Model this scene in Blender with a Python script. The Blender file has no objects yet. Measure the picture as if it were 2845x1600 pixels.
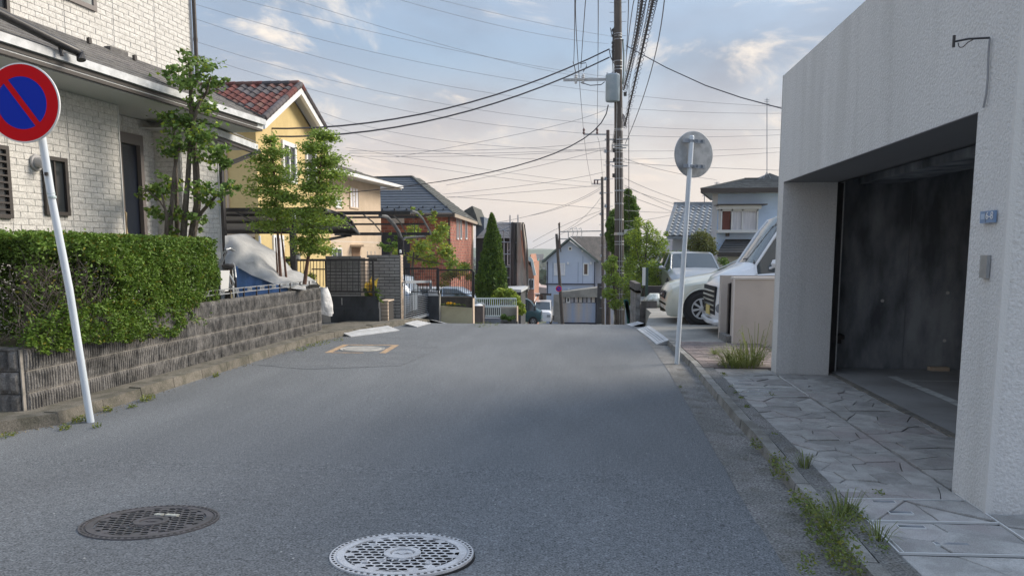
import bpy, math, random
import numpy as np
from mathutils import Matrix, Vector, noise
from math import sin, cos, pi, atan, tan, sqrt, radians
random.seed(7); rng = np.random.default_rng(7)
sc = bpy.context.scene
# ---------------- camera ----------------
FPX, PX, PY, HZ, EYE = 2100.0, 1422.5, 945.0, 698.0, 1.5
PIT = atan((PY-HZ)/FPX); YAW = atan(179.5*cos(PIT)/FPX)
cd = bpy.data.cameras.new('camera'); cam = bpy.data.objects.new('camera', cd); sc.collection.objects.link(cam)
cam.location = (0, 0, EYE); cam.rotation_euler = (pi/2-PIT, 0, YAW)
cd.sensor_width = 36; cd.lens = FPX/2845*36; cd.shift_y = (PY-800)/2845; cd.clip_start = .05; cd.clip_end = 9000
sc.camera = cam
# ---------------- light ----------------
SUN_EL, SUN_AZ = radians(32), radians(64)      # azimuth measured from +Y (down the street) towards +X
w = bpy.data.worlds.new('World'); sc.world = w; w.use_nodes = True
N = w.node_tree.nodes; Lk = w.node_tree.links; N.clear()
def nd(t, **k):
    n = N.new(t)
    for a, b in k.items(): setattr(n, a, b)
    return n
out = nd('ShaderNodeOutputWorld'); bg = nd('ShaderNodeBackground'); Lk.new(bg.outputs[0], out.inputs[0]); bg.inputs[1].default_value = .08
sky = nd('ShaderNodeTexSky', sky_type='NISHITA', sun_disc=False, sun_elevation=SUN_EL, sun_rotation=SUN_AZ, air_density=1.2, dust_density=1.5)
tc = nd('ShaderNodeTexCoord'); sep = nd('ShaderNodeSeparateXYZ'); Lk.new(tc.outputs['Generated'], sep.inputs[0])
def mth(op, a, b=None, c=None, cl=False):
    n = nd('ShaderNodeMath', operation=op, use_clamp=cl)
    for i, v in enumerate((a, b, c)):
        if v is None: continue
        if hasattr(v, 'is_linked') or hasattr(v, 'links'): Lk.new(v, n.inputs[i])
        else: n.inputs[i].default_value = v
    return n.outputs[0]
zz = mth('MAXIMUM', sep.outputs[2], 0.0); den = mth('ADD', zz, .13)
cv = nd('ShaderNodeCombineXYZ'); Lk.new(mth('DIVIDE', sep.outputs[0], den), cv.inputs[0]); Lk.new(mth('DIVIDE', sep.outputs[1], den), cv.inputs[1])
def ns(scale, det, rough, vec, dist=0.0, off=(0, 0, 0)):
    mp = nd('ShaderNodeMapping'); Lk.new(vec, mp.inputs[0]); mp.inputs['Location'].default_value = off; mp.inputs['Scale'].default_value = (1, .75, 1)
    n = nd('ShaderNodeTexNoise'); Lk.new(mp.outputs[0], n.inputs[0]); n.inputs['Scale'].default_value = scale; n.inputs['Detail'].default_value = det
    n.inputs['Roughness'].default_value = rough; n.inputs['Distortion'].default_value = dist; return n.outputs['Fac']
def rmp(f, a, b):
    n = nd('ShaderNodeMapRange', interpolation_type='SMOOTHSTEP'); Lk.new(f, n.inputs[0]); n.inputs[1].default_value = a; n.inputs[2].default_value = b; return n.outputs[0]
def mixc(f, a, b):
    n = nd('ShaderNodeMix', data_type='RGBA')
    if isinstance(f, float): n.inputs[0].default_value = f
    else: Lk.new(f, n.inputs[0])
    for i, v in ((6, a), (7, b)):
        if isinstance(v, tuple): n.inputs[i].default_value = v+(1,)
        else: Lk.new(v, n.inputs[i])
    return n.outputs[2]
# broken evening cloud: grey-blue undersides, thin white veil, a few cream lit edges, all over a peach band at the horizon
base = mixc(.8, sky.outputs[0], (.74, .98, 1.32))
veil = rmp(ns(.8, 6, .58, cv.outputs[0], .25, (3, 1, 0)), .36, .70)
c1 = mixc(veil, base, (1.15, 1.36, 1.70))
dark = rmp(ns(.9, 6, .55, cv.outputs[0], .25, (7.3, 2.2, 0)), .38, .66)
c2 = mixc(mth('MULTIPLY', dark, .8), c1, (.74, .89, 1.15))
puff = rmp(ns(2.1, 7, .62, cv.outputs[0], .5, (1.2, 8.6, 0)), .53, .72)
lowb = rmp(sep.outputs[2], .50, .12)
c3 = mixc(mth('MULTIPLY', puff, .85), c2, (3.3, 2.9, 2.45))
hz = rmp(sep.outputs[2], .26, .0)
c4 = mixc(mth('MULTIPLY', hz, .93), c3, (4.2, 3.6, 3.12))
bri = mth('MULTIPLY_ADD', zz, 2.8, 1.0)                # an overcast sky grows brighter towards the zenith
vm = nd('ShaderNodeVectorMath', operation='SCALE'); Lk.new(c4, vm.inputs[0]); Lk.new(bri, vm.inputs['Scale']); Lk.new(vm.outputs[0], bg.inputs[0])
sd = bpy.data.lights.new('sun', 'SUN'); sd.energy = 1.8; sd.angle = radians(30); sd.color = (1, .89, .74)
sun = bpy.data.objects.new('sun', sd); sc.collection.objects.link(sun); sun.location = (0, 0, 60)
sdir = Vector((sin(SUN_AZ)*cos(SUN_EL), cos(SUN_AZ)*cos(SUN_EL), sin(SUN_EL)))
sun.rotation_euler = sdir.to_track_quat('Z', 'Y').to_euler()
sc.view_settings.view_transform = 'Standard'; sc.view_settings.look = 'None'; sc.view_settings.gamma = 1; sc.view_settings.exposure = 1.42
sc.view_settings.use_curve_mapping = False
# ---------------- helpers ----------------
def ray(u, v):
    xc = (u-PX)/FPX; yc = (PY-v)/FPX; fh = cos(PIT)+yc*sin(PIT); z = -sin(PIT)+yc*cos(PIT)
    return (xc*cos(YAW)-fh*sin(YAW), xc*sin(YAW)+fh*cos(YAW), z)
def at(u, v, Y):                                   # the point at distance Y down the street that the photograph shows at (u, v)
    d = ray(u, v); t = Y/d[1]; return Vector((d[0]*t, Y, EYE+d[2]*t))
def atz(u, v, z=0.):
    d = ray(u, v); t = (z-EYE)/d[2]; return Vector((d[0]*t, d[1]*t, z))
def atx(u, v, X):
    d = ray(u, v); t = X/d[0]; return Vector((X, d[1]*t, EYE+d[2]*t))
ORG = {}
class MB:
    def __init__(s, M=None): s.v = []; s.f = []; s.M = M
    def add(s, vs, fs):
        o = len(s.v)
        s.v += [tuple(s.M @ Vector(p)) if s.M is not None else tuple(p) for p in vs]
        s.f += [tuple(i+o for i in f) for f in fs]; return s
    def box(s, x0, x1, y0, y1, z0, z1):
        return s.add([(x0,y0,z0),(x1,y0,z0),(x1,y1,z0),(x0,y1,z0),(x0,y0,z1),(x1,y0,z1),(x1,y1,z1),(x0,y1,z1)],
                     [(3,2,1,0),(4,5,6,7),(0,1,5,4),(1,2,6,5),(2,3,7,6),(3,0,4,7)])
    def hexa(s, p):                                 # eight corners, bottom ring then top ring
        return s.add(p, [(3,2,1,0),(4,5,6,7),(0,1,5,4),(1,2,6,5),(2,3,7,6),(3,0,4,7)])
    def poly(s, pts): return s.add(pts, [tuple(range(len(pts)))])
    def prism(s, pts, vec):
        n = len(pts); v = Vector(vec)
        return s.add([tuple(p) for p in pts]+[tuple(Vector(p)+v) for p in pts],
                     [tuple(range(n-1, -1, -1)), tuple(range(n, 2*n))]+[(i, (i+1) % n, n+(i+1) % n, n+i) for i in range(n)])
    def bar(s, a, b, wd, h=None, up=(0, 0, 1)):
        a = Vector(a); b = Vector(b); h = h or wd; d = (b-a).normalized(); upv = Vector(up)
        if abs(d.dot(upv)) > .98: upv = Vector((1, 0, 0))
        x = d.cross(upv).normalized()*wd/2; y = x.cross(d).normalized()*h/2
        return s.hexa([a-x-y, a+x-y, b+x-y, b-x-y, a-x+y, a+x+y, b+x+y, b-x+y])
    def tube(s, pts, r, n=6):
        P = [Vector(p) for p in pts]; m = len(P); R = r if isinstance(r, (list, tuple)) else [r]*m; vs = []; ref = None
        for i in range(m):
            d = (P[min(i+1, m-1)]-P[max(i-1, 0)]).normalized()
            if ref is None: ref = Vector((0, 0, 1)) if abs(d.z) < .9 else Vector((1, 0, 0))
            x = d.cross(ref).normalized(); y = x.cross(d).normalized(); 
            vs += [P[i]+x*R[i]*cos(2*pi*k/n)+y*R[i]*sin(2*pi*k/n) for k in range(n)]
        fs = [(i*n+k, i*n+(k+1) % n, (i+1)*n+(k+1) % n, (i+1)*n+k) for i in range(m-1) for k in range(n)]
        fs += [tuple(range(n-1, -1, -1)), tuple((m-1)*n+k for k in range(n))]
        return s.add(vs, fs)
    def lathe(s, prof, c=(0, 0, 0), axis='z', n=16, cap=True):
        vs = []; c = Vector(c)
        for r, h in prof:
            for k in range(n):
                a = 2*pi*k/n; x, y = r*cos(a), r*sin(a)
                vs.append(c+(Vector((x, y, h)) if axis == 'z' else Vector((x, h, y)) if axis == 'y' else Vector((h, x, y))))
        fs = [(i*n+k, i*n+(k+1) % n, (i+1)*n+(k+1) % n, (i+1)*n+k) for i in range(len(prof)-1) for k in range(n)]
        if cap and prof[0][0] > 1e-5: fs.append(tuple(range(n)))
        if cap and prof[-1][0] > 1e-5: fs.append(tuple((len(prof)-1)*n+k for k in range(n)))
        return s.add(vs, fs)
    def mesh(s, name, m, org=(0, 0, 0), smooth=False):
        me = bpy.data.meshes.new(name); o = Vector(org)
        me.from_pydata([(a-o.x, b-o.y, c-o.z) for a, b, c in s.v], [], s.f)
        import bmesh
        bm = bmesh.new(); bm.from_mesh(me); bmesh.ops.recalc_face_normals(bm, faces=bm.faces); bm.to_mesh(me); bm.free()
        if m: me.materials.append(m)
        if smooth:
            me.polygons.foreach_set('use_smooth', [True]*len(me.polygons))
            try: me.set_sharp_from_angle(angle=radians(38))
            except Exception: pass
        return me
def tag(o, label=None, cat=None, group=None, kind=None):
    for k, v in (('label', label), ('category', cat), ('group', group), ('kind', kind)):
        if v: o[k] = v
    return o
def thing(name, label, cat, loc=(0, 0, 0), group=None):
    o = bpy.data.objects.new(name, None); o.empty_display_size = .2; sc.collection.objects.link(o); o.location = loc; ORG[o.name] = Vector(loc)
    return tag(o, label, cat, group)
def put(name, me, parent=None, loc=(0, 0, 0), rot=None, kind=None, label=None, scale=None):
    o = bpy.data.objects.new(name, me); sc.collection.objects.link(o)
    o.location = loc
    if parent is not None: o.parent = parent; ORG[o.name] = ORG[parent.name]
    else: ORG[o.name] = Vector(loc)
    if rot is not None: o.rotation_euler = rot
    if scale is not None: o.scale = scale
    return tag(o, label, None, None, kind)
SPLIT = {'rail_bar', 'corner_bead', 'corner_trim', 'board_joint', 'form_tie_hole', 'vent_cap', 'step_bolt', 'steel_band', 'downpipe', 'panel_joint', 'handle_plate', 'metal_trim', 'snow_guard', 'insulator', 'bushing', 'crossarm', 'cable_arm', 'ridge_cap', 'hip_cap', 'wall_joint', 'parking_line', 'top_light', 'pole_band', 'gutter', 'barge_board', 'shutter_rail', 'guy_wire', 'keyhole_boss', 'coping', 'ridge_tiles', 'gable_trim', 'adhesive_tape'}
def pieces(mb):
    p = list(range(len(mb.v)))
    def f(i):
        while p[i] != i: p[i] = p[p[i]]; i = p[i]
        return i
    for q in mb.f:
        for k in q[1:]: p[f(k)] = f(q[0])
    g = {}
    for q in mb.f: g.setdefault(f(q[0]), []).append(q)
    out = []
    for fs in g.values():
        ids = sorted({i for q in fs for i in q}); mp = {i: k for k, i in enumerate(ids)}; n = MB(); n.v = [mb.v[i] for i in ids]; n.f = [tuple(mp[i] for i in q) for q in fs]; out.append(n)
    return out
def part(name, mb, m, parent, smooth=False, kind=None, label=None):
    if name in SPLIT:
        ps = pieces(mb)
        for q in ps[1:]: put(name, q.mesh(name, m, ORG[parent.name], smooth), parent)
        mb = ps[0]
    return put(name, mb.mesh(name, m, ORG[parent.name], smooth), parent, kind=kind, label=label)
def top(name, mb, m, label=None, cat=None, group=None, kind=None, smooth=False, org=None):
    if org is None:
        a = np.array(mb.v); org = (float(a[:, 0].mean()), float(a[:, 1].mean()), float(a[:, 2].min()))
    if kind == 'structure': org = (0, 0, 0)
    return tag(put(name, mb.mesh(name, m, org, smooth), None, org), label, cat, group, kind)
def inst(name, me, parent, wloc, rot=None, scale=None, m=None, label=None):    # a repeated piece that shares its mesh; wloc in world metres
    o = put(name, me, parent, Vector(wloc)-ORG[parent.name], rot, scale=scale, label=label)
    if m: o.material_slots[0].link = 'OBJECT'; o.material_slots[0].material = m
    return o
# ---------------- materials ----------------
MATS = {}
def mat(name, col, rough=.8, col2=None, scale=4., det=5., lo=.4, hi=.6, bump=0., bscale=60., rnd=0., metal=0., speck=0., sscale=220., stretch=(1, 1, 1), spec=None, bstretch=(1, 1, 1), bdet=3., trans=0., coat=0., col3=None, scale3=1.5, lo3=.5, hi3=.7, speck2=0.):
    m = bpy.data.materials.new(name); m.use_nodes = True; T = m.node_tree; B = T.nodes['Principled BSDF']; MATS[name] = m
    n = lambda t: T.nodes.new(t); l = T.links.new
    B.inputs['Roughness'].default_value = rough; B.inputs['Metallic'].default_value = metal
    if spec is not None: B.inputs['Specular IOR Level'].default_value = spec
    if coat: B.inputs['Coat Weight'].default_value = coat; B.inputs['Coat Roughness'].default_value = .08
    g = n('ShaderNodeNewGeometry')
    def nz(sc_, dt, st, ro=.6):
        mp = n('ShaderNodeMapping'); l(g.outputs['Position'], mp.inputs[0]); mp.inputs['Scale'].default_value = st
        x = n('ShaderNodeTexNoise'); l(mp.outputs[0], x.inputs[0]); x.inputs['Scale'].default_value = sc_; x.inputs['Detail'].default_value = dt; x.inputs['Roughness'].default_value = ro; return x.outputs['Fac']
    def mr(f, a, b, c=0., d=1.):
        x = n('ShaderNodeMapRange'); l(f, x.inputs[0]); x.inputs[1].default_value = a; x.inputs[2].default_value = b; x.inputs[3].default_value = c; x.inputs[4].default_value = d; return x.outputs[0]
    def mx(f, a, b, bt='MIX'):
        x = n('ShaderNodeMix'); x.data_type = 'RGBA'; x.blend_type = bt
        if isinstance(f, float): x.inputs[0].default_value = f
        else: l(f, x.inputs[0])
        for i, v in ((6, a), (7, b)):
            if isinstance(v, tuple): x.inputs[i].default_value = v+(1,)
            else: l(v, x.inputs[i])
        return x.outputs[2]
    c = col if len(col) == 3 else col[:3]
    if col2: c = mx(mr(nz(scale, det, stretch), lo, hi), c, col2)
    if col3: c = mx(mr(nz(scale3, 4, stretch), lo3, hi3), c, col3)
    if speck:
        s_ = nz(sscale, 2, (1, 1, 1), .5); cc = n('ShaderNodeCombineColor'); v = mr(s_, .3, .7, 1-speck, 1+speck)
        for i in range(3): l(v, cc.inputs[i])
        c = mx(1.0, c, cc.outputs[0], 'MULTIPLY')
    if speck2:
        s_ = nz(26, 3, (1, 1, 1), .6); cc = n('ShaderNodeCombineColor'); v = mr(s_, .3, .7, 1-speck2, 1+speck2)
        for i in range(3): l(v, cc.inputs[i])
        c = mx(1.0, c, cc.outputs[0], 'MULTIPLY')
    if rnd:
        oi = n('ShaderNodeObjectInfo'); cc = n('ShaderNodeCombineColor'); v = mr(oi.outputs['Random'], 0, 1, 1-rnd, 1+rnd)
        for i in range(3): l(v, cc.inputs[i])
        c = mx(1.0, c, cc.outputs[0], 'MULTIPLY')
    if isinstance(c, tuple): B.inputs['Base Color'].default_value = c+(1,)
    else: l(c, B.inputs['Base Color'])
    if bump:
        bp = n('ShaderNodeBump'); bp.inputs['Strength'].default_value = 1; bp.inputs['Distance'].default_value = bump
        l(nz(bscale, bdet, bstretch), bp.inputs['Height']); l(bp.outputs[0], B.inputs['Normal'])
    return m
def leafmat(name, a, b, rough=.55):
    m = mat(name, a, rough, b, scale=6, lo=.35, hi=.65, spec=.35)
    T = m.node_tree; B = T.nodes['Principled BSDF']; o = [x for x in T.nodes if x.type == 'OUTPUT_MATERIAL'][0]
    src = B.inputs['Base Color'].links[0].from_socket
    at_ = T.nodes.new('ShaderNodeAttribute'); at_.attribute_name = 'tint'
    mm = T.nodes.new('ShaderNodeMix'); mm.data_type = 'RGBA'; mm.blend_type = 'MULTIPLY'; mm.inputs[0].default_value = 1
    T.links.new(src, mm.inputs[6]); T.links.new(at_.outputs['Color'], mm.inputs[7]); T.links.new(mm.outputs[2], B.inputs['Base Color'])
    tr = T.nodes.new('ShaderNodeBsdfTranslucent'); T.links.new(mm.outputs[2], tr.inputs[0])
    ms = T.nodes.new('ShaderNodeMixShader'); ms.inputs[0].default_value = .3
    T.links.new(B.outputs[0], ms.inputs[1]); T.links.new(tr.outputs[0], ms.inputs[2]); T.links.new(ms.outputs[0], o.inputs[0])
    return m
asphalt = mat('asphalt', (.150, .160, .170), .95, (.178, .188, .198), scale=1.1, stretch=(1, .3, 1), speck=.62, sscale=105, bump=.004, bscale=120, col3=(.125, .132, .141), scale3=.5, lo3=.45, hi3=.75, spec=.3, speck2=.16)
gutterc = mat('gutter_concrete', (.21, .205, .20), .95, (.15, .15, .145), scale=2.2, speck=.65, sscale=80, bump=.005, bscale=90, col3=(.12, .115, .10), scale3=5)
kerbc = mat('kerb_concrete', (.27, .265, .25), .92, (.17, .165, .15), scale=5, rnd=.12, speck=.3, sscale=140, bump=.003, bscale=90)
kerbold = mat('old_kerb', (.17, .155, .13), .95, (.10, .095, .075), scale=6, rnd=.1, speck=.35, sscale=120, bump=.008, bscale=40)
stone = mat('slate_stone', (.40, .395, .385), .92, (.30, .295, .285), scale=7, rnd=.17, spec=.25, bump=.010, bscale=30, bstretch=(1, 2.2, 1), speck=.18, sscale=160, col3=(.35, .32, .315), scale3=1.2, lo3=.52, hi3=.66)
groutc = mat('dark_grout', (.085, .085, .085), .95, (.13, .13, .12), scale=8)
paverm = mat('paver_brick', (.235, .19, .18), .9, (.17, .145, .14), scale=5, rnd=.22, speck=.25, bump=.002, bscale=120)
stucco = mat('grey_stucco', (.68, .68, .675), .93, (.62, .62, .615), scale=1.2, lo=.3, hi=.7, bump=.009, bscale=55, speck=.10, sscale=70, col3=(.54, .54, .53), scale3=2.2, stretch=(1, 1, .10), lo3=.50, hi3=.80, bdet=2.)
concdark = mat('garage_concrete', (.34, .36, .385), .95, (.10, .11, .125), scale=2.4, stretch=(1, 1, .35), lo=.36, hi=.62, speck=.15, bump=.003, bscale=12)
floorc = mat('garage_floor', (.36, .36, .36), .55, (.25, .245, .24), scale=1.5, stretch=(1, 1, 1), lo=.35, hi=.65, speck=.15)
white = mat('white_paint', (.78, .79, .80), .45, (.70, .71, .72), scale=6)
polew = mat('sign_pole_paint', (.72, .78, .84), .35, (.62, .68, .74), scale=8, stretch=(1, 1, .2))
signback = mat('sign_back', (.34, .37, .41), .45, (.28, .31, .35), scale=4, metal=.3)
steel = mat('galvanised_steel', (.48, .50, .52), .45, (.36, .38, .40), scale=9, metal=.6)
black = mat('black_metal', (.022, .022, .026), .4, (.035, .033, .035), scale=12)
dark = mat('dark_bronze', (.045, .038, .036), .45)
red = mat('sign_red', (.58, .004, .010), .6, spec=.12); blue = mat('sign_blue', (.006, .030, .40), .6, spec=.12)
wallc = mat('split_block', (.185, .178, .17), .95, (.08, .078, .076), scale=7, rnd=.12, speck=.3, sscale=90, bump=.006, bscale=60, col3=(.255, .24, .225), scale3=1.0, lo3=.5, hi3=.75)
mortar = mat('pale_mortar', (.33, .305, .275), .95, (.2, .19, .17), scale=10)
sidingm = mat('white_siding', (.66, .65, .625), .8, (.56, .55, .53), scale=22, speck=.14, sscale=60, bump=.007, bscale=70, bstretch=(1, 1, .45))
jointm = mat('siding_joint', (.62, .61, .59), .8)
soffitm = mat('soffit_board', (.50, .51, .50), .8)
shinglem = mat('grey_shingle', (.155, .15, .145), .85, (.10, .098, .10), scale=5, rnd=.14, speck=.3, sscale=60, bump=.003, bscale=50)
glassd = mat('window_glass', (.03, .035, .04), .08, spec=.8)
glassb = mat('pale_glass', (.35, .37, .36), .2, (.25, .27, .27), scale=2, stretch=(3, 3, .3))
curtain = mat('curtain', (.80, .80, .84), .9, (.55, .56, .62), scale=9, stretch=(2, 2, .12), lo=.3, hi=.7)
yellowm = mat('yellow_render', (.62, .485, .235), .9, (.57, .44, .21), scale=2.5, bump=.003, bscale=50)
cream = mat('cream_render', (.56, .45, .34), .9, (.51, .41, .305), scale=2, bump=.003, bscale=50)
tarpm = mat('silver_tarp', (.47, .475, .48), .5, (.39, .395, .40), scale=4, bump=.01, bscale=5, bstretch=(1, 1, 3)); tarpb = mat('blue_tarp', (.10, .21, .45), .5, (.07, .16, .37), scale=4, bump=.02, bscale=5)
sheetm = mat('white_sheet', (.66, .66, .66), .6, (.52, .52, .52), scale=6, bump=.03, bscale=8)
bark = mat('bark', (.085, .07, .06), .95, (.15, .13, .11), scale=14, stretch=(1, 1, .3), bump=.01, bscale=50)
barkr = mat('red_bark', (.16, .085, .06), .9, (.09, .055, .04), scale=14, stretch=(1, 1, .3))
twigm = mat('twig', (.13, .115, .10), .95, (.07, .06, .05), scale=20)
blackc = mat('black_concrete', (.060, .066, .075), .85, (.035, .038, .043), scale=3, stretch=(1, 1, .5), bump=.003, bscale=30)
tilem = mat('grey_wall_tile', (.30, .295, .28), .8, (.25, .245, .235), scale=8, rnd=.10, speck=.2)
tilep = mat('pale_and_sunlit_tile', (.50, .40, .31), .8, rnd=.12, speck=.15)  # own colour on the planter; paints sunlight on the grey walls' ends
asphalt2 = mat('apron_concrete', (.30, .29, .265), .95, (.22, .215, .20), scale=1.6, speck=.25, bump=.002, bscale=60)
# ---------------- ground, road, kerbs ----------------
def interp(t, tab):
    if t <= tab[0][0]: return tab[0][1]
    for (a, b), (c, d) in zip(tab, tab[1:]):
        if t <= c: return b+(d-b)*(t-a)/(c-a)
    return tab[-1][1]
PROF = [(-40, 0), (15, 0)]
z_ = 0.
for i in range(1, 700):
    y_ = 15+i*.5; s_ = -.11*min(1, (y_-15)/2) if y_ < 50 else (-.078 if y_ < 82 else (-.10 if y_ < 150 else -.05)); z_ += s_*.5; PROF.append((y_, z_))
PY_ = np.array([p[0] for p in PROF]); PZ_ = np.array([p[1] for p in PROF])
def zr(y): return float(np.interp(y, PY_, PZ_))
def near(x, y):                                     # the carriageway tips up a little towards the near left
    return .09*max(0., 4.9-y)*min(1, max(0, (1.1-x)/1.6)) if y < 4.9 else 0.
def grid(name, xs, ys, zf, m, **k):
    mb = MB(); nx = len(xs); mb.v = [(x, y, zf(x, y)) for y in ys for x in xs]
    mb.f = [(j*nx+i, j*nx+i+1, (j+1)*nx+i+1, (j+1)*nx+i) for j in range(len(ys)-1) for i in range(nx-1)]
    return top(name, mb, m, **k)
earth = mat('earth', (.16, .15, .12), .95, (.10, .12, .06), scale=.15)
xs = [-2500, -900, -300, -120, -60, -30, -16, 16, 30, 60, 120, 300, 900, 2500]
ys = [-60, -20, 0, 10, 15, 17, 20, 25, 30, 40, 50, 60, 80, 110, 150, 220, 300, 350, 500, 800, 1300, 2500, 4000]
grid('ground', xs, ys, lambda x, y: zr(y)-.06-.02*max(0, y-350)*0, earth, kind='structure')
SEAM = [(-6, .9), (3.4, 1.0), (4.6, 1.03), (5.85, 1.07), (7.3, 1.11), (9.7, 1.18), (11.5, 1.2), (13.7, 1.2), (15, 1.16), (18, 1.1), (90, 1.1)]
KERB = [(-6, 1.25), (3.4, 1.31), (4.7, 1.355), (5.7, 1.40), (6.9, 1.41), (8.5, 1.45), (10, 1.49), (12.6, 1.46), (15, 1.36), (17, 1.3), (90, 1.3)]
yr = [-6+.4*i for i in range(60)]+[18+2*i for i in range(34)]
mb = MB(); nx = 27
for y in yr:
    xe = interp(y, SEAM)+.012*noise.noise(Vector((0, y*3, 0)))
    for i in range(nx):
        x = -14+(xe+14)*i/(nx-1) if y < 16 else -3.45+(xe+3.45)*i/(nx-1)
        mb.v.append((x, y, zr(y)+near(x, y)))
mb.f = [(j*nx+i, j*nx+i+1, (j+1)*nx+i+1, (j+1)*nx+i) for j in range(len(yr)-1) for i in range(nx-1)]
road = top('road', mb, asphalt, kind='structure')
mb = MB(); pa = [(-4.2, 9.6), (-3.4, 9.3), (-2.3, 9.7), (-2.1, 11.2), (-2.35, 13.2), (-3.3, 13.6), (-4.05, 12.8)]
mb.poly([(x, y, .003) for x, y in pa]); top('road_patch', mb, mat('older_asphalt', (.143, .152, .162), .95, (.162, .171, .18), scale=2, speck=.6, sscale=105, bump=.004, bscale=120, spec=.3, speck2=.16), kind='structure')
# concrete gutter strip between asphalt and kerb, with cast joints
mb = MB()
for y in yr:
    a = interp(y, SEAM)+.012*noise.noise(Vector((0, y*3, 0)))-.01; b = interp(y, KERB)+.02
    for t in (0, .5, 1): mb.v.append((a+(b-a)*t, y, zr(y)+.004-.012*t))
mb.f = [(j*3+i, j*3+i+1, (j+1)*3+i+1, (j+1)*3+i) for j in range(len(yr)-1) for i in range(2)]
top('gutter_strip', mb, gutterc, kind='structure')
# pavement base on the right with kerb stones and slate stones
pav = thing('pavement', None, None); pav['kind'] = 'structure'
mb = MB()
ysg = [1.5+.4*i for i in range(27)]
PZ = .06
for y0, y1 in zip(ysg, ysg[1:]):
    mb.hexa([(interp(y0, KERB)+.10, y0, -.05), (8.5, y0, -.05), (8.5, y1, -.05), (interp(y1, KERB)+.10, y1, -.05),
             (interp(y0, KERB)+.10, y0, PZ-.022), (8.5, y0, PZ-.022), (8.5, y1, PZ-.022), (interp(y1, KERB)+.10, y1, PZ-.022)])
part('mortar_bed', mb, groutc, pav)
y = 1.7; k = 0
while y < 12.2:
    y2 = y+.592; mb = MB(); a, b = interp(y, KERB), interp(y2-.008, KERB); j = random.uniform(-.005, .005)
    x0, x1, c = a+j, b+j, .015
    mb.hexa([(x0, y, -.04), (x0+.10, y, -.04), (x1+.10, y2-.008, -.04), (x1, y2-.008, -.04), (x0+c, y, PZ+.012+j), (x0+.10, y, PZ+.01+j), (x1+.10, y2-.008, PZ+.01-j), (x1+c, y2-.008, PZ+.012-j)])
    part('kerb_stone', mb, kerbc, pav); y += .6
mb = MB()                                                   # rough concrete strip behind the kerb
for y0, y1 in zip(ysg, ysg[1:]):
    if y1 > 9.6: break
    mb.hexa([(interp(y0, KERB)+.11, y0, 0), (interp(y0, KERB)+.235, y0, 0), (interp(y1, KERB)+.235, y1, 0), (interp(y1, KERB)+.11, y1, 0),
             (interp(y0, KERB)+.11, y0, PZ), (interp(y0, KERB)+.235, y0, PZ+.002), (interp(y1, KERB)+.235, y1, PZ+.002), (interp(y1, KERB)+.11, y1, PZ)])
part('edge_strip', mb, gutterc, pav)
def clip(poly, px, py, nx_, ny_):
    o = []
    for i in range(len(poly)):
        a, b = poly[i-1], poly[i]; da = (a[0]-px)*nx_+(a[1]-py)*ny_; db = (b[0]-px)*nx_+(b[1]-py)*ny_
        if da <= 0: 
            if db <= 0: o.append(b)
            else: t = da/(da-db); o.append((a[0]+(b[0]-a[0])*t, a[1]+(b[1]-a[1])*t))
        elif db <= 0:
            t = da/(da-db); o.append((a[0]+(b[0]-a[0])*t, a[1]+(b[1]-a[1])*t)); o.append(b)
    return o
def crazy(quad, n, gap=.006, jag=.006):
    xs_ = [q[0] for q in quad]; ys_ = [q[1] for q in quad]; pts = []; tries = 0
    area = (max(xs_)-min(xs_))*(max(ys_)-min(ys_)); dmin = .62*sqrt(area/n)
    while len(pts) < n and tries < 6000:
        p = (random.uniform(min(xs_), max(xs_)), random.uniform(min(ys_), max(ys_))); tries += 1
        if all((p[0]-q[0])**2+(p[1]-q[1])**2 > dmin**2 for q in pts): pts.append(p)
    for p in pts:
        c = list(quad)
        for q in pts:
            if q is p or abs(q[0]-p[0])+abs(q[1]-p[1]) > 5*dmin: continue
            d = sqrt((q[0]-p[0])**2+(q[1]-p[1])**2); n_ = ((q[0]-p[0])/d, (q[1]-p[1])/d); t = d/2-gap/2
            c = clip(c, p[0]+n_[0]*t, p[1]+n_[1]*t, *n_)
            if len(c) < 3: break
        if len(c) < 3: continue
        # worn irregular outline
        o = []
        for i in range(len(c)):
            a, b = c[i-1], c[i]; L = sqrt((a[0]-b[0])**2+(a[1]-b[1])**2); s = max(1, int(L/.09))
            for j in range(s):
                t = j/s; jx = 0 if j == 0 else random.uniform(-jag, jag)
                o.append((a[0]+(b[0]-a[0])*t+jx, a[1]+(b[1]-a[1])*t+(0 if j == 0 else random.uniform(-jag, jag))))
        cx = sum(q[0] for q in o)/len(o); cy = sum(q[1] for q in o)/len(o); h = random.uniform(-.006, .005); m = len(o)
        tl = (random.uniform(-.008, .008), random.uniform(-.008, .008)); zf = lambda q: PZ+h+tl[0]*(q[0]-cx)+tl[1]*(q[1]-cy)
        ins = [(cx+(q[0]-cx)*.985, cy+(q[1]-cy)*.985) for q in o]
        mb = MB(); mb.v = [(q[0], q[1], PZ-.04) for q in o]+[(q[0], q[1], zf(q)-.004) for q in o]+[(q[0], q[1], zf(q)) for q in ins]
        mb.f = [tuple(range(2*m, 3*m))]+[(r*m+i, r*m+(i+1) % m, (r+1)*m+(i+1) % m, (r+1)*m+i) for r in (0, 1) for i in range(m)]
        part('paving_stone', mb, stone, pav)
GX = lambda y: 2.27+.0198*(y-4.25)             # front face line of the garage
inn = lambda y: interp(y, KERB)+.243
def frameQ(y0, y1, a=None, b=None): return [(a or inn(y0), y0), (b or GX(y0)-.012, y0), (b or GX(y1)-.012, y1), (a or inn(y1), y1)]
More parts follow.
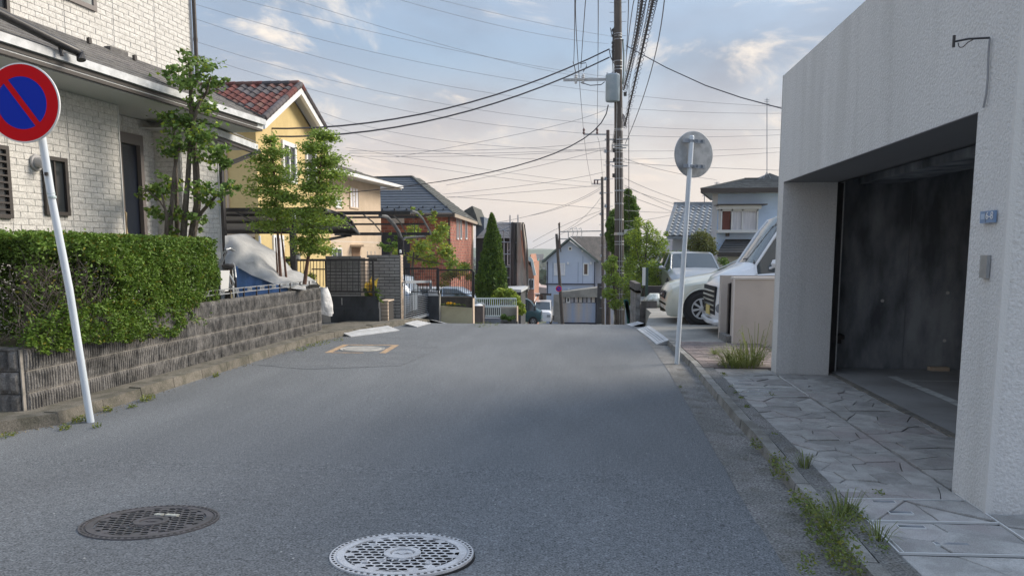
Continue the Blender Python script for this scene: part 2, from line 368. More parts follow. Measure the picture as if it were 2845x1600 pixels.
crazy(frameQ(1.9, 3.62), 9); crazy(frameQ(3.66, 4.07), 4); crazy(frameQ(4.10, 4.44), 4); crazy(frameQ(4.47, 7.60), 56); crazy(frameQ(7.64, 8.1), 5); crazy(frameQ(8.13, 9.45), 14)
crazy([(GX(1.9)+.012, 1.9), (4.2, 1.9), (4.2, 4.22), (GX(4.2)+.012, 4.22)], 26)
crazy([(GX(4.7)+.014, 4.70), (2.90, 4.70), (2.99, 9.05), (GX(9.05)+.014, 9.05)], 60)
# pale metal trims let into the paving
mb = MB()
def trim(a, b, wd=.014): mb.bar((a[0], a[1], PZ-.003), (b[0], b[1], PZ-.003), wd*.6, .012)
for yy in (3.64, 4.085, 4.455): trim((inn(yy), yy+.0), (GX(yy), yy+.02))
trim((inn(3.64), 3.64), (inn(4.455), 4.455), .012); trim((inn(3.64)+.025, 3.64), (inn(4.1)+.02, 4.1), .008); trim((GX(1.9), 1.9), (GX(4.6), 4.6), .014)
for yy in (7.62, 8.115): trim((inn(yy)+.05, yy), (GX(yy), yy+.03), .012)
trim((GX(7.7), 7.7), (GX(8.9), 8.9), .012)
part('metal_trim', mb, mat('pale_trim', (.60, .61, .61), .6), pav)
mb = MB(); mb2 = MB()
for cx, cy, l in ((1.78, 3.75, .17), (1.70, 3.98, .14), (1.74, 4.2, .13), (1.72, 4.38, .13), (1.66, 7.72, .2), (1.78, 7.86, .2), (1.92, 7.98, .2), (1.72, 8.3, .2), (1.8, 8.5, .2)):
    mb.box(cx, cx+l, cy, cy+.04, PZ-.01, PZ+.004); mb2.box(cx+.006, cx+l-.006, cy+.006, cy+.034, PZ-.01, PZ+.0055)
h_ = part('handle_plate', mb, MATS['pale_trim'], pav); part('handle_recess', mb2, concdark, h_)
# brick pavers of the next driveway
pb = MB(); pb.box(0, .196, 0, .096, -.05, 0); pme = pb.mesh('paver', paverm); pb = MB(); pb.box(0, .096, 0, .096, -.05, 0); pmh = pb.mesh('paver', paverm)
for j in range(27):
    yy = 9.52+.1*j
    for i in range(8):
        xx = interp(yy, KERB)+.12+.2*i+(.1 if j % 2 else 0)
        if i == 0 and j % 2: inst('paver', pmh, pav, (xx-.1, yy, PZ+.005))
        if xx > 2.75 or (xx > GX(9.3)-.15 and yy < 9.3): continue
        inst('paver', pme, pav, (xx, yy, PZ+.005+random.uniform(-.003, .003)), (random.uniform(-.01, .01), random.uniform(-.01, .01), 0))
mb = MB()
for y0, y1 in zip([12.2, 13, 14, 15, 16, 17, 18, 20, 22, 24.5], [13, 14, 15, 16, 17, 18, 20, 22, 24.5]): 
    a, b = interp(y0, KERB)+.02, interp(y1, KERB)+.02; a += .45*max(0, min(1, (y0-15)/3)); b += .45*max(0, min(1, (y1-15)/3)); mb.hexa([(a, y0, -3), (16, y0, -3), (16, y1, -3), (b, y1, -3), (a, y0, PZ), (16, y0, PZ), (16, y1, PZ), (b, y1, PZ)])
top('parking_forecourt', mb, asphalt2, kind='structure')
# left kerb: cast stones along a bending line
LK = [(-9.5, 4.3), (-7.2, 4.75), (-5.7, 5.25), (-4.78, 5.62), (-4.45, 6.1), (-4.42, 7.6), (-4.36, 10), (-4.28, 12.4), (-4.05, 13.2), (-3.7, 14.3), (-3.46, 15.5), (-3.42, 20)]
def along(P, step):
    out = []; d = 0; nxt = 0; 
    for a, b in zip(P, P[1:]):
        L = sqrt((b[0]-a[0])**2+(b[1]-a[1])**2)
        while nxt <= d+L: t = (nxt-d)/L; out.append((a[0]+(b[0]-a[0])*t, a[1]+(b[1]-a[1])*t)); nxt += step
        d += L
    return out
lk = thing('left_kerb', None, None); lk['kind'] = 'structure'
pts = along(LK, .61)
for a, b in zip(pts, pts[1:]):
    d = Vector((b[0]-a[0], b[1]-a[1], 0)).normalized(); n_ = Vector((-d.y, d.x, 0)); A = Vector((a[0], a[1], 0))+d*.004; Bq = Vector((b[0], b[1], 0))-d*.004
    za, zb = zr(a[1])+near(*a), zr(b[1])+near(*b); h = .105+random.uniform(-.006, .006); mb = MB(); U = Vector((0, 0, 1))
    mb.hexa([A+U*(za-.1), Bq+U*(zb-.1), Bq+n_*.16+U*(zb-.1), A+n_*.16+U*(za-.1), A+n_*.03+U*(za+h), Bq+n_*.03+U*(zb+h), Bq+n_*.16+U*(zb+h+.004), A+n_*.16+U*(za+h+.004)])
    part('kerb_stone', mb, kerbold, lk)
mb = MB()                                                  # dirty strip between kerb and wall
for a, b in zip(pts, pts[1:]):
    d = Vector((b[0]-a[0], b[1]-a[1], 0)).normalized(); n_ = Vector((-d.y, d.x, 0)); A, Bq = Vector((a[0], a[1], 0)), Vector((b[0], b[1], 0)); U = Vector((0, 0, 1)); za, zb = zr(a[1]), zr(b[1])
    mb.hexa([A+n_*.15+U*(za-.1), Bq+n_*.15+U*(zb-.1), Bq+n_*1.0+U*(zb-.1), A+n_*1.0+U*(za-.1), A+n_*.15+U*(za+.09), Bq+n_*.15+U*(zb+.09), Bq+n_*1.0+U*(zb+.098), A+n_*1.0+U*(za+.098)])
part('footing_strip', mb, kerbold, lk)
mb = MB()
ya = [13.3, 14, 15, 16, 17, 18, 20, 22, 25, 30, 40]
for y0, y1 in zip(ya, ya[1:]):
    f = lambda y_: max(zr(y_), zr(y_)*.8)+.055
    xa, xb = interp(y0, [(13.3, -4.05), (14.3, -3.6), (16, -3.45), (40, -3.45)])-.1, interp(y1, [(13.3, -4.05), (14.3, -3.6), (16, -3.45), (40, -3.45)])-.1
    mb.hexa([(-16, y0, -5), (xa, y0, -5), (xb, y1, -5), (-16, y1, -5), (-16, y0, f(y0)+.02), (xa, y0, f(y0)), (xb, y1, f(y1)), (-16, y1, f(y1)+.02)])
top('concrete_apron', mb, asphalt2, kind='structure')
mb = MB(); mb.box(-16, -4.95, 6.5, 13.28, -.2, .62); top('garden_soil', mb, earth, kind='structure')
# ---------------- manhole covers ----------------
def manhole(cx, cy, r, mtop, mpit, label, rot, tx=0, ty=0, paint=None):
    z0 = zr(cy)+near(cx, cy)-.003; t = thing('manhole_cover', label, 'manhole cover', (cx, cy, z0), 'manhole covers in the road')
    R = Matrix.Translation((cx, cy, z0)) @ Matrix.Rotation(ty, 4, 'Y') @ Matrix.Rotation(tx, 4, 'X') @ Matrix.Rotation(rot, 4, 'Z')
    mb = MB(R); mb.lathe([(0, .002), (r*.985, .002), (r*.985, -.02)], n=64); part('pit_plate', mb, mpit, t)
    mb = MB(R); mb.lathe([(r*1.0, -.0015), (r*1.018, -.002), (r*1.022, -.012)], n=64); part('bitumen_joint', mb, pit, t)
    mb = MB(R); ri = r*.80
    mb.lathe([(ri, .002), (ri, .010), (r*.90, .010), (r*.905, .004), (r*.925, .004), (r*.93, .010), (r, .010), (r, -.01)], n=72); part('outer_ring', mb, mtop, t, True)
    mb = MB(R)
    for k in range(64):
        a = 2*pi*k/64; mb.M = R @ Matrix.Rotation(a, 4, 'Z'); mb.box(r*.945, r*.975, -.007, .007, .009, .0115)
    part('ring_notch', mb, mpit, t)
    mb = MB(R); s = r*.067; hh = .009; hw_ = MB(R)
    for i in range(-9, 10):
        for j in range(-9, 10):
            x = (i+.5*(j % 2))*s*2; y = j*s*1.75; d = sqrt(x*x+y*y)
            if d > ri*.985 or d < r*.25 or (abs(x) < r*.3 and -r*.43 < y < -r*.27): continue
            O = [(x+s*1.16*cos(pi/6+k*pi/3)*1.0, y+s*1.16*sin(pi/6+k*pi/3)) for k in range(6)]
            fill = d > ri*.93
            I = [(x+s*.93*cos(pi/6+k*pi/3), y+s*.76*sin(pi/6+k*pi/3)) for k in range(6)]
            if fill: mb.add([(p[0], p[1], hh) for p in O], [tuple(range(6))])
            else: mb.add([(p[0], p[1], hh) for p in O]+[(p[0], p[1], hh) for p in I]+[(p[0], p[1], .002) for p in I], [(k, (k+1) % 6, 6+(k+1) % 6, 6+k) for k in range(6)]); hw_.add([(p[0], p[1], hh-.0006) for p in I]+[(p[0], p[1], .002) for p in I], [(k, (k+1) % 6, 6+(k+1) % 6, 6+k) for k in range(6)])
    part('honeycomb_tread', mb, mtop, t, kind='stuff'); part('tread_holes', hw_, mpit, t, kind='stuff')  # dark hole walls stand in for shade inside the tread
    mb = MB(R); mb.lathe([(0, .006), (r*.15, .006), (r*.155, .002), (r*.17, .002), (r*.175, .0115), (r*.26, .0115), (r*.26, .0)], n=40)
    mb.add([(-r*.12, 0, .0105), (0, -r*.06, .0105), (r*.12, 0, .0105), (0, r*.06, .0105), (-r*.07, 0, .0105), (0, -r*.035, .0105), (r*.07, 0, .0105), (0, r*.035, .0105)], [(k, (k+1) % 4, 4+(k+1) % 4, 4+k) for k in range(4)]); mb.box(-r*.07, r*.07, -.004, .004, .002, .0105)
    part('emblem', mb, mtop, t)
    mb = MB(R)                                            # the cast letters under the emblem
    for k in range(4):
        x = (-.215+.143*k)*r; y = -r*(.36-.02*(1 if k in (1, 2) else 0)); w_ = r*.05; h2 = r*.045; q = .0125
        if k == 0: seg = [(-1, 1, 1, 1), (-1, 0, 1, 0), (-1, -1, 1, -1), (-1, 0, -1, 1), (1, -1, 1, 0)]
        elif k == 1: seg = [(-1, 1, 1, 1), (0, -1, 0, 1)]
        elif k == 2: seg = [(-1, 1, 1, 1), (-1, 0, .6, 0), (-1, -1, -1, 1)]
        else: seg = [(-1, 1, -1, -1), (-1, -1, 1, -1), (1, -1, 1, 1)]
        for a, b, c, d in seg: mb.bar((x+a*w_, y+b*h2, .010), (x+c*w_, y+d*h2, .010), .0065, .004)
    part('cast_letters', mb, mtop, t)
    mb = MB(R); mb.box(-r*.05, r*.05, r*.84, r*.89, .0, .013)
    for a in (.6, 2.5, 3.9, 5.5): mb.lathe([(r*.03, 0), (r*.03, .0125), (r*.05, .0125), (r*.05, 0)], (r*.6*cos(a), r*.6*sin(a), 0), n=12)
    part('keyhole_boss', mb, mtop, t)
    if paint:
        mb = MB(R); 
        for a, b, c, d in paint: mb.box(a, b, c, d, .0, .0135)
        part('paint_mark', mb, mat('cream_paint', (.62, .60, .50), .7, (.4, .4, .36), scale=30), t)
ironw = mat('worn_white_iron', (.60, .60, .61), .75, (.45, .45, .46), scale=11, lo=.42, hi=.62, speck=.2); irond = mat('dark_iron', (.14, .13, .135), .55, (.10, .095, .095), scale=10, metal=.25, speck=.1); pit = mat('pit_black', (.02, .02, .022), .9)
def on_road(u, v):
    d = ray(u, v); z = 0.
    for _ in range(40): t = (z-EYE)/d[2]; z = .5*z+.5*near(d[0]*t, d[1]*t)
    return d[0]*t, d[1]*t
m2x, m2y = on_road(1118, 1538); m1x, m1y = on_road(420, 1449)
manhole(m2x, m2y, on_road(1318, 1538)[0]/2-on_road(918, 1538)[0]/2, ironw, pit, 'pale worn manhole cover, whiter and closer to the camera than the other two', .05, -.09)
manhole(m1x, m1y, (on_road(602, 1447)[0]-on_road(222, 1447)[0])*.475, irond, mat('pit_brown', (.045, .042, .04), .9), 'dark iron manhole cover with cream paint mark, left of the pale one', -.12, -.09, 0, [(-.06, -.02, .10, .13), (0, .07, .105, .135)])
mh = thing('manhole_cover', 'far manhole cover inside a square of orange paint near the left kerb', 'manhole cover', (-3.28, 11.35, .004), 'manhole covers in the road')
mb = MB(); mb.lathe([(0, .008), (.28, .008), (.29, .0), (.32, .0), (.325, .006), (.34, .006), (.34, -.01)], (-3.28, 11.33, .004), n=40)
part('lid', mb, mat('pale_iron', (.42, .40, .36), .7, (.30, .29, .27), scale=9), mh)
mb = MB(); Mr = Matrix.Translation((-3.27, 11.36, .006)) @ Matrix.Rotation(.03, 4, 'Z')
mb.M = Mr
for x0, x1, y0, y1 in ((-.46, -.36, -.5, .5), (.36, .46, -.5, .5), (-.36, .36, .43, .5), (-.36, .12, -.5, -.45)): mb.add([(x0, y0, 0), (x1, y0, 0), (x1, y1, 0), (x0, y1, 0)], [(0, 1, 2, 3)])
part('painted_square', mb, mat('orange_paint', (.50, .33, .19), .9, (.32, .24, .17), scale=14, speck=.4), mh)
# ---------------- plastic kerb ramps ----------------
rampw = mat('ramp_plastic', (.50, .51, .52), .7, (.40, .41, .42), scale=6, speck=.12)
def ramp(P, label, hh=.09):
    t = thing('kerb_ramp', label, 'kerb ramp', (P[0][0][0], P[0][0][1], zr(P[0][0][1])), 'plastic ramps laid against the kerbs')
    for (a, b), (c, d) in zip(P, P[1:]):
        a, b, c, d = [Vector((q[0], q[1], zr(q[1]))) for q in (a, b, c, d)]; U = Vector((0, 0, 1)); mb = MB()
        sh = (b-a)*.22
        mb.hexa([a, b, d, c, a+U*.012, b+U*hh, d+U*hh, c+U*.012]); mb.hexa([a+sh, b, d, c+sh, a+sh+U*(hh*.25), b+U*(hh+.006), d+U*(hh+.006), c+sh+U*(hh*.25)])
        for k in range(1, 4):
            p, q = a.lerp(b, k*.2+.1), c.lerp(d, k*.2+.1); mb.bar(p+U*(.010+hh*(k*.2+.1)), q+U*(.010+hh*(k*.2+.1)), .008, .008)
        part('ramp_segment', mb, rampw, t)
ramp([((1.30, 12.25), (1.50, 12.3)), ((1.27, 13.1), (1.475, 13.1)), ((1.22, 13.9), (1.44, 13.9)), ((1.17, 14.7), (1.40, 14.7))], 'pale ribbed kerb ramp on the right, just past the turned sign', .075)
ramp([((1.12, 15.3), (1.36, 15.3)), ((1.08, 16.3), (1.31, 16.3))], 'second kerb ramp on the right, running over the brow of the hill', .07)
ramp([((-3.95, 12.95), (-4.18, 13.12)), ((-3.62, 13.55), (-3.88, 13.72)), ((-3.35, 14.1), (-3.62, 14.3))], 'white kerb ramp at the end of the grey block wall', .065)
ramp([((-3.15, 14.75), (-3.42, 14.85)), ((-3.1, 15.35), (-3.4, 15.45)), ((-3.1, 15.95), (-3.4, 16))], 'white kerb ramp in front of the sliding gate', .06)
ramp([((-3.05, 17.4), (-3.4, 17.4)), ((-3.05, 19.6), (-3.4, 19.6))], 'far white kerb ramp before the cream planter wall', .09)
# ---------------- garage on the right ----------------
G = Matrix.Translation((2.27, 4.25, 0)) @ Matrix.Rotation(-.0198, 4, 'Z'); LG = 5.05; TG = 3.52; LI = 2.29
gar = thing('garage_building', 'grey stucco garage with a wide open bay and a dark concrete interior', 'garage', (2.3, 4.3, 0))
mb = MB(G)
mb.box(0, .62, 0, .40, -.05, TG); mb.box(0, .60, LG-.22, LG, -.05, TG)          # pillars
mb.box(0, .58, .40, LG-.22, LI, TG-.002)                                          # lintel and parapet
mb.box(.62, 7.5, 0, .30, -.05, TG-.001); mb.box(7.2, 7.5, .3, LG+.5, -.05, TG-.003)
mb.box(.60, 7.5, LG+.34, LG+.54, -.05, TG); mb.box(.60, .75, LG-.002, LG+.34, -.05, TG-.001)
part('wall', mb, stucco, gar)
mb = MB(G)                                                                         # chamfer strip on the lit corner
mb.box(-.006, .03, -.006, .02, .0, TG+.004); mb.box(-.005, .6, LG-.002, LG+.006, 0, TG+.003); part('corner_bead', mb, mat('pale_stucco', (.66, .66, .65), .9, bump=.004, bscale=70), gar)
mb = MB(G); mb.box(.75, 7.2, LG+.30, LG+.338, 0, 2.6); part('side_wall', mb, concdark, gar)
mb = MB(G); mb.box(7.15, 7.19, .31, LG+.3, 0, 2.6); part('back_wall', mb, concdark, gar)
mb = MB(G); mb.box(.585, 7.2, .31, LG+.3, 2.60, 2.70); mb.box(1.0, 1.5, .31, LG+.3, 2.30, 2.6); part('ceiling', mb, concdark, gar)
mb = MB(G); mb.box(.58, .66, .41, LG+.2, LI-.005, LI+.18); mb.box(.665, .73, LG-.02, LG+.05, 0, LI); mb.box(.62, .70, LG+.06, LG+.10, 0, LI); part('shutter_rail', mb, black, gar)
mb = MB(G); mb.box(.73, .85, LG+.05, LG+.27, .45, .50); mb.box(.80, .86, LG+.2, LG+.27, .38, .5); part('latch', mb, black, gar)
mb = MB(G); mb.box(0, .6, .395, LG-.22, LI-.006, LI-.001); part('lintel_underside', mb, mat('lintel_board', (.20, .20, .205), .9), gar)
top('garage_floor', MB(G).box(.70, 7.2, .3, LG+.32, 0, PZ+.006), floorc, kind='structure')
mb = MB(G); mb.box(.625, .69, .42, LG+.05, 0, PZ+.008); part('door_sill', mb, mat('sill_concrete', (.22, .20, .17), .8, (.12, .12, .11), scale=12), gar)
mb = MB(G); z = PZ+.0105
for y0, y1 in ((1.5, 3.18), (3.2, 4.0), (4.02, 4.72)):
    j = random.uniform(-.01, .01); mb.add([(1.22+j, y0, z), (1.33+j, y0, z), (1.33+j, y1, z), (1.22+j, y1, z)], [(0, 1, 2, 3)])
mb.add([(1.28, 4.42, z), (7, 4.42, z), (7, 4.465, z), (1.28, 4.465, z)], [(0, 1, 2, 3)])
part('parking_line', mb, mat('faded_line', (.62, .64, .63), .8, (.50, .52, .51), scale=12), gar)
mb = MB(G)
for x, z in ((2.1, .42), (3.5, .46), (4.9, .5), (2.1, 1.0), (3.5, 1.05), (2.8, 1.9), (1.35, .9), (4.4, 1.6)): mb.lathe([(0, -.004), (.02, -.004), (.02, .006)], (x, LG+.298, z), 'y', 10)
part('form_tie_hole', mb, jointm, gar)
mb = MB(G)
for x in (1.62, 3.05, 4.5): mb.box(x, x+.006, LG+.294, LG+.299, PZ, 2.6)
part('board_joint', mb, mat('form_joint', (.19, .20, .215), .9), gar)
top('wood_offcut', MB(G).box(1.9, 2.12, LG+.16, LG+.25, PZ+.006, .11), cream, 'short pale wood block lying at the foot of the garage side wall', 'wood block')
# number plate, meter plate, bracket with cable, on the near pillar
plate = thing('number_plate', 'small blue house number plate reading 6-8 on the near garage pillar', 'sign', tuple(G @ Vector((-.004, .22, 1.58))))
a, b = atx(2729, 588, 2.262), atx(2766, 618, 2.262)
yy0, yy1, z1, z0 = b.y, a.y, a.z, b.z
mb = MB(); mb.box(2.252, 2.266, yy0, yy1, z0, z1); part('plate', mb, mat('plate_blue', (.20, .31, .50), .4, (.17, .27, .44), scale=8), plate)
mb = MB(); mb.box(2.250, 2.253, yy1-.062, yy1-.057, z0+.005, z1-.005); part('divider', mb, concdark, plate)
mb = MB(); mb.box(2.250, 2.253, yy1-.05, yy1-.012, (z0+z1)/2-.012, (z0+z1)/2+.018); part('faded_name', mb, mat('faded_white', (.40, .50, .64), .6), plate)
def text(s, size, M, m, parent=None, ex=.001, name='lettering'):
    cu = bpy.data.curves.new(name, 'FONT'); cu.body = s; cu.size = size; cu.extrude = ex; cu.align_x = 'CENTER'; cu.align_y = 'CENTER'; cu.resolution_u = 3
    o = bpy.data.objects.new('tmp', cu); sc.collection.objects.link(o); dg = bpy.context.evaluated_depsgraph_get()
    me = bpy.data.meshes.new_from_object(o.evaluated_get(dg)); bpy.data.objects.remove(o); bpy.data.curves.remove(cu)
    me.transform(Matrix.Translation(-(ORG[parent.name] if parent else Vector())) @ M); me.materials.clear(); me.materials.append(m); me.name = name
    return put(name, me, parent)
yc = (yy0+yy1-.06)/2
text('6-8', .058, Matrix(((0, 0, -1, 2.249), (-1, 0, 0, yc), (0, 1, 0, (z0+z1)/2+.004), (0, 0, 0, 1))), white, plate)
a, b = atx(2730, 709, 2.262), atx(2745, 773, 2.262)
mb = MB(); mb.box(2.25, 2.268, b.y, a.y, b.z, a.z); top('cover_plate', mb, steel, 'narrow grey metal cover plate below the house number on the garage', 'cover plate')
br = thing('cable_bracket', 'thin dark rod with a loose cable loop high on the garage front', 'bracket', tuple(atx(2750, 105, 2.25)))
p = [atx(u, v, 2.262+dx) for u, v, dx in ((2750, 106, -.03), (2690, 109, -.12), (2650, 117, -.16), (2648, 116, -.16))]
mb = MB(); mb.tube([p[0], p[1], p[2]], .006, 6); mb.tube([p[2]+Vector((0, 0, -.03)), p[2]+Vector((0, 0, .035))], .008, 6); part('rod', mb, black, br)
lp = [atx(u, v, 2.262-.1) for u, v in ((2662, 120), (2663, 128), (2668, 133), (2676, 131), (2690, 118), (2705, 110))]
mb = MB(); mb.tube(lp, .003, 5); part('cable_loop', mb, black, br)
lp = [atx(u, v, 2.262) for u, v in ((2750, 106), (2746, 150), (2744, 220), (2740, 262), (2732, 300))]
mb = MB(); mb.tube(lp, .006, 5); part('downlead', mb, mat('grey_cable', (.30, .31, .33), .7), br)
# ---------------- road signs ----------------
def disc_sign(root, c, R_, r, face, nback=True):
    M_ = Matrix.Translation(c) @ R_                       # local -y is the painted face
    mb = MB(M_); mb.lathe([(r*.97, 0.012), (r, .010), (r, -.002), (r*.985, -.004)], axis='y', n=64); mb.lathe([(r*.975, .001), (r*.975, .007)], axis='y', n=64); part('rim', mb, white if face else steel, root)
    mb = MB(M_); mb.lathe([(0, .008), (r*.974, .008), (r*.974, .001), (0, .001)], axis='y', n=64); part('back_plate', mb, signback, root)
    def ring(r0, r1, y, n=64, a0=0, a1=2*pi):
        vs = []; fs = []
        for k in range(n+1):
            a = a0+(a1-a0)*k/n; vs += [(r0*cos(a), y, r0*sin(a)), (r1*cos(a), y, r1*sin(a))]
        return vs, [(2*k, 2*k+1, 2*k+3, 2*k+2) for k in range(n)]
    mb = MB(M_); mb.add(*ring(.0, r*.99, -.0045)); part('white_face', mb, white, root)
    mb = MB(M_); mb.add(*ring(r*.66, r*.965, -.006))
    hw = r*.075; L = r*.68; c_, s_ = cos(pi/4), -sin(pi/4)
    mb.add([(x*c_-z*s_*1, -.0075, x*s_+z*c_) for x, z in ((-L, -hw), (L, -hw), (L, hw), (-L, hw))], [(0, 1, 2, 3)])
    part('red_ring_and_bar', mb, red, root)
    mb = MB(M_); mb.add(*ring(0, r*.662, -.0055)); part('blue_field', mb, blue, root)
base = atz(258, 1172, 0); base = Vector((-4.27, 6.22, 0)); topc = at(62, 287, 5.93)
s1 = thing('road_sign', 'round no-parking sign, red ring and bar on blue, on a leaning pale blue pole', 'road sign', tuple(base))
rr = (168-59)/FPX*5.93*1.02
pt = at(108, 330, 5.98)
mb = MB(); mb.tube([base, at(192, 800, 6.12), at(145, 560, 6.05), pt], .0305, 16); part('pole', mb, polew, s1, True)
mb = MB()
for (u, v) in ((146, 552), (142, 540)): 
    q = at(u, v, 6.045); mb.tube([q+Vector((-.01, 0, -.012))*0, q+Vector((-.003, 0, .018))], .0325, 16)
part('pole_band', mb, mat('pole_tape', (.42, .50, .50), .6), s1)
q = at(129, 484, 5.99); mb = MB(); mb.box(q.x-.011, q.x+.015, q.y-.012, q.y+.004, q.z-.014, q.z+.014); part('pole_sticker', mb, black, s1)
disc_sign(s1, topc, Matrix.Rotation(.03, 4, 'Z') @ Matrix.Rotation(.16, 4, 'Y'), rr, True)
b2 = Vector((1.355, 10.2, 0)); t2 = at(1922, 380, 10.15)
s2_ = thing('road_sign', 'round sign seen from behind, on a pale blue pole by the right gutter', 'road sign', tuple(b2))
mb = MB(); mb.tube([b2, t2], .0315, 16); mb.lathe([(.031, 0), (.025, .012), (0, .016)], t2, n=16); part('pole', mb, polew, s2_, True)
c2 = at(1928, 429, 10.22); Rb = Matrix.Rotation(pi+radians(27)-.0, 4, 'Z')
disc_sign(s2_, c2+Vector((.0, .03, 0)), Rb, .298, False)
mb = MB()
for v, vv in ((392, .135), (462, -.195)):
    q = at(1928, v, 10.18); d = Vector((cos(radians(27)), sin(radians(27)), 0)); 
    mb.bar(q-d*.17+Vector((0, .0, 0)), q+d*.17, .012, .045); mb.bar(q-d*.17+Vector((0, -.01, -.024)), q+d*.17+Vector((0, -.01, -.024)), .03, .006)
    for k in (.04, .055, .12, .135): mb.box(q.x+d.x*k-.002, q.x+d.x*k+.002, q.y+d.y*k-.02, q.y+d.y*k-.005, q.z-.018, q.z+.02)
    pc = at(1921, v, 10.15); mb.tube([pc+Vector((0, 0, -.016)), pc+Vector((0, 0, .016))], .0335, 14); mb.box(pc.x+.03, pc.x+.055, pc.y-.03, pc.y-.01, pc.z-.014, pc.z+.014)
part('clamp_bracket', mb, signback, s2_)
# ---------------- split-face block wall on the left ----------------
def block_mesh(name, L, H, pitch, depth, seed, taper=0.):
    r = random.Random(seed); nx = int(L/pitch*6); nz = 5; mb = MB(); off = r.uniform(0, 9)
    def yv(x, z):
        ph = (x/pitch) % 1.0; rib = 0 if ph < .26 else depth*(.62+.38*sin((ph-.26)/.74*pi))
        e = min(x, L-x, z, H-z); rib *= min(1, e/.008+.15)
        k = .35+.65*max(0, noise.noise(Vector((x*6+off, z*9, seed))) + .55) if taper else 1
        return -(rib*min(1, k))+.006*noise.noise(Vector((x*45+off, z*40, seed*3)))
    for j in range(nz+1):
        for i in range(nx+1): mb.v.append((L*i/nx, yv(L*i/nx, H*j/nz), H*j/nz))
    mb.f = [(j*(nx+1)+i, j*(nx+1)+i+1, (j+1)*(nx+1)+i+1, (j+1)*(nx+1)+i) for j in range(nz) for i in range(nx)]
    o = len(mb.v); mb.v += [(0, .1, 0), (L, .1, 0), (L, .1, H), (0, .1, H)]; a, b, c, d = 0, nx, nz*(nx+1)+nx, nz*(nx+1)
    mb.f += [(o+1, o, o+3, o+2)]
    mb.f += [tuple([o, o+1]+list(range(nx, -1, -1))), tuple([o+3]+[nz*(nx+1)+i for i in range(nx+1)]+[o+2]),
             tuple([o]+[j*(nx+1) for j in range(nz+1)]+[o+3]), tuple([o+1, o+2]+[j*(nx+1)+nx for j in range(nz, -1, -1)])]
    return mb.mesh(name, wallc)
WX = lambda y: -4.86+.041*(y-6.2)
bw = thing('block_wall', 'low wall of dark ribbed split-face blocks carrying the hedge', 'wall', (-4.7, 9.7, 0))
BM = [block_mesh('block', .391, .192, .034, .013, i) for i in range(3)]+[block_mesh('block', .391, .192, .026, .013, i+5, 1) for i in range(3)]
HM = [block_mesh('block', .191, .192, .034, .016, 21), block_mesh('block', .191, .192, .026, .013, 22, 1)]
WB = [block_mesh('block', .389, .192, .096, .034, 31), block_mesh('block', .389, .192, .096, .034, 32)]
angw = atan(1/.041)
for k, z in enumerate((.845-.2, .445, .245, .045)):
    y = 6.24 if k else 6.64
    first = True
    while y < 13.2:
        half = first and k % 2; L = .2 if half else .4
        if y+L > 13.32: L = .2; half = True
        ty = (y-6)/7.3; near_ = random.random() > ty**1.3*1.2
        me = random.choice(BM[:3] if near_ else BM[3:]) if not half else HM[0 if near_ else 1]
        inst('block', me, bw, (WX(y)+.0, y, z), (0, 0, pi/2-.041)); y += L; first = False
for k, z in enumerate((.445, .245, .045)):
    for i in range(9): inst('block', random.choice(WB), bw, (-4.885-.4*(i+1)+(0 if k % 2 else .0), 6.20, z))
mb = MB(); Mw = Matrix.Translation((WX(6.2)-.02, 6.2, 0)) @ Matrix.Rotation(-.041, 4, 'Z')
mb.M = Mw; mb.box(-.09, .016, .06, 7.06, .0, .632); mb.box(-.09, .016, .46, 7.06, .632, .832); mb.M = None; mb.box(-9, -4.93, 6.225, 6.33, 0, .632); mb.box(-4.884, -4.872, 6.20, 6.28, 0, .64)
part('mortar_core', mb, mortar, bw)
mb = MB(Mw); mb.box(-.10, .012, .45, 7.075, .832, .85); mb.M = None; mb.box(-9, -4.9, 6.18, 6.34, .632, .645); part('coping', mb, wallc, bw)
# lattice rail on the wall
rail = thing('wall_rail', 'low grey lattice rail standing on top of the dark block wall', 'railing', (-4.6, 11.3, .85))
mb = MB(); yA, yB = 9.2, 13.2
f = lambda y, z: (WX(y)-.05, y, z)
mb.bar(f(yA, .985), f(yB, .985), .014, .012); mb.bar(f(yA, .925), f(yB, .925), .014, .012); part('rail_bar', mb, steel, rail)
y = yA+.05
while y < yB:
    mb = MB(); mb.bar(f(y, .84), f(y, .99), .018, .018); part('rail_post', mb, dark, rail); 
    mb = MB()
    for q in (.12, .17, .22): 
        mb.bar(f(y+q, .93), f(y+q+.04, .98), .006); mb.bar(f(y+q+.04, .93), f(y+q, .98), .006); mb.bar(f(y+q, .93), f(y+q, .98), .006)
    part('lattice', mb, steel, rail); y += .4
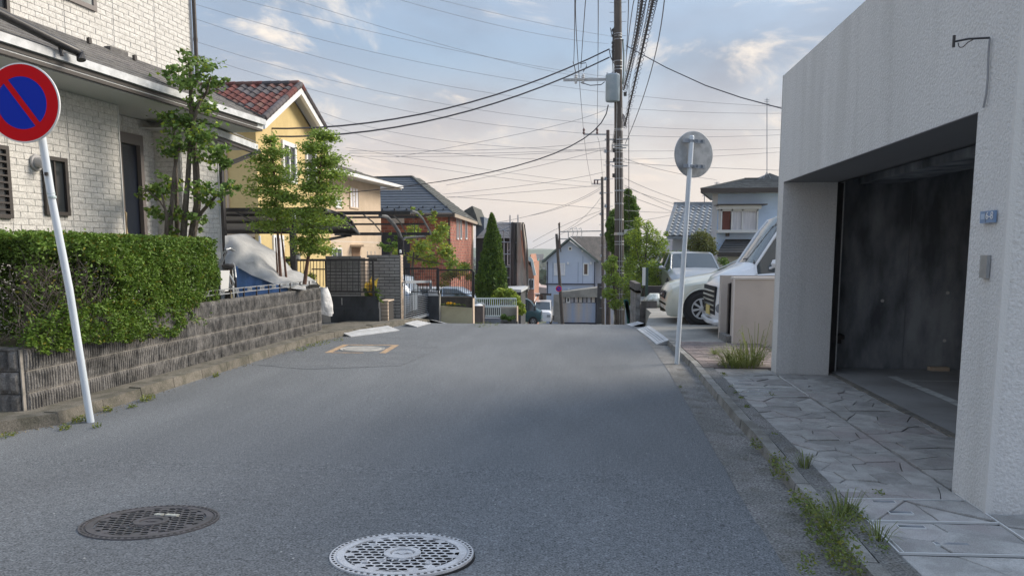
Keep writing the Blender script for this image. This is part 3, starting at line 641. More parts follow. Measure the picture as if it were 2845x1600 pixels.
# ---------------- foliage helper ----------------
def leafcloud(name, P, size, m, parent=None, nrm=None, tint=(.75, 1.2), droop=.3, asp=.5, org=None, kind='stuff', warm=None):
    P = np.asarray(P, float); n = len(P)
    d = rng.normal(size=(n, 3)); d[:, 2] = d[:, 2]*.5-droop*.4
    if nrm is not None: d += np.asarray(nrm)*.6
    d /= np.linalg.norm(d, axis=1)[:, None]
    u = rng.normal(size=(n, 3)); s = np.cross(d, u); s /= np.linalg.norm(s, axis=1)[:, None]; nn = np.cross(s, d)
    L = (size*rng.uniform(.65, 1.3, n))[:, None]; W = L*asp
    v = np.empty((n, 4, 3)); v[:, 0] = P-d*L*.5; v[:, 1] = P+s*W*.5+nn*W*.15-d*L*.05; v[:, 2] = P+d*L*.5-nn*L*.12; v[:, 3] = P-s*W*.5+nn*W*.15-d*L*.05
    org_ = np.array(ORG[parent.name]) if parent is not None else P.mean(0) if org is None else np.array(org)
    v = (v-org_).reshape(-1, 3); me = bpy.data.meshes.new(name)
    me.vertices.add(4*n); me.vertices.foreach_set('co', v.ravel()); me.loops.add(6*n); me.polygons.add(2*n)
    b = 4*np.arange(n)[:, None]; me.loops.foreach_set('vertex_index', (b+np.array([[0, 1, 2, 0, 2, 3]])).ravel().astype(np.int32))
    me.polygons.foreach_set('loop_start', (3*np.arange(2*n)).astype(np.int32)); me.polygons.foreach_set('loop_total', np.full(2*n, 3, np.int32))
    me.update(calc_edges=True)
    at2 = me.attributes.new('tint', 'FLOAT_COLOR', 'POINT'); t = rng.uniform(tint[0], tint[1], n)
    col = np.stack([t, t, t, np.ones(n)], 1)
    if warm is not None:
        k = rng.random(n) < warm[0]; col[k, :3] *= np.array(warm[1])
    at2.data.foreach_set('color', np.repeat(col, 4, 0).astype(np.float32).ravel()); me.materials.append(m)
    if parent is not None: return put(name, me, parent, kind=kind)
    return put(name, me, None, tuple(org_), kind=kind)
hedgeg = leafmat('hedge_leaf', (.115, .205, .032), (.175, .285, .045)); treeg = leafmat('tree_leaf', (.11, .19, .045), (.17, .27, .065)); mapleg = leafmat('maple_leaf', (.24, .36, .07), (.32, .44, .09))
conif = leafmat('conifer_leaf', (.08, .15, .03), (.13, .22, .04)); bushy = leafmat('bush_leaf', (.22, .32, .06), (.30, .41, .08)); limeg = leafmat('lime_leaf', (.34, .42, .06), (.27, .36, .055)); weedg = leafmat('weed_leaf', (.13, .19, .045), (.20, .24, .07))
grassm = leafmat('grass_blade', (.15, .20, .06), (.22, .24, .09))
# hedge
hg = thing('hedge', 'clipped green hedge with a bare twiggy corner on top of the dark block wall', 'hedge', (-5.1, 8, .8))
botpx = [(55, 964), (209, 982), (237, 955), (400, 946), (500, 937), (587, 900), (612, 850)]
bt = sorted((atx(u, v, -4.66).y, atx(u, v, -4.66).z) for u, v in botpx)
P = []
def nzv(a, b, c=0): return noise.noise(Vector((a, b, c)))
n = 0
while n < 34000:
    y = random.uniform(6.2, 9.78); z = random.uniform(.5, 1.68); bz = interp(y, bt)+.05*nzv(y*6, 3)
    if z < bz: continue
    bulge = .10*nzv(y*2.2, z*2.2)+.05*nzv(y*7, z*7, 4); depth = abs(random.gauss(0, .07))
    bare = (y < 7.35 and .98+.1*nzv(y*5, 1) < z < 1.50+.05*nzv(y*4, 9)-max(0, y-6.9)*.35)
    if bare and random.random() < .93-.25*max(0, nzv(y*6, z*6, 2)): n += 1; continue
    if nzv(y*3.3, z*3.6, 8) < -.26 and random.random() < .8: n += 1; continue
    x = -4.68+bulge-depth-(.10 if z > 1.55 else 0)*(z-1.55)*5-max(0, (1.0-z))*.10
    if y > 9.55: x -= (y-9.55)**2*3
    P.append((x, y, z)); n += 1
for i in range(9000):                                         # top surface, fresh growth
    y = random.uniform(6.25, 9.74); x = random.uniform(-5.75, -4.72); P.append((x, y, 1.62+.035*nzv(x*4, y*4)+abs(random.gauss(0, .025))))
for i in range(5200):                                         # far end
    z = random.uniform(.8, 1.62); x = random.uniform(-5.6, -4.75); P.append((x, 9.74+.07*nzv(x*4, z*4)-abs(random.gauss(0, .05)), z))
for i in range(9000):                                         # wing that turns left
    x = random.uniform(-9, -4.85); z = random.uniform(.65, 1.62)
    if z < 1.46+.05*nzv(x*5, 2) and random.random() < .96: 
        if random.random() < .85: continue
    P.append((x, 6.27+.06*nzv(x*4, z*4)+abs(random.gauss(0, .06)), z))
for i in range(9000): x = random.uniform(-9, -4.8); P.append((x, random.uniform(6.25, 7.2), 1.60+.035*nzv(x*4, i*.001)+abs(random.gauss(0, .03))))
leafcloud('foliage', P, .040, hedgeg, hg, nrm=(.35, -.1, .55), tint=(.6, 1.25), droop=.1, warm=(.06, (1.5, .85, .6)))
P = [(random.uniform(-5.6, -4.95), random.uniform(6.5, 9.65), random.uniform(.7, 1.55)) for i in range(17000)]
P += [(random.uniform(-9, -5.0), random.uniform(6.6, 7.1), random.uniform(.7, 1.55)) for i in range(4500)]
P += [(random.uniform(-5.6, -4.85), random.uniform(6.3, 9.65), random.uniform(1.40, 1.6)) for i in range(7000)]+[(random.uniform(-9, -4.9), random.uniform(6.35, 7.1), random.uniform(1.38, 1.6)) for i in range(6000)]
leafcloud('inner_foliage', P, .05, hedgeg, hg, tint=(.35, .7))  # inner leaves tinted dark, painting in the shade inside the hedge
mb = MB()
for i in range(620):                                          # bare twigs of the worn corner
    if i < 260: x = random.uniform(-4.98, -4.74); y = random.uniform(6.3, 7.4)
    else: x = random.uniform(-7.6, -4.9); y = random.uniform(6.32, 6.55)
    z = random.uniform(.66, 1.3); p = Vector((x, y, z)); d = Vector((random.uniform(-.5, .5), random.uniform(-.6, .6), random.uniform(.1, .9))).normalized(); pts = [p]
    for s in range(4): d = (d+Vector((random.uniform(-.5, .5), random.uniform(-.5, .5), random.uniform(-.25, .35)))*.5).normalized(); pts.append(pts[-1]+d*.065); 
    pts = [q if q.z < 1.58 else Vector((q.x, q.y, 1.58)) for q in pts]
    mb.tube(pts, [.0045, .004, .0035, .0025, .0015], 4)
part('twigs', mb, twigm, hg, kind='stuff')
for (x, y) in ((-5.1, 6.55), (-5.2, 7.0), (-5.9, 6.6), (-6.8, 6.6), (-5.2, 7.9), (-5.2, 8.7)):
    mb = MB(); mb.tube([(x, y, .6), (x+.03, y+.03, .95), (x-.05, y+.08, 1.3), (x, y+.15, 1.55)], [.022, .018, .013, .006], 6); mb.tube([(x+.03, y+.03, .9), (x+.15, y-.05, 1.15), (x+.1, y-.1, 1.4)], [.014, .009, .004], 5); mb.tube([(x+.03, y+.03, .95), (x-.12, y-.1, 1.2), (x-.2, y-.1, 1.45)], [.014, .009, .004], 5)
    part('stem', mb, bark, hg)
# ---------------- white house on the left ----------------
TH = radians(6.2); H = Matrix.Translation((-5.19, 12.44, 0)) @ Matrix.Rotation(-TH, 4, 'Z')
def hx(u, v, xp):
    d = ray(u, v); ex = (cos(TH), -sin(TH)); t = (xp+(-5.19)*ex[0]+12.44*ex[1])/(d[0]*ex[0]+d[1]*ex[1]); dx, dy = d[0]*t+5.19, d[1]*t-12.44
    return dx*sin(TH)+dy*cos(TH), EYE+d[2]*t
def siding(name, L, Hh, seed, parent, M, face=1):
    """one cladding panel: rows of rough bricks standing proud of a joint-coloured board"""
    r = random.Random(seed); mb = MB(M); rows = int(round(Hh/.0745)); rh = Hh/rows
    for j in range(rows):
        x = -(.11 if j % 2 else 0)
        while x < L-.01:
            x0 = max(0.004, x+.002); x1 = min(L-.004, x+.218); x += .22
            if x1-x0 < .01: continue
            z0 = j*rh+.0014; z1 = (j+1)*rh-.0014; a, b, c, d = [r.uniform(.003, .009) for _ in range(4)]; e = .003
            mb.add([(x0, 0, z0), (x1, 0, z0), (x1, 0, z1), (x0, 0, z1), (x0+e, -a, z0+e), (x1-e, -b, z0+e), (x1-e, -c, z1-e), (x0+e, -d, z1-e), ((x0+x1)/2, -r.uniform(.004, .012), (z0+z1)/2)],
                   [(0, 1, 5, 4), (1, 2, 6, 5), (2, 3, 7, 6), (3, 0, 4, 7), (4, 5, 8), (5, 6, 8), (6, 7, 8), (7, 4, 8)])
    return part('siding_panel', mb, sidingm, parent)
wh = thing('house', 'white brick-pattern clad house with grey eave roof at the left edge', 'house', (-6.6, 9.5, 0))
def panels(xp, y0, y1, z0, z1, W=.91, seedb=0):
    y = y1; k = 0
    while y > y0+.01:
        a = max(y0, y-W); Mp = H @ Matrix.Translation((xp, a, z0)) @ Matrix.Rotation(pi/2, 4, 'Z'); siding('siding_panel', y-a, z1-z0, seedb+k, wh, Mp); y = a; k += 1
def panelsx(yp, x0, x1, z0, z1, W=.91, seedb=50):
    x = x0; k = 0
    while x < x1-.01:
        b = min(x1, x+W); Mp = H @ Matrix.Translation((x, yp, z0)); siding('siding_panel', b-x, z1-z0, seedb+k, wh, Mp); x = b; k += 1
mb = MB(H)
mb.box(-6, -.722, -9, -2.56, .3, 3.45); mb.box(-6, -1.182, -2.56, -1.2, .3, 3.449); mb.box(-6, -.722, -1.2, -.24, .3, 3.45)
mb.box(-6, -1.082, -9, -.25, 3.6, 6.8)
part('wall', mb, jointm, wh)
panels(-.72, -8.0, -2.56, 1.2, 3.448, seedb=1); panels(-1.18, -2.56, -1.2, 1.2, 3.448, .68, 20); panels(-.72, -1.2, -.24, .6, 3.448, .96, 30)
panelsx(-1.202, -1.18, -.722, .8, 3.448, .46)
panels(-1.08, -7.2, -.25, 3.9, 6.7, seedb=60)
mb = MB(H); mb.box(-.735, -.70, -.243, -.225, .6, 3.45); mb.box(-1.095, -1.06, -.253, -.235, 3.9, 6.7); mb.box(-.72, -.702, -2.566, -2.55, 1.2, 3.45); part('corner_trim', mb, MATS['pale_trim'], wh)
# soffit, fascia, gutter
mb = MB(H); mb.box(-1.3, -.06, -8.5, -.06, 3.452, 3.462); part('soffit', mb, soffitm, wh)
mb = MB(H); mb.box(-.05, .0, -8.5, 0, 3.50, 3.62); mb.box(-1.0, -.05, -.05, 0, 3.50, 3.62); part('fascia', mb, white, wh)
mb = MB(H); mb.box(-.055, .055, -8.5, .0, 3.565, 3.655); part('gutter', mb, mat('gutter_white', (.62, .64, .67), .5, (.48, .50, .52), scale=7), wh)
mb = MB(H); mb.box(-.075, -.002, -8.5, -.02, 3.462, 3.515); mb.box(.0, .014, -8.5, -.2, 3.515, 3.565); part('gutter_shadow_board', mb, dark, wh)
# roof: rows of shingles rising to the upper wall, hipped at the far end
RS = (4.23-3.62)/1.08; n_r = 9
for k in range(n_r):
    x0 = -.0-1.12*k/n_r; x1 = x0-1.12/n_r-.02; z0 = 3.665+RS*(-x0); z1 = 3.665+RS*(-x1)
    y1a = -.0+(x0)*.55; y1b = -.0+(x1)*.55
    mb = MB(H); mb.hexa([(x0+.012, -8.5, z0), (x0+.012, y1a, z0), (x1, y1b, z1-.004), (x1, -8.5, z1-.004), (x0+.012, -8.5, z0+.014), (x0+.012, y1a, z0+.014), (x1, y1b, z1+.002), (x1, -8.5, z1+.002)])
    part('shingle_course', mb, shinglem, wh)
mb = MB(H); mb.hexa([(0, 0, 3.64), (-1.12, -.6, 4.26), (-6, -.6, 4.26), (-6, 0, 3.64), (0, 0, 3.67), (-1.12, -.6, 4.29), (-6, -.6, 4.29), (-6, 0, 3.67)]); mb.bar((0.02, .01, 3.69), (-1.12, -.58, 4.29), .06, .03); part('hip_roof', mb, shinglem, wh)
mb = MB(H)
for y, x in ((-1.95, -.88), (-1.2, -.85), (-2.8, -.9), (-.95, -.8)): z = 3.69+RS*(-x); mb.box(x-.02, x+.02, y, y+.05, z, z+.07)
part('snow_guard', mb, dark, wh)
mb = MB(H); y0, y1 = hx(313, 150, -.95)[0], hx(362, 160, -.95)[0]; mb.box(-1.09, -.98, y0, y1, 4.18, 4.30); part('flashing', mb, shinglem, wh)
# black rain pipe lying on the roof, and the upper downpipe
def onroof(u, v, h):
    f = lambda z: z-(3.665+RS*(-(H.inverted() @ atz(u, v, z)).x)+h)
    a, b = f(3.8), f(4.0); return atz(u, v, 3.8-a*.2/(b-a))
pp = [onroof(-40, 18, .22), onroof(60, 68, .17), onroof(140, 108, .13), onroof(205, 140, .10), onroof(222, 150, .09), onroof(226, 168, .03)]
mb = MB(); mb.tube(pp, .048, 10); part('rain_pipe', mb, black, wh, True)
mb = MB(); q = onroof(165, 124, .10); mb.tube([q, q+Vector((.02, 0, -.12))], .02, 6); part('pipe_bracket', mb, black, wh)
mb = MB(H); mb.tube([(-1.02, -.22, 4.2), (-1.02, -.22, 6.8)], .032, 10); mb.tube([(-1.02, -.22, 4.9), (-1.02, -.22, 4.95)], .037, 10); part('downpipe', mb, dark, wh, True)
def hwin(xp, y0, y1, z0, z1, name='window', fr=.045, proud=.05, glass=glassd, sash=True, mf=None):
    mf = mf or dark; mb = MB(H); X = xp+.0
    for a in ((y0-fr, y0, z0-fr, z1+fr), (y1, y1+fr, z0-fr, z1+fr), (y0, y1, z0-fr, z0), (y0, y1, z1, z1+fr)): mb.box(X-.02, X+proud, a[0], a[1], a[2], a[3])
    if sash: mb.box(X, X+.03, (y0+y1)/2-.012, (y0+y1)/2+.012, z0, z1)
    w_ = part(name, mb, mf, wh)
    if glass: mb = MB(H); mb.box(X, X+.018, y0, y1, z0, z1); part('pane', mb, glass, w_)
    return w_
a, b = hx(120, 448, -.72), hx(180, 590, -.72); hwin(-.72, a[0], b[0], b[1], a[1]+.02)
w1 = hwin(-.72, -4.95, hx(12, 500, -.72)[0], 1.91, 2.62, sash=False); mb = MB(H)
for k in range(9): z = 1.95+.075*k; mb.box(-.70, -.66, -4.95, hx(12, 500, -.72)[0], z, z+.02)
part('louvre', mb, dark, w1)
a = hx(172, 0, -1.08); b = hx(262, 34, -1.08); hwin(-1.08, a[0]-.7, b[0]-.05, b[1]+.06, b[1]+1.1, glass=glassb, sash=False, fr=.06, proud=.04, mf=mat('bronze_frame', (.17, .15, .145), .5))
a = hx(-20, 0, -1.08); b = hx(10, 28, -1.08); hwin(-1.08, a[0]-.8, b[0], b[1], b[1]+1.1, sash=False)
# vent hood
c = hx(97, 452, -.72); mb = MB(H @ Matrix.Translation((-.70, c[0], c[1])))
mb.lathe([(0, 0), (.095, 0), (.09, .02), (.07, .02)], axis='x', n=24)
for k in range(6): 
    a0 = k*pi/12; mb.lathe([(.065-.003*k, .02+.016*k), (.065-.004*k, .036+.016*k)], axis='x', n=18)
mb.tube([(.0, 0, .0), (.07, 0, .0), (.11, 0, -.02), (.125, 0, -.07)], [.062, .062, .058, .045], 16); part('vent_hood', mb, mat('hood_grey', (.42, .42, .43), .5), wh, True)
# entrance door in the recess
y0, y1 = -2.55, -1.62; mb = MB(H); 
mb.box(-1.19, -1.10, y1, y1+.07, 1.0, 3.05); mb.box(-1.19, -1.10, y0, y1+.07, 3.05, 3.20); mb.box(-1.19, -1.11, y1+.07, y1+.085, 1.0, 3.2)
dr = part('door_frame', mb, MATS['bronze_frame'], wh)
mb = MB(H); mb.box(-1.185, -1.15, y0, y1-.33, 1.0, 3.05); part('door', mb, mat('door_brown', (.13, .11, .10), .5), wh)
mb = MB(H); mb.box(-1.149, -1.144, y0+.12, y0+.36, 1.1, 2.9); part('door_glass', mb, glassd, wh)
mb = MB(H); mb.box(-1.185, -1.165, y1-.32, y1, 1.0, 3.05); part('side_light', mb, mat('navy_panel', (.012, .017, .03), .25), wh)
mb = MB(H); mb.tube([(-1.14, y1-.40, 1.72), (-1.09, y1-.40, 1.75), (-1.09, y1-.40, 2.05), (-1.14, y1-.40, 2.08)], .013, 8); mb.box(-1.15, -1.135, y1-.43, y1-.37, 1.7, 1.95); part('door_handle', mb, mat('brass', (.55, .45, .28), .35, metal=.5), wh)
# lower rear roof beyond the main eave
A_, B_ = atz(560, 341, 3.42), atz(717, 402, 3.42); dv = (B_-A_).normalized(); nv = Vector((-dv.y, dv.x, 0)); A_ -= dv*.15
mb = MB(); U = Vector((0, 0, 1)); mb.hexa([A_-U*.10, B_-U*.10, B_+nv*.06-U*.10, A_+nv*.06-U*.10, A_, B_, B_+nv*.06, A_+nv*.06]); part('gutter', mb, MATS['gutter_white'], wh)
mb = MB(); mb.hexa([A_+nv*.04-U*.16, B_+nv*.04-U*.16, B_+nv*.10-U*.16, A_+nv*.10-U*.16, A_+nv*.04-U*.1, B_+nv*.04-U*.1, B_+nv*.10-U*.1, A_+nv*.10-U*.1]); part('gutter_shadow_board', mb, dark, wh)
for k in range(6):
    a0, a1 = .2*k, .2*k+.22; mb = MB(); p = A_+nv*a0+U*(.02+a0*.45); q = B_+nv*a0+U*(.02+a0*.45); p2 = A_+nv*a1+U*(.01+a1*.45); q2 = B_-dv*(.15)+nv*a1+U*(.01+a1*.45)
    if k: q = q-dv*.15*k
    q2 = B_+nv*a1+U*(.01+a1*.45)-dv*.15*(k+1); mb.hexa([p, q, q2, p2, p+U*.018, q+U*.018, q2+U*.006, p2+U*.006]); part('shingle_course', mb, shinglem, wh)
mb = MB(); mb.hexa([A_+nv*.08-U*.1, B_+nv*.08-U*.1, B_+nv*1.1-U*.1, A_+nv*1.1-U*.1, A_+nv*.08-U*.09, B_+nv*.08-U*.09, B_+nv*1.1-U*.09, A_+nv*1.1-U*.09]); part('soffit', mb, soffitm, wh)
# ---------------- trees in front of the white house ----------------
def clump(u, v, Y, rpx, n, sq=.7, spread=.8, hollow=.35, sub=0):
    c = at(u, v, Y); r = rpx/FPX*Y; out = []
    if sub:
        for k in range(sub):
            d = Vector((random.gauss(0, 1), random.gauss(0, 1), random.gauss(0, 1))).normalized()*random.uniform(.3, 1); q = Vector((c.x+d.x*r, c.y+d.y*r, c.z+d.z*r*sq)); s_ = r*random.uniform(.18, .36)
            for i in range(int(n/sub*random.uniform(.5, 1.5))): out.append((q.x+random.gauss(0, s_), q.y+random.gauss(0, s_), q.z+random.gauss(0, s_*.55)))
        return out
    for i in range(n):
        d = Vector((random.gauss(0, 1), random.gauss(0, 1), random.gauss(0, 1))).normalized(); k = r*(hollow+(1-hollow)*random.random()**.6)
        k *= 1+.35*noise.noise(d*2.2+c)
        out.append((c.x+d.x*k, c.y+d.y*k*spread, c.z+d.z*k*sq))
    return out
def limb(mb, pts, r0, r1, n=7): m = len(pts); mb.tube(pts, [r0+(r1-r0)*i/(m-1) for i in range(m)], n)
t1 = thing('tree', 'multi-stemmed tree with round dark leaves in front of the white house entrance', 'tree', tuple(at(500, 760, 9.9)))
YT = 9.95
stems = [[(455, 720), (462, 650), (463, 600), (450, 540)], [(470, 720), (472, 650), (478, 560), (485, 470), (500, 400)], [(492, 720), (492, 640), (490, 520), (486, 420), (480, 330)], [(512, 720), (510, 650), (515, 580), (522, 500), (528, 400), (540, 330), (560, 270)],
         [(530, 720), (535, 650), (548, 570), (545, 470), (535, 360), (532, 300), (530, 220), (525, 160)], [(533, 690), (545, 620), (560, 590), (600, 545), (640, 520)], [(532, 320), (550, 295), (575, 255), (585, 215)], [(545, 560), (530, 520), (505, 500)], [(470, 600), (445, 560), (410, 530), (385, 520)]]
rad = [.036, .042, .038, .052, .062, .038, .03, .016, .014]
for k, (s, r) in enumerate(zip(stems, rad)):
    mb = MB(); yo = (-.15, -.05, .1, .0, .05, .05, .05, 0, -.1)[k]; limb(mb, [at(u, v, YT+yo+.05*sin(i*2.)) for i, (u, v) in enumerate(s)], r, r*.35, 8); part('trunk' if k < 5 else 'limb', mb, bark, t1, True)
CL = [(480, 195, 45, 260), (530, 165, 30, 120), (575, 190, 42, 260), (600, 235, 34, 240), (520, 225, 50, 240), (560, 290, 48, 330), (480, 330, 48, 330), (540, 350, 45, 300), (505, 400, 55, 420), (590, 430, 55, 480), (560, 385, 45, 300), (480, 430, 30, 110), (620, 460, 30, 130), (455, 520, 44, 300), (420, 540, 32, 150), (475, 590, 48, 260), (430, 585, 26, 90), (560, 525, 40, 190), (610, 530, 40, 170), (640, 510, 28, 90), (580, 560, 32, 110), (525, 600, 30, 90), (560, 620, 24, 60), (480, 640, 20, 50), (395, 525, 14, 25), (660, 520, 14, 22), (545, 640, 16, 30), (600, 340, 22, 60)]
P = []
for u, v, r, n in CL: P += clump(u, v, YT+random.uniform(-.2, .2), r*1.0, int(n*.62), .8, .9, sub=max(4, r//5))
leafcloud('foliage', P, .066, treeg, t1, tint=(.6, 1.5), asp=.8, warm=(.14, (1.9, 1.5, .7)))
def layered(name_label, trunk, tiers, Y, mleaf, size, seedn, trunks2=None, mtr=barkr, cat='tree', grp=None, dens=1.0, name='tree', r0=.03, asp=.42):
    random.seed(seedn); t = thing(name, name_label, cat, tuple(at(*trunk[0], Y)), grp)
    mb = MB(); limb(mb, [at(u, v, Y+.06*sin(i)) for i, (u, v) in enumerate(trunk)], r0, r0*.25, 8); part('trunk', mb, mtr, t, True)
    for tt in (trunks2 or []): mb = MB(); limb(mb, [at(u, v, Y+.1) for u, v in tt], r0*.8, r0*.3, 8); part('trunk', mb, mtr, t, True)
    P = []
    br_ = MB()
    for u, v, wpx, hpx, n in tiers:
        c = at(u, v, Y); W_ = wpx/FPX*Y; Hh = hpx/FPX*Y
        tx = interp(-v, sorted((-b, a) for a, b in trunk)); root = at(tx, v+hpx*.5, Y)
        for s in range(max(3, int(wpx/9))):
            a = random.uniform(0, 2*pi); k = random.uniform(.5, 1); e = c+Vector((cos(a)*W_*k, sin(a)*W_*k*.8, Hh*random.uniform(-.3, .6)-.12*W_*k)); md = root.lerp(e, .5)+Vector((0, 0, Hh*.25)); br_.tube([root, md, e], [.009, .006, .003], 4)
            for q in range(int(n*2.0*dens/max(3, int(wpx/9)))):
                f_ = random.uniform(.25, 1.05); p = (root.lerp(md, f_*2) if f_ < .5 else md.lerp(e, f_*2-1)); w_ = W_*.30
                P.append((p.x+random.gauss(0, w_), p.y+random.gauss(0, w_), p.z+random.gauss(0, Hh*.52)-.01))
    part('branches', br_, mtr, t, kind='stuff'); leafcloud('foliage', P, size*1.2, mleaf, t, tint=(.6, 1.3), asp=asp, droop=.45, warm=(.12, (1.35, 1.15, .7))); return t
layered('slender reddish-stemmed tree with pale green layered leaves, left of its twin', [(782, 800), (776, 720), (770, 620), (765, 520), (757, 430), (752, 385)], [(752, 388, 26, 14, 200), (765, 420, 48, 16, 380), (735, 440, 40, 14, 260), (760, 465, 62, 16, 460), (725, 495, 48, 15, 330), (785, 500, 55, 16, 420), (745, 530, 70, 16, 520), (790, 545, 60, 14, 380), (725, 565, 46, 12, 230), (760, 590, 62, 15, 420), (740, 625, 55, 14, 330), (800, 615, 40, 12, 220)], 12.6, mapleg, .052, 3, [[(798, 800), (790, 720), (780, 640), (768, 560)], [(773, 800), (770, 740), (765, 660)]], dens=.85)
layered('slender tree with dense green layered leaves beside the carport post', [(846, 790), (853, 735), (862, 680), (872, 600), (885, 520), (893, 440), (898, 385)], [(905, 378, 40, 13, 330), (880, 372, 26, 12, 160), (890, 410, 62, 16, 540), (925, 440, 48, 14, 380), (865, 450, 48, 14, 340), (895, 480, 70, 16, 600), (850, 510, 50, 14, 330), (915, 520, 62, 15, 520), (885, 555, 66, 16, 500), (850, 585, 52, 14, 360), (905, 610, 60, 15, 460), (870, 640, 50, 14, 330), (845, 665, 48, 15, 400), (880, 690, 44, 14, 360), (835, 690, 36, 12, 220)], 12.5, mapleg, .052, 5, dens=.95, mtr=barkr, r0=.036)
# ---------------- carport posts and frames ----------------
def pbar(mb, a, b, w_, h=None): mb.bar(at(*a), at(*b), w_, h)
cp = thing('carport', 'near black-framed carport with smoked roof sheets behind the two slender trees', 'carport', tuple(at(624, 760, 13.6)))
XL = at(628, 600, 14.2).x
mb = MB(); q = at(624, 740, 13.6); mb.box(q.x-.05, q.x+.05, 13.55, 13.65, .0, 3.25); part('post', mb, black, cp)
q = at(817, 750, 13.9); mb = MB(); mb.box(q.x-.05, q.x+.05, 13.85, 13.95, .0, 2.25); part('post', mb, black, cp)
mb = MB(); pbar(mb, (600, 470, 12.9), (722, 421, 13.7), .06, .07); part('brace', mb, black, cp)
cgrey = mat('carport_grey', (.13, .135, .14), .5)
smoke = mat('smoked_sheet', (.16, .145, .15), .35, (.12, .11, .12), scale=2)
def arc_roof(root, u0, u1, Yn, Yf, vs, us_end, sheet=True, beams=None):
    """beams along X at heights vs from near/high to far/low; the right ends follow us_end"""
    pts_r = []
    n = len(vs)
    for i, v in enumerate(vs):
        Y = Yn+(Yf-Yn)*i/(n-1); a, b = at(u0, v, Y), at(us_end[i], v, Y); a.z = b.z = (a.z+b.z)/2
        mb = MB(); mb.bar(a, b, .05, .075 if i in (0, n-1) else .045); part('purlin', mb, black, root); pts_r.append((a, b))
    if sheet:
        for (a, b), (c, d) in zip(pts_r, pts_r[1:]):
            mb = MB(); U = Vector((0, 0, .02)); mb.hexa([a+U, b+U, d+U, c+U, a+U*1.3, b+U*1.3, d+U*1.3, c+U*1.3]); part('roof_sheet', mb, smoke, root)
    return pts_r
pr = arc_roof(cp, 600, 985, 13.9, 16.3, [583, 598, 618, 645], [905, 955, 980, 995])
mb = MB(); mb.tube([at(905, 584, 13.9), at(930, 590, 14.5), at(958, 612, 15.2), at(982, 635, 15.9), at(998, 650, 16.3)], .026, 6); part('end_rafter', mb, cgrey, cp)
for u0, u1 in ((650, 740), (760, 850), (830, 905)):
    mb = MB(); mb.tube([at(u0, 585, 13.95), at((u0+u1)/2, 612, 15), at(u1, 645, 16.2)], .018, 5); part('rafter', mb, black, cp)
mb = MB(); mb.tube([at(975, 648, 16.2), at(975, 655, 16.2), at(960, 656, 16.2), at(915, 665, 15.6), at(830, 672, 14.2)], .03, 6); part('drain_pipe', mb, black, cp)
cp2 = thing('carport', 'far open black carport frame with curved rafters beside the tile gate wall', 'carport', tuple(at(1115, 890, 17.5)))
pr = arc_roof(cp2, 930, 1190, 16.5, 19.2, [592, 604, 623, 650], [1140, 1163, 1180, 1195], sheet=False)
mb = MB(); mb.tube([at(1143, 586, 16.5), at(1160, 592, 17.1), at(1176, 610, 17.8), at(1190, 635, 18.7), at(1197, 650, 19.2)], .028, 6); part('end_rafter', mb, cgrey, cp2)
mb = MB(); mb.tube([at(1056, 598, 16.5), at(1075, 603, 16.9), at(1093, 622, 17.2), at(1108, 645, 17.4), at(1114, 662, 17.5)], .042, 8); part('main_arm', mb, cgrey, cp2)
for a, b in ((1010, 1062), (1092, 1130)):
    mb = MB(); mb.tube([at(a, 597, 16.6), at((a+b)/2, 617, 17.7), at(b, 649, 19.1)], .016, 5); part('rafter', mb, black, cp2)
q = at(1113, 750, 17.5); mb = MB(); mb.box(q.x-.05, q.x+.05, 17.45, 17.55, -.4, at(1113, 655, 17.5).z); part('post', mb, black, cp2)
mb = MB(); mb.tube([at(1180, 652, 19), at(1180, 657, 19), at(1125, 661, 17.6), at(1119, 668, 17.45), at(1119, 708, 17.45)], .03, 7); part('drain_pipe', mb, black, cp2)
# ---------------- tarp covered car and bicycle behind the wall ----------------
tc_ = thing('covered_car', 'parked car under a silver and blue tarpaulin behind the lattice rail', 'covered car', tuple(at(760, 830, 12.6)))
prof = [(625, 655), (645, 655), (690, 685), (735, 710), (760, 738), (775, 760), (800, 766), (830, 782), (850, 796)]
def tarp(vlo_f, Y0, Y1, inset, m, name, wave, sub=8):
    mb = MB(); cols = 36; rows = []
    for i in range(cols+1):
        u = 625+(850-625)*i/cols; vt = interp(u, prof); vb = vlo_f(u); row = []
        for j in range(sub+1):
            t = j/sub; v = vt+(vb-vt)*t; Y = Y0-(t**.6)*.75+.05*sin(u*.11+t*5)+.04*noise.noise(Vector((u*.03, t*2, wave)))+.012*noise.noise(Vector((u*.09, t*7, wave)))
            row.append(tuple(at(u, v, Y)))
        top_ = at(u, vt, Y0); back = [(top_.x-.05, Y0+.7, top_.z+.05), (top_.x-.1, Y1, top_.z-.25), (top_.x-.1, Y1+.1, .1)]
        rows.append(back[::-1]+row); 
    L = len(rows[0]); mb.v = [p for r in rows for p in r]; mb.f = [(i*L+j, i*L+j+1, (i+1)*L+j+1, (i+1)*L+j) for i in range(cols) for j in range(L-1)]
    part(name, mb, m, tc_, True)
tarp(lambda u: interp(u, [(625, 745), (665, 745), (700, 765), (760, 788), (800, 800), (850, 806)]), 12.9, 14.4, 0, tarpm, 'silver_cover', 1)
mb = MB(); vs = []
for i in range(25):
    u = 655+(800-655)*i/24; vt = interp(u, [(655, 738), (700, 762), (760, 786), (800, 797)])
    for j in range(4): vs.append(tuple(at(u, vt+(835-vt)*j/3, 12.22-.05*j+.03*sin(u*.17+j))))
mb.v = vs; mb.f = [(i*4+j, i*4+j+1, i*4+j+5, i*4+j+4) for i in range(24) for j in range(3)]; part('blue_flap', mb, tarpb, tc_, True)
bk = thing('bicycle', 'silver city bicycle leaning between the hedge and the covered car', 'bicycle', tuple(at(660, 840, 10.6)))
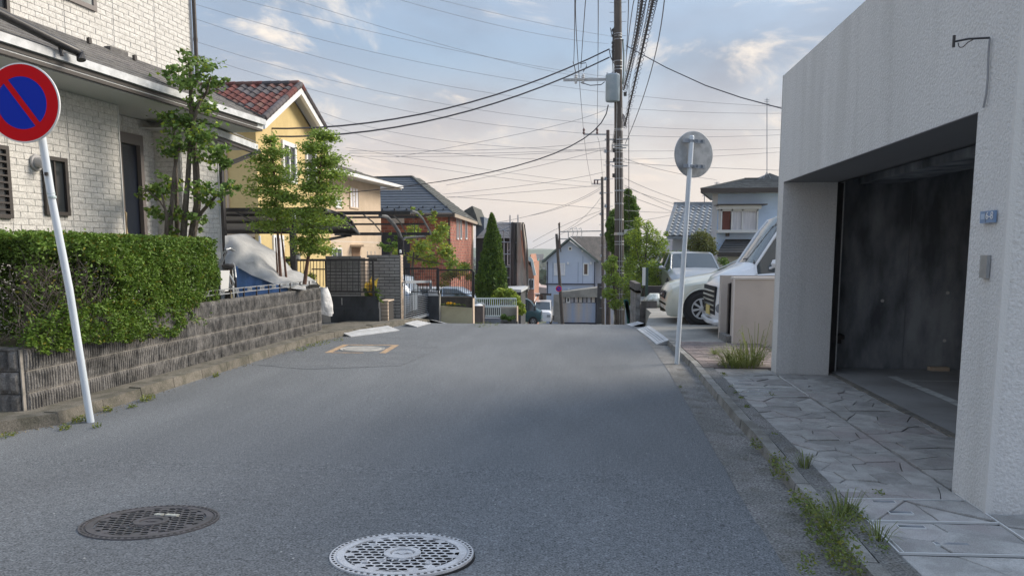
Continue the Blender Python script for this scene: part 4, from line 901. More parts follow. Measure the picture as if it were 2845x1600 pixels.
def B(u, v, Y=10.7): return at(u, v, Y)
def wheel_ring(name, c, r, ax, parent, mt, tube_r, n=28):
    mb = MB(); ax = Vector(ax).normalized(); x = ax.cross(Vector((0, 0, 1))).normalized(); y = ax.cross(x); c = Vector(c)
    mb.tube([c+x*r*cos(2*pi*k/n)+y*r*sin(2*pi*k/n) for k in range(n+1)], tube_r, 6); part(name, mb, mt, parent, True); return c, x, y
c, x, y = wheel_ring('tyre', B(650, 785, 11.0), .26, (.86, .5, 0), bk, black, .016)
mb = MB(); mb.tube([c+x*.24*cos(2*pi*k/28)+y*.24*sin(2*pi*k/28) for k in range(29)], .011, 5); part('rim', mb, steel, bk)
mb = MB()
for k in range(20): mb.tube([c, c+x*.24*cos(2*pi*k/20)+y*.24*sin(2*pi*k/20)], .0018, 3)
part('spokes', mb, steel, bk)
c2_, x, y = wheel_ring('tyre', B(606, 800, 10.3), .26, (.86, .5, 0), bk, black, .016)
mb = MB(); mb.tube([c+x*.285*cos(a)+y*.285*sin(a) for a in [-.3-k*.25 for k in range(9)]], .016, 5); part('mudguard', mb, steel, bk)
mb = MB()
for a, b in (((633, 755), (640, 800)), ((640, 800), (650, 785)), ((633, 755), (650, 785)), ((640, 800), (612, 740)), ((612, 740), (630, 700)), ((612, 742), (606, 800))): mb.tube([B(*a), B(*b)], .014, 6)
part('frame', mb, steel, bk)
mb = MB(); mb.tube([B(632, 762), B(634, 748)], .014, 6); q = B(634, 743); mb.lathe([(0, -.03), (.055, -.025), (.085, .0), (.09, .03), (.06, .05), (0, .055)], q, n=14); part('saddle', mb, black, bk, True)
mb = MB(); mb.tube([B(618, 705, 10.5), B(628, 694, 10.5), B(640, 690, 10.6), B(652, 697, 10.8)], .012, 6); mb.tube([B(628, 690, 10.5), B(650, 698, 10.8)], .010, 6); mb.tube([B(630, 700), B(626, 690, 10.5)], .013, 6); part('handlebar', mb, steel, bk)
mb = MB(); q = B(613, 775, 10.5); mb.hexa([q+Vector(p) for p in ((-.06, -.1, -.18), (.04, -.1, -.18), (.06, .1, -.18), (-.06, .1, -.18), (-.09, -.13, .12), (.07, -.13, .12), (.08, .13, .12), (-.09, .13, .12))]); part('basket', mb, MATS['pale_trim'], bk)
mb = MB(); mb.tube([B(640, 800), B(655, 800), B(668, 840)], .008, 5); part('stand', mb, steel, bk)
# white sheet draped over something at the wall end
ws = MB(); q = at(898, 840, 13.55); rws = []
for j in range(9):
    t = j/8; z = .83-.50*t; r = .07+.09*sin(min(1, t*1.15)*pi*.55); n = 20
    for k in range(n): a = 2*pi*k/n; rr_ = r*(1+.12*sin(a*5+j*.5)*t); ws.v.append((q.x-.02+rr_*cos(a)*1.1, 13.62+rr_*sin(a), z+.02*sin(a*3)))
ws.f = [(j*20+k, j*20+(k+1) % 20, (j+1)*20+(k+1) % 20, (j+1)*20+k) for j in range(8) for k in range(20)]+[tuple(range(20))]
top('white_sheet', ws, sheetm, 'white sheet draped over something at the far end of the block wall', 'cover sheet', smooth=True)
# ---------------- gate walls of the next house ----------------
def R(mb, u0, v0, u1, v1, Y, d=.12, pr_=0):
    a, b = at(u0, v0, Y), at(u1, v1, Y); return mb.box(min(a.x, b.x), max(a.x, b.x), Y-pr_, Y+d, min(a.z, b.z), max(a.z, b.z))
YB = 15.0
bc = thing('concrete_wall', 'low black stained concrete retaining wall under the black grid fence', 'wall', tuple(at(980, 905, YB)))
mb = MB(); R(mb, 880, 822, 1053, 905, YB, .14); part('upper_slab', mb, blackc, bc)
mb = MB(); R(mb, 880, 856, 1055, 912, YB, .16, .015); part('lower_slab', mb, blackc, bc)
mb = MB(); R(mb, 949, 828, 951, 847, YB, .01, .006); part('vertical_joint', mb, jointm, bc)
mb = MB()
for u, v in ((956, 864), (1028, 862)): q = at(u, v, YB-.017); mb.lathe([(0, -.004), (.012, -.004), (.012, .002)], q, 'y', 8)
part('form_tie_hole', mb, pit, bc)
# running-bond tile wall, every tile a piece
tw_, th_ = .217, .062
def tile_wall(root, u0, v0, u1, v1, Y, d=.14, endw=True, first=0):
    a, b = at(u0, v0, Y), at(u1, v1, Y); mb = MB(); mb.box(a.x, b.x, Y+.008, Y+d, b.z, a.z-.004); part('backing', mb, pit, root)
    tm = MB(); tm.box(0, tw_, 0, .02, 0, th_-.006); me = tm.mesh('wall_tile', tilem); hm = MB(); hm.box(0, .104, 0, .02, 0, th_-.006); mh_ = hm.mesh('wall_tile', tilem)
    ch = {}
    z = a.z-th_; k = first
    while z > b.z-.02:
        x = b.x-.012; f_ = True
        while x > a.x+.03:
            L = .104 if (f_ and k % 2) else tw_; f_ = False
            if x-L < a.x: 
                L = x-a.x
                if L < .03: break
                q = MB(); q.box(0, L, 0, .02, 0, th_-.006); m_ = q.mesh('wall_tile', tilem)
            else: m_ = mh_ if L < .11 else me
            inst('wall_tile', m_, root, (x-L, Y-.004, z)); x -= L+.009
        z -= th_+.006; k += 1
    if endw:                                            # end face towards the street, its sunlight put into paler tiles
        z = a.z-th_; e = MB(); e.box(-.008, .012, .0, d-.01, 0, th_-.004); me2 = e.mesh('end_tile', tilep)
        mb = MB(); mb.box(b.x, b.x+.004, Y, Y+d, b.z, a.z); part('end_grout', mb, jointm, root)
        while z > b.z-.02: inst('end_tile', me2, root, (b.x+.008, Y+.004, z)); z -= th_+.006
tp = thing('tile_pillar', 'shorter grey tile gate wall standing behind the black grid fence', 'gate wall', tuple(at(950, 905, 15.9)))
tile_wall(tp, 904, 711, 1003, 832, 15.9)
mb = MB(); R(mb, 1003, 716, 1019, 905, 15.9, .35); part('pale_side', mb, tilep, tp)  # paler tile paints sunlight on this side of the pillar
tq = thing('tile_wall', 'tall grey running-bond tile gate wall with a pale lit edge', 'gate wall', tuple(at(1060, 903, 16.2)))
tile_wall(tq, 1019, 708, 1114, 906, 16.2, .22)
mb = MB(); 
for u in (1021, 1031, 1042): q = at(u, 708, 16.3); mb.tube([q, q+Vector((0, 0, .07))], .008, 5); mb.lathe([(0, -.004), (.014, 0), (0, .01)], q+Vector((0, 0, .07)), n=8)
part('top_light', mb, steel, tq)
q = at(1112.5, 703, 16.3); mb = MB(); mb.lathe([(0, 0), (.025, 0), (.025, .06), (0, .075)], q, n=10); part('cap_post', mb, white, tq)
# black grid fence panel in front of the tile pillar
gf = thing('grid_fence', 'black square-grid fence panel above the black concrete wall', 'fence', tuple(at(975, 822, 14.9)))
mb = MB(); pbar(mb, (770, 723, 14.9), (1048, 722, 14.9), .03, .045); pbar(mb, (905, 810, 14.9), (1050, 811, 14.9), .025, .03); part('rail_bar', mb, black, gf)
for u in (820, 905, 1036): mb = MB(); a = at(u, 722, 14.9); mb.box(a.x-.018, a.x+.018, 14.88, 14.92, at(u, 822, 14.9).z, a.z); part('fence_post', mb, black, gf)
for i in range(8): u = 918+i*15.6; mb = MB(); pbar(mb, (u, 722, 14.9), (u, 811, 14.9), .012); part('fence_bar', mb, black, gf)
for i in range(8): v = 733+i*10.2; mb = MB(); pbar(mb, (905, v, 14.9), (1036, v, 14.9), .010); part('fence_bar', mb, black, gf)
sf = thing('railing', 'black garden railing behind the slender trees, left of the tile walls', 'railing', tuple(at(860, 790, 14.4)))
mb = MB(); pbar(mb, (690, 722, 14.6), (905, 722, 14.6), .03, .035); pbar(mb, (866, 748, 14.55), (905, 748, 14.55), .025); part('rail_bar', mb, black, sf)
for i in range(24): u = 700+i*9; mb = MB(); pbar(mb, (u, 722, 14.6), (u, 795, 14.6), .011); part('baluster', mb, black, sf)
lamp = thing('garden_lamp', 'white globe garden lamp on the carport post between the trees', 'lamp', tuple(at(816, 606, 13.8)))
mb = MB(); mb.lathe([(0, -.055), (.03, -.045), (.055, 0), (.03, .045), (0, .055)], at(816, 602, 13.8), n=16); part('globe', mb, white, lamp, True)
mb = MB(); mb.tube([at(816, 615, 13.8), at(816, 609, 13.8)], .02, 8); part('holder', mb, black, lamp)
lt = thing('wall_lantern', 'small black lantern with glass fixed to the carport post', 'lamp', tuple(at(826, 715, 13.75)))
mb = MB(); R(mb, 822, 704, 833, 708, 13.8, .1, .05); R(mb, 824, 720, 831, 723, 13.8, .1, .03); part('lantern_frame', mb, black, lt); mb = MB(); R(mb, 824, 708, 831, 720, 13.8, .08, .02); part('lantern_glass', mb, glassb, lt)
# planter with tiles and the yellow leaved plant
pl = thing('planter', 'low pale tiled planter box at the end of the black concrete wall', 'planter', tuple(at(1065, 905, 15.2)))
mb = MB(); R(mb, 1056, 838, 1078, 909, 15.2, .5, -.01); part('box', mb, MATS['pit_brown'], pl)
a, b = at(1056, 838, 15.18), at(1078, 909, 15.18); z = a.z-.07
while z > b.z: mb = MB(); mb.hexa([(a.x+.002, 15.19, z), (b.x, 15.19, z+.0), (b.x, 15.26, z+.0), (a.x, 15.26, z), (a.x+.002, 15.19, z+.062), (b.x, 15.19, z+.062), (b.x, 15.26, z+.062), (a.x, 15.26, z+.062)]); part('wall_tile', mb, tilep, pl); z -= .073
mb = MB(); R(mb, 1055, 835, 1079, 838, 15.2, .5, .012); part('coping', mb, tilep, pl)
yp = thing('yellow_plant', 'broad-leaved plant with yellow new leaves in front of the tile wall', 'plant', tuple(at(1035, 825, 15.1)))
ylf = leafmat('yellow_leaf', (.80, .58, .12), (.70, .50, .08)); gl2 = leafmat('broad_leaf', (.16, .24, .05), (.10, .17, .04))
def blade(root, base, tip, w_, m, bend=.1, name='leaf'):
    base, tip = Vector(base), Vector(tip); d = tip-base; s = d.cross(Vector((random.uniform(-.4, .4), -1, .2))).normalized()*w_; mb = MB(); n = 5; vs = []
    for i in range(n+1):
        t = i/n; c = base+d*t+Vector((0, -bend*sin(t*pi), bend*.5*sin(t*pi))); k = sin(min(1, t*1.0+.12)*pi)**.8 if t < 1 else .02; vs += [c-s*k*.5, c+Vector((0, .01, -.008)), c+s*k*.5]
    mb.v = [tuple(v) for v in vs]; mb.f = [(3*i+j, 3*i+j+1, 3*i+j+4, 3*i+j+3) for i in range(n) for j in (0, 1)]
    o = part(name, mb, m, root, True); at2 = o.data.attributes.new('tint', 'FLOAT_COLOR', 'POINT'); at2.data.foreach_set('color', np.tile(np.array([1, 1, 1, 1], np.float32)*1., len(vs))); return o
for (u0, v0, u1, v1, w_, m) in ((1030, 820, 1018, 782, .14, ylf), (1032, 820, 1033, 768, .11, ylf), (1037, 820, 1052, 772, .11, ylf), (1030, 825, 1008, 800, .10, gl2), (1036, 825, 1020, 790, .1, ylf), (1040, 825, 1046, 790, .1, gl2), (1038, 825, 1062, 808, .08, gl2), (1042, 830, 1068, 822, .06, gl2), (1042, 832, 1066, 838, .05, gl2), (1035, 828, 1027, 760, .04, ylf), (1028, 828, 1012, 815, .09, gl2), (1044, 832, 1054, 800, .08, gl2), (1050, 838, 1060, 820, .06, gl2), (1052, 838, 1070, 845, .05, gl2), (1034, 826, 1040, 776, .09, ylf)): blade(yp, at(u0, v0, 15.12), at(u1, v1, 15.0), w_, m)
# sliding gate and walls further along
sg = thing('sliding_gate', 'grey expanding driveway gate swung open beside the tile wall', 'gate', tuple(at(1120, 900, 16.4)))
GA, GB = (lambda v: at(1124, v, 16.3)), (lambda v: at(1197, v, 18.0))
def gp(s, t): return GA(784+t*(893-784)).lerp(GB(782+t*(871-782)), s)
mb = MB(); mb.bar(gp(0, 0), gp(1, 0), .05, .06); mb.bar(gp(0, 1), gp(1, 1), .05, .06); mb.bar(gp(0, 0), gp(0, 1), .03); mb.bar(gp(1, 0), gp(1, 1), .05); part('gate_frame', mb, MATS['sign_back'], sg)
for i in range(1, 17): mb = MB(); mb.bar(gp(i/17, 0), gp(i/17, 1), .012); part('gate_bar', mb, black, sg)
for i in range(11): t = .38+i*.055; mb = MB(); mb.bar(gp(0, t), gp(1, t), .014, .01); part('gate_slat', mb, MATS['sign_back'], sg)
bc2 = thing('concrete_wall', 'black concrete wall section at the free end of the sliding gate', 'wall', tuple(at(1205, 905, 17.8)))
mb = MB(); R(mb, 1160, 822, 1219, 912, 17.8, .14); part('slab', mb, blackc, bc2); mb = MB(); R(mb, 1219, 815, 1222, 914, 17.8, .16, .01); part('lit_end', mb, asphalt2, bc2); mb = MB(); R(mb, 1190, 808, 1219, 822, 17.8, .14, .0); part('white_block', mb, white, bc2)  # end strip's paler concrete carries sunlight in its colour
rl = thing('railing', 'black railing with vertical bars running over the concrete walls before the brick house', 'railing', tuple(at(1220, 820, 17.7)))
for a, b, v0, v1, Y, n in ((1124, 1218, 746, 811, 17.7, 15), (1215, 1312, 750, 815, 17.9, 18)):
    mb = MB(); pbar(mb, (a, v0, Y), (b, v0, Y), .03, .035); pbar(mb, (a, v1, Y), (b, v1+2, Y), .02); part('rail_bar', mb, black, rl)
    for i in range(n+1): u = a+(b-a)*i/n; mb = MB(); pbar(mb, (u, v0, Y), (u, v1+(0 if 0 < i < n else 8), Y), .010 if 0 < i < n else .03); part('baluster', mb, black, rl)
mb = MB(); pbar(mb, (1316, 757, 18), (1316, 828, 18), .04); pbar(mb, (1310, 752, 18), (1318, 760, 18), .05); part('baluster', mb, black, rl)
cw = thing('garden_wall', 'cream-painted low wall with a dark upper band and yellow flowers', 'wall', tuple(at(1265, 905, 18)))
mb = MB(); mb.hexa([at(1221, 912, 18), at(1312, 912, 18), at(1312, 912, 18)+Vector((0, .12, 0)), at(1221, 912, 18)+Vector((0, .12, 0)), at(1221, 850, 18), at(1312, 856, 18), at(1312, 856, 18)+Vector((0, .12, 0)), at(1221, 850, 18)+Vector((0, .12, 0))]); part('cream_face', mb, mat('cream_paint_wall', (.52, .47, .31), .9, (.46, .41, .27), scale=3), cw)
mb = MB(); R(mb, 1221, 824, 1312, 858, 18.13, .12); part('dark_band', mb, mat('brown_block', (.10, .09, .08), .9, (.07, .065, .06), scale=6), cw)
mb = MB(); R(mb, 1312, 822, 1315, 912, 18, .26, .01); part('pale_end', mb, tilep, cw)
P = []
for u, v, r, n in ((1245, 843, 6, 40), (1252, 842, 5, 30), (1262, 845, 4, 15)): P += clump(u, v, 17.95, r, n, .6)
fl = thing('flowers', 'yellow flowers planted along the top of the cream wall', 'flowers', tuple(at(1248, 848, 17.95)))
leafcloud('petals', P, .04, leafmat('yellow_petal', (.85, .55, .03), (.75, .45, .02)), fl, kind='stuff'); leafcloud('foliage', [tuple(Vector(p)+Vector((random.uniform(-.2, .3), 0, -.03))) for p in P], .05, mat('brown_leaf', (.12, .05, .04), .8) if False else weedg, fl)
# black screen blocks, bin, white fence
bn = thing('storage_bin', 'brown weathered outdoor bin with a pale rounded lid by the white fence', 'bin', tuple(at(1329, 903, 18.5)))
mb = MB(); R(mb, 1316, 850, 1342, 905, 18.5, .4); part('body', mb, mat('weathered_panel', (.15, .13, .125), .9, (.11, .095, .09), scale=5, stretch=(3, 3, .5)), bn)
mb = MB(); q = at(1328, 849, 18.7); mb.lathe([(.13, -.03), (.135, 0), (.10, .03), (0, .045)], q, n=16); part('lid', mb, white, bn, True)
wf = thing('picket_railing', 'white metal railing with upright bars in front of the cypress', 'railing', tuple(at(1375, 900, 19)))
mint = mat('mint_white_paint', (.66, .73, .71), .5)
for a, b, v0, v1, n in ((1314, 1434, 829, 850, 21), (1345, 1390, 853, 878, 8)):
    mb = MB(); pbar(mb, (a, v0, 19), (b, v0, 19), .03); pbar(mb, (a, v1, 19), (b, v1, 19), .035); part('rail_bar', mb, mint, wf)
    for i in range(n+1): u = a+(b-a)*i/n; mb = MB(); pbar(mb, (u, v0, 19), (u, v1, 19), .016); part('baluster', mb, mint, wf)
pk = thing('planter_wall', 'grey concrete plant trough below the white railing', 'planter', tuple(at(1390, 903, 19.2)))
mb = MB(); R(mb, 1344, 884, 1391, 906, 19, .3); part('low_block', mb, mat('blue_grey_concrete', (.25, .27, .31), .9, (.2, .21, .24), scale=4), pk); mb = MB(); R(mb, 1391, 854, 1436, 896, 19.3, .15); part('back_panel', mb, asphalt2, pk); mb = MB(); R(mb, 1391, 893, 1438, 904, 19, .3); part('trough', mb, wallc, pk); mb = MB(); R(mb, 1434, 852, 1437, 896, 19, .3); part('end_post', mb, tilep, pk)
ps = thing('potted_plant', 'dark leafy plant growing in the grey trough', 'plant', tuple(at(1405, 893, 19))); P = []
for u, v, r, n in ((1400, 880, 10, 160), (1415, 885, 9, 120), (1425, 882, 7, 60)): P += clump(u, v, 19, r, n, .8)
leafcloud('foliage', P, .07, treeg, ps)
def shrub(label, CLs, Y, mleaf, size, name='shrub', cat='shrub', stem=None, tint=(.55, 1.3), grp=None, droop=.2, asp=.5, dens=1., yo=.3, warm=None, hollow=.35, sq=.8):
    t = thing(name, label, cat, tuple(at(*stem[0], Y)) if stem else tuple(at(CLs[0][0], CLs[0][1]+CLs[0][2], Y)), grp); P = []
    for c in CLs: P += clump(c[0], c[1], Y+random.uniform(-yo, yo), c[2], int(c[3]*dens), sq, 1., hollow)
    if stem:
        mb = MB(); limb(mb, [at(u, v, Y) for u, v in stem], .05*Y/20, .015*Y/20, 6)
        for c in CLs[::2]: mb.tube([at(*stem[0], Y).lerp(at(*stem[-1], Y), .5), at(c[0], c[1], Y)], [.02*Y/20, .006*Y/20], 4)
        part('trunk', mb, bark, t)
    leafcloud('foliage', P, size, mleaf, t, tint=tint, droop=droop, asp=asp, warm=warm); return t
shrub('yellow-green feathery shrub drooping over the right end of the white railing', [(1400, 822, 22, 420), (1425, 835, 22, 420), (1390, 812, 16, 220), (1440, 850, 16, 260), (1448, 865, 12, 160), (1375, 835, 16, 200), (1418, 815, 16, 200)], 20, limeg, .11, stem=[(1415, 895), (1412, 860), (1405, 830)], droop=.6)
shrub('bare-stemmed garden tree with sparse yellowish leaves before the brick house', [(1105, 700, 20, 120), (1150, 640, 24, 200), (1175, 690, 34, 420), (1215, 660, 34, 420), (1240, 700, 30, 330), (1195, 725, 30, 300), (1150, 715, 24, 180), (1230, 635, 22, 180), (1165, 595, 12, 60), (1208, 592, 10, 60), (1148, 580, 7, 30), (1260, 735, 26, 200), (1290, 745, 22, 140), (1140, 660, 20, 100), (1200, 610, 14, 70)], 24, bushy, .115, name='tree', cat='tree', stem=[(1150, 790), (1145, 745), (1150, 700), (1165, 650)], droop=.1, yo=.8, hollow=.2, warm=(.2, (1.7, 1.15, .6)))
shrub('young shrub with upright bright leaves between the tan house and the carport post', [(1078, 690, 14, 110), (1060, 682, 12, 70), (1098, 680, 12, 110), (1102, 660, 9, 60), (1080, 668, 6, 30), (1085, 650, 5, 20)], 19, hedgeg, .07, stem=[(1085, 720), (1085, 690)])
shrub('low yellow-green garden shrub behind the black railing', [(790, 745, 24, 260), (840, 770, 20, 200), (800, 725, 18, 160), (865, 770, 16, 160)], 16.2, limeg, .06)
shrub('orange and green shrub along the lit wall of the brick house', [(1290, 740, 18, 160), (1270, 760, 22, 240), (1305, 770, 14, 120), (1245, 765, 20, 200), (1235, 790, 16, 120)], 26, leafmat('autumn_leaf', (.28, .20, .05), (.14, .19, .05)), .10)
# columnar cypress
cyp = thing('cypress_tree', 'dense dark green conical cypress above the white railing', 'tree', tuple(at(1366, 835, 24)))
P = []; nrmz = []
for i in range(15000):
    t = random.random()**.75; v = 592+(838-592)*t; wpx = 47*min(1, (t*1.08)**.72)*(1 if t < .8 else 1-(t-.8)*.9); a = random.uniform(0, 2*pi); c = at(1366+2*sin(t*5), v, 24)
    r = wpx/FPX*24*(1+.22*noise.noise(Vector((cos(a)*2.2, sin(a)*2.2, t*9)))+.16*noise.noise(Vector((cos(a)*6, sin(a)*6, t*26))))*(1-abs(random.gauss(0, .07))); P.append((c.x+r*cos(a), c.y+r*sin(a), c.z))
leafcloud('foliage', P, .10, conif, cyp, tint=(.45, 1.35), droop=-1.6, asp=.35, warm=(.2, (1.5, 1.35, .8)))
mb = MB(); mb.tube([at(1366, 845, 24), at(1366, 640, 24)], [.09, .02], 8); part('trunk', mb, bark, cyp)
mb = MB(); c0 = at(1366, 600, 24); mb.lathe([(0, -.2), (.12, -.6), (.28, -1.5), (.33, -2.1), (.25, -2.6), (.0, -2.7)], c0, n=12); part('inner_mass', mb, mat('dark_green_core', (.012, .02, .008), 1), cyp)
# ---------------- houses ----------------
class Face:                                             # vertical wall plane from P0 to P1 (x, y); local x runs along it, local y points into the building
    def __init__(s, P0, P1):
        s.p = Vector((P0[0], P0[1], 0)); d = Vector((P1[0]-P0[0], P1[1]-P0[1], 0)); s.L = d.length; s.d = d.normalized(); s.n = Vector((-s.d.y, s.d.x, 0))
        s.M = Matrix(((s.d.x, s.n.x, 0, P0[0]), (s.d.y, s.n.y, 0, P0[1]), (0, 0, 1, 0), (0, 0, 0, 1)))
    def hit(s, u, v):
        d = Vector(ray(u, v)); t = (s.p-Vector((0, 0, 0))).dot(s.n)/d.dot(s.n); q = d*t; q.z += EYE; return (q-s.p).dot(s.d), q.z
def window(root, F, u0, v0, u1, v1, mf=white, glass=glassd, fr=.05, proud=.04, mull=1, cur=None):
    a, b = F.hit(u0, v0), F.hit(u1, v1); x0, x1 = sorted((a[0], b[0])); z0, z1 = sorted((a[1], b[1])); mb = MB(F.M)
    mb.box(x0-fr, x0, -proud, .02, z0-fr, z1+fr); mb.box(x1, x1+fr, -proud, .02, z0-fr, z1+fr); mb.box(x0, x1, -proud, .02, z1, z1+fr); mb.box(x0, x1, -proud-.01, .02, z0-fr, z0)
    for k in range(1, mull+1): x = x0+(x1-x0)*k/(mull+1); mb.box(x-fr*.35, x+fr*.35, -proud+.01, .02, z0, z1)
    w_ = part('window', mb, mf, root)
    for k in range(mull+1):
        a_, b_ = x0+(x1-x0)*k/(mull+1), x0+(x1-x0)*(k+1)/(mull+1); mb = MB(F.M); mb.box(a_+(fr*.35 if k else 0), b_-(fr*.35 if k < mull else 0), -.012, .02, z0, z1); part('pane', mb, glass, w_)
    return w_
def courses(root, quad, n, m, th=.03, name='roof_course', lap=.03):
    """roof slope a-b (eave) to c-d (ridge) as n overlapping courses"""
    a, b, c, d = [Vector(q) for q in quad]; nn = (b-a).cross(d-a).normalized(); nn = nn if nn.z > 0 else -nn
    for k in range(n):
        t0, t1 = k/n, min(1, (k+1+lap*n*.2)/n); p0, q0 = a.lerp(d, t0), b.lerp(c, t0); p1, q1 = a.lerp(d, t1), b.lerp(c, t1); mb = MB()
        mb.hexa([p0, q0, q1-nn*.01, p1-nn*.01, p0+nn*th, q0+nn*th, q1+nn*.004, p1+nn*.004]); part(name, mb, m, root)
# yellow house
yh = thing('house', 'yellow rendered house with a steep red and grey tiled gable roof', 'house', (-11, 23, 0))
XW = at(715, 500, 21).x; Yfar = atx(912, 400, XW).y; ZE = 4.95
A = atx(735, 332, XW+.45); AP = atx(836, 238, XW+.45); C = atx(907, 360, XW+.45)
yA, zA, yP, zP, yC, zC = A.y, A.z, AP.y, AP.z, C.y, C.z
mb = MB(); mb.box(-17, XW, 21, Yfar, -2, zA-.05)
s0 = (zP-zA)/(yP-yA)
mb.prism([(XW, 21, zA-.05), (XW, Yfar, zA-.05), (XW, Yfar, zP-(Yfar-yP)*abs((zP-zC)/(yC-yP))-.15), (XW, yP, zP-.12), (XW, 21, zA+(21-yA)*s0-.12)], (-8, 0, 0))
part('wall', mb, yellowm, yh)
mb = MB(); up = Vector((0, 0, .02))
for (y0, z0, y1, z1) in ((yA, zA, yP, zP), (yP, zP, yC, zC)):
    mb.hexa([(XW+.35, y0, z0-.26), (XW+.46, y0, z0-.26), (XW+.46, y1, z1-.26), (XW+.35, y1, z1-.26), (XW+.35, y0, z0-.02), (XW+.46, y0, z0-.02), (XW+.46, y1, z1-.02), (XW+.35, y1, z1-.02)])
part('barge_board', mb, white, yh)
mb = MB()
for (y0, z0, y1, z1) in ((yA, zA, yP, zP), (yP, zP, yC, zC)): mb.hexa([(-17, y0, z0-.05), (XW+.44, y0, z0-.05), (XW+.44, y1, z1-.05), (-17, y1, z1-.05), (-17, y0, z0-.01), (XW+.44, y0, z0-.01), (XW+.44, y1, z1-.01), (-17, y1, z1-.01)])
part('roof_deck', mb, soffitm, yh)
tcol = [mat('clay_tile_red', (.165, .055, .046), .9, (.12, .042, .037), scale=5, rnd=.2), mat('clay_tile_dark', (.085, .075, .08), .8, rnd=.25), mat('clay_tile_brown', (.15, .075, .06), .8, rnd=.2)]
def stile(name, w_, l_, th, m, amp=.045):
    mb = MB(); n = 7
    for j in (0, 1):
        for i in range(n): x = w_*i/(n-1); z = (amp*sin(i/(n-1)*2*pi)+.03)+(th if j == 0 else 0); mb.v.append((x, j*l_, z))
    for i in range(n): x = w_*i/(n-1); mb.v.append((x, 0, amp*sin(i/(n-1)*2*pi)+.03+th-.03))
    mb.f = [(i, i+1, n+i+1, n+i) for i in range(n-1)]+[(2*n+i, 2*n+i+1, i+1, i) for i in range(n-1)]; return mb.mesh(name, m)
slope = math.atan2(zP-zA, yP-yA); Ls = sqrt((zP-zA)**2+(yP-yA)**2); nrow = int(Ls/.31); tl = Ls/nrow
tme = stile('roof_tile', .30, tl+.05, .035, tcol[0])
for j in range(nrow):
    for i in range(17):
        y0 = yA+(yP-yA)*j/nrow; z0 = zA+(zP-zA)*j/nrow
        r_ = noise.noise(Vector((i*.23, j*.45, 3)))+.5*noise.noise(Vector((i*.9, j*.9, 1)))
        inst('roof_tile', tme, yh, (XW+.40-.3*(i+1), y0, z0+.01), (slope, 0, 0), m=tcol[0] if r_ > -.02 else tcol[1] if r_ < -.16 else tcol[2])
rg = MB(); rg.lathe([(.085, 0), (.10, .02), (.09, .30)], (0, 0, 0), 'y', 8); rme = rg.mesh('verge_tile', tcol[0])
for j in range(int(Ls/.27)):
    t = j*.27/Ls; inst('verge_tile', rme, yh, (XW+.43, yA+(yP-yA)*t, zA+(zP-zA)*t+.03), (slope, 0, 0), m=random.choice(tcol))
L2 = sqrt((zP-zC)**2+(yP-yC)**2); sl2 = math.atan2(zP-zC, yC-yP)
for j in range(int(L2/.27)): t = j*.27/L2; inst('verge_tile', rme, yh, (XW+.43, yP+(yC-yP)*t, zP+(zC-zP)*t+.03), (-sl2, 0, 0), m=random.choice(tcol[:2]))
for i in range(20): inst('ridge_tile', rme, yh, (XW+.40-.29*i, yP, zP+.06), (0, 0, pi/2), m=random.choice(tcol))
FY = Face((XW, 21), (XW, Yfar)); FN = Face((-17, 21), (XW, 21))
wsur = lambda *a: window(yh, FY, *a, mf=white, fr=.13, proud=.06)
window(yh, FY, 785, 402, 818, 500, white, glassd, .13, .06, 1); window(yh, FY, 850, 404, 874, 505, white, glassd, .12, .06, 0)
window(yh, FY, 760, 662, 785, 760, white, curtain, .10, .05, 3)
mb = MB(FY.M); a, b = FY.hit(716, 655), FY.hit(722, 760); mb.box(-.02, b[0]+.1, -.03, .02, -1, a[1]); part('corner_pillar', mb, white, yh)
a, b = FN.hit(632, 659), FN.hit(712, 745); rs = None
mb = MB(FN.M); mb.box(a[0]-.6, b[0], -.04, .02, a[1], a[1]+.14); part('shutter_box', mb, cream, yh)
for k in range(14): z = a[1]-.11*(k+1); mb = MB(FN.M); mb.box(a[0]-.6, b[0], -.02, .02, z, z+.104); part('shutter_slat', mb, mat('brown_slat', (.10, .06, .04), .6, rnd=.1) if k == 0 else MATS['brown_slat'], yh)
mb = MB(); mb.box(XW-.9, XW-.84, 20.94, 21.0, 2.3, 4.9); part('downpipe', mb, tilep, yh)
# tan house
th = thing('house', 'peach-tan two-storey house with a grey roof behind the tile gate wall', 'house', (-9, 32, 0))
P0 = at(885, 500, 28.5); P1 = at(1058, 600, 35.0); FT = Face(P0, P1); zt = 4.55
mb = MB(FT.M); mb.box(-1.5, FT.L, 0, 7, -3, zt); part('wall', mb, cream, th)
e = FT.M; q = [e @ Vector(p) for p in ((-2.5, -.75, zt+.05), (FT.L+1.0, -.75, zt-.02), (FT.L-1.2, 2.9, zt+1.25), (-2.5, 2.9, zt+1.3))]
courses(th, q, 9, mat('tan_roof', (.17, .17, .165), .85, (.12, .12, .12), scale=3, rnd=.12))
mb = MB(FT.M); mb.box(-2.5, FT.L+1.0, -.78, -.66, zt-.10, zt+.03); mb.box(FT.L+.9, FT.L+1.0, -.7, 3, zt-.16, zt+.0); part('fascia', mb, white, th); mb = MB(FT.M); mb.box(-2.5, FT.L+.9, -.66, 0, zt-.06, zt-.02); part('soffit', mb, soffitm, th)
window(th, FT, 971, 521, 995, 578, cream, curtain, .06, .04, 2); window(th, FT, 930, 553, 946, 575, white, curtain, .06, .04, 0)
window(th, FT, 922, 692, 948, 712, white, glassd, .05, .03, 1)
mb = MB(FT.M); a, b = FT.hit(973, 680), FT.hit(1004, 686); mb.box(a[0], b[0], -.6, 0, b[1], a[1]); part('canopy', mb, cream, th)
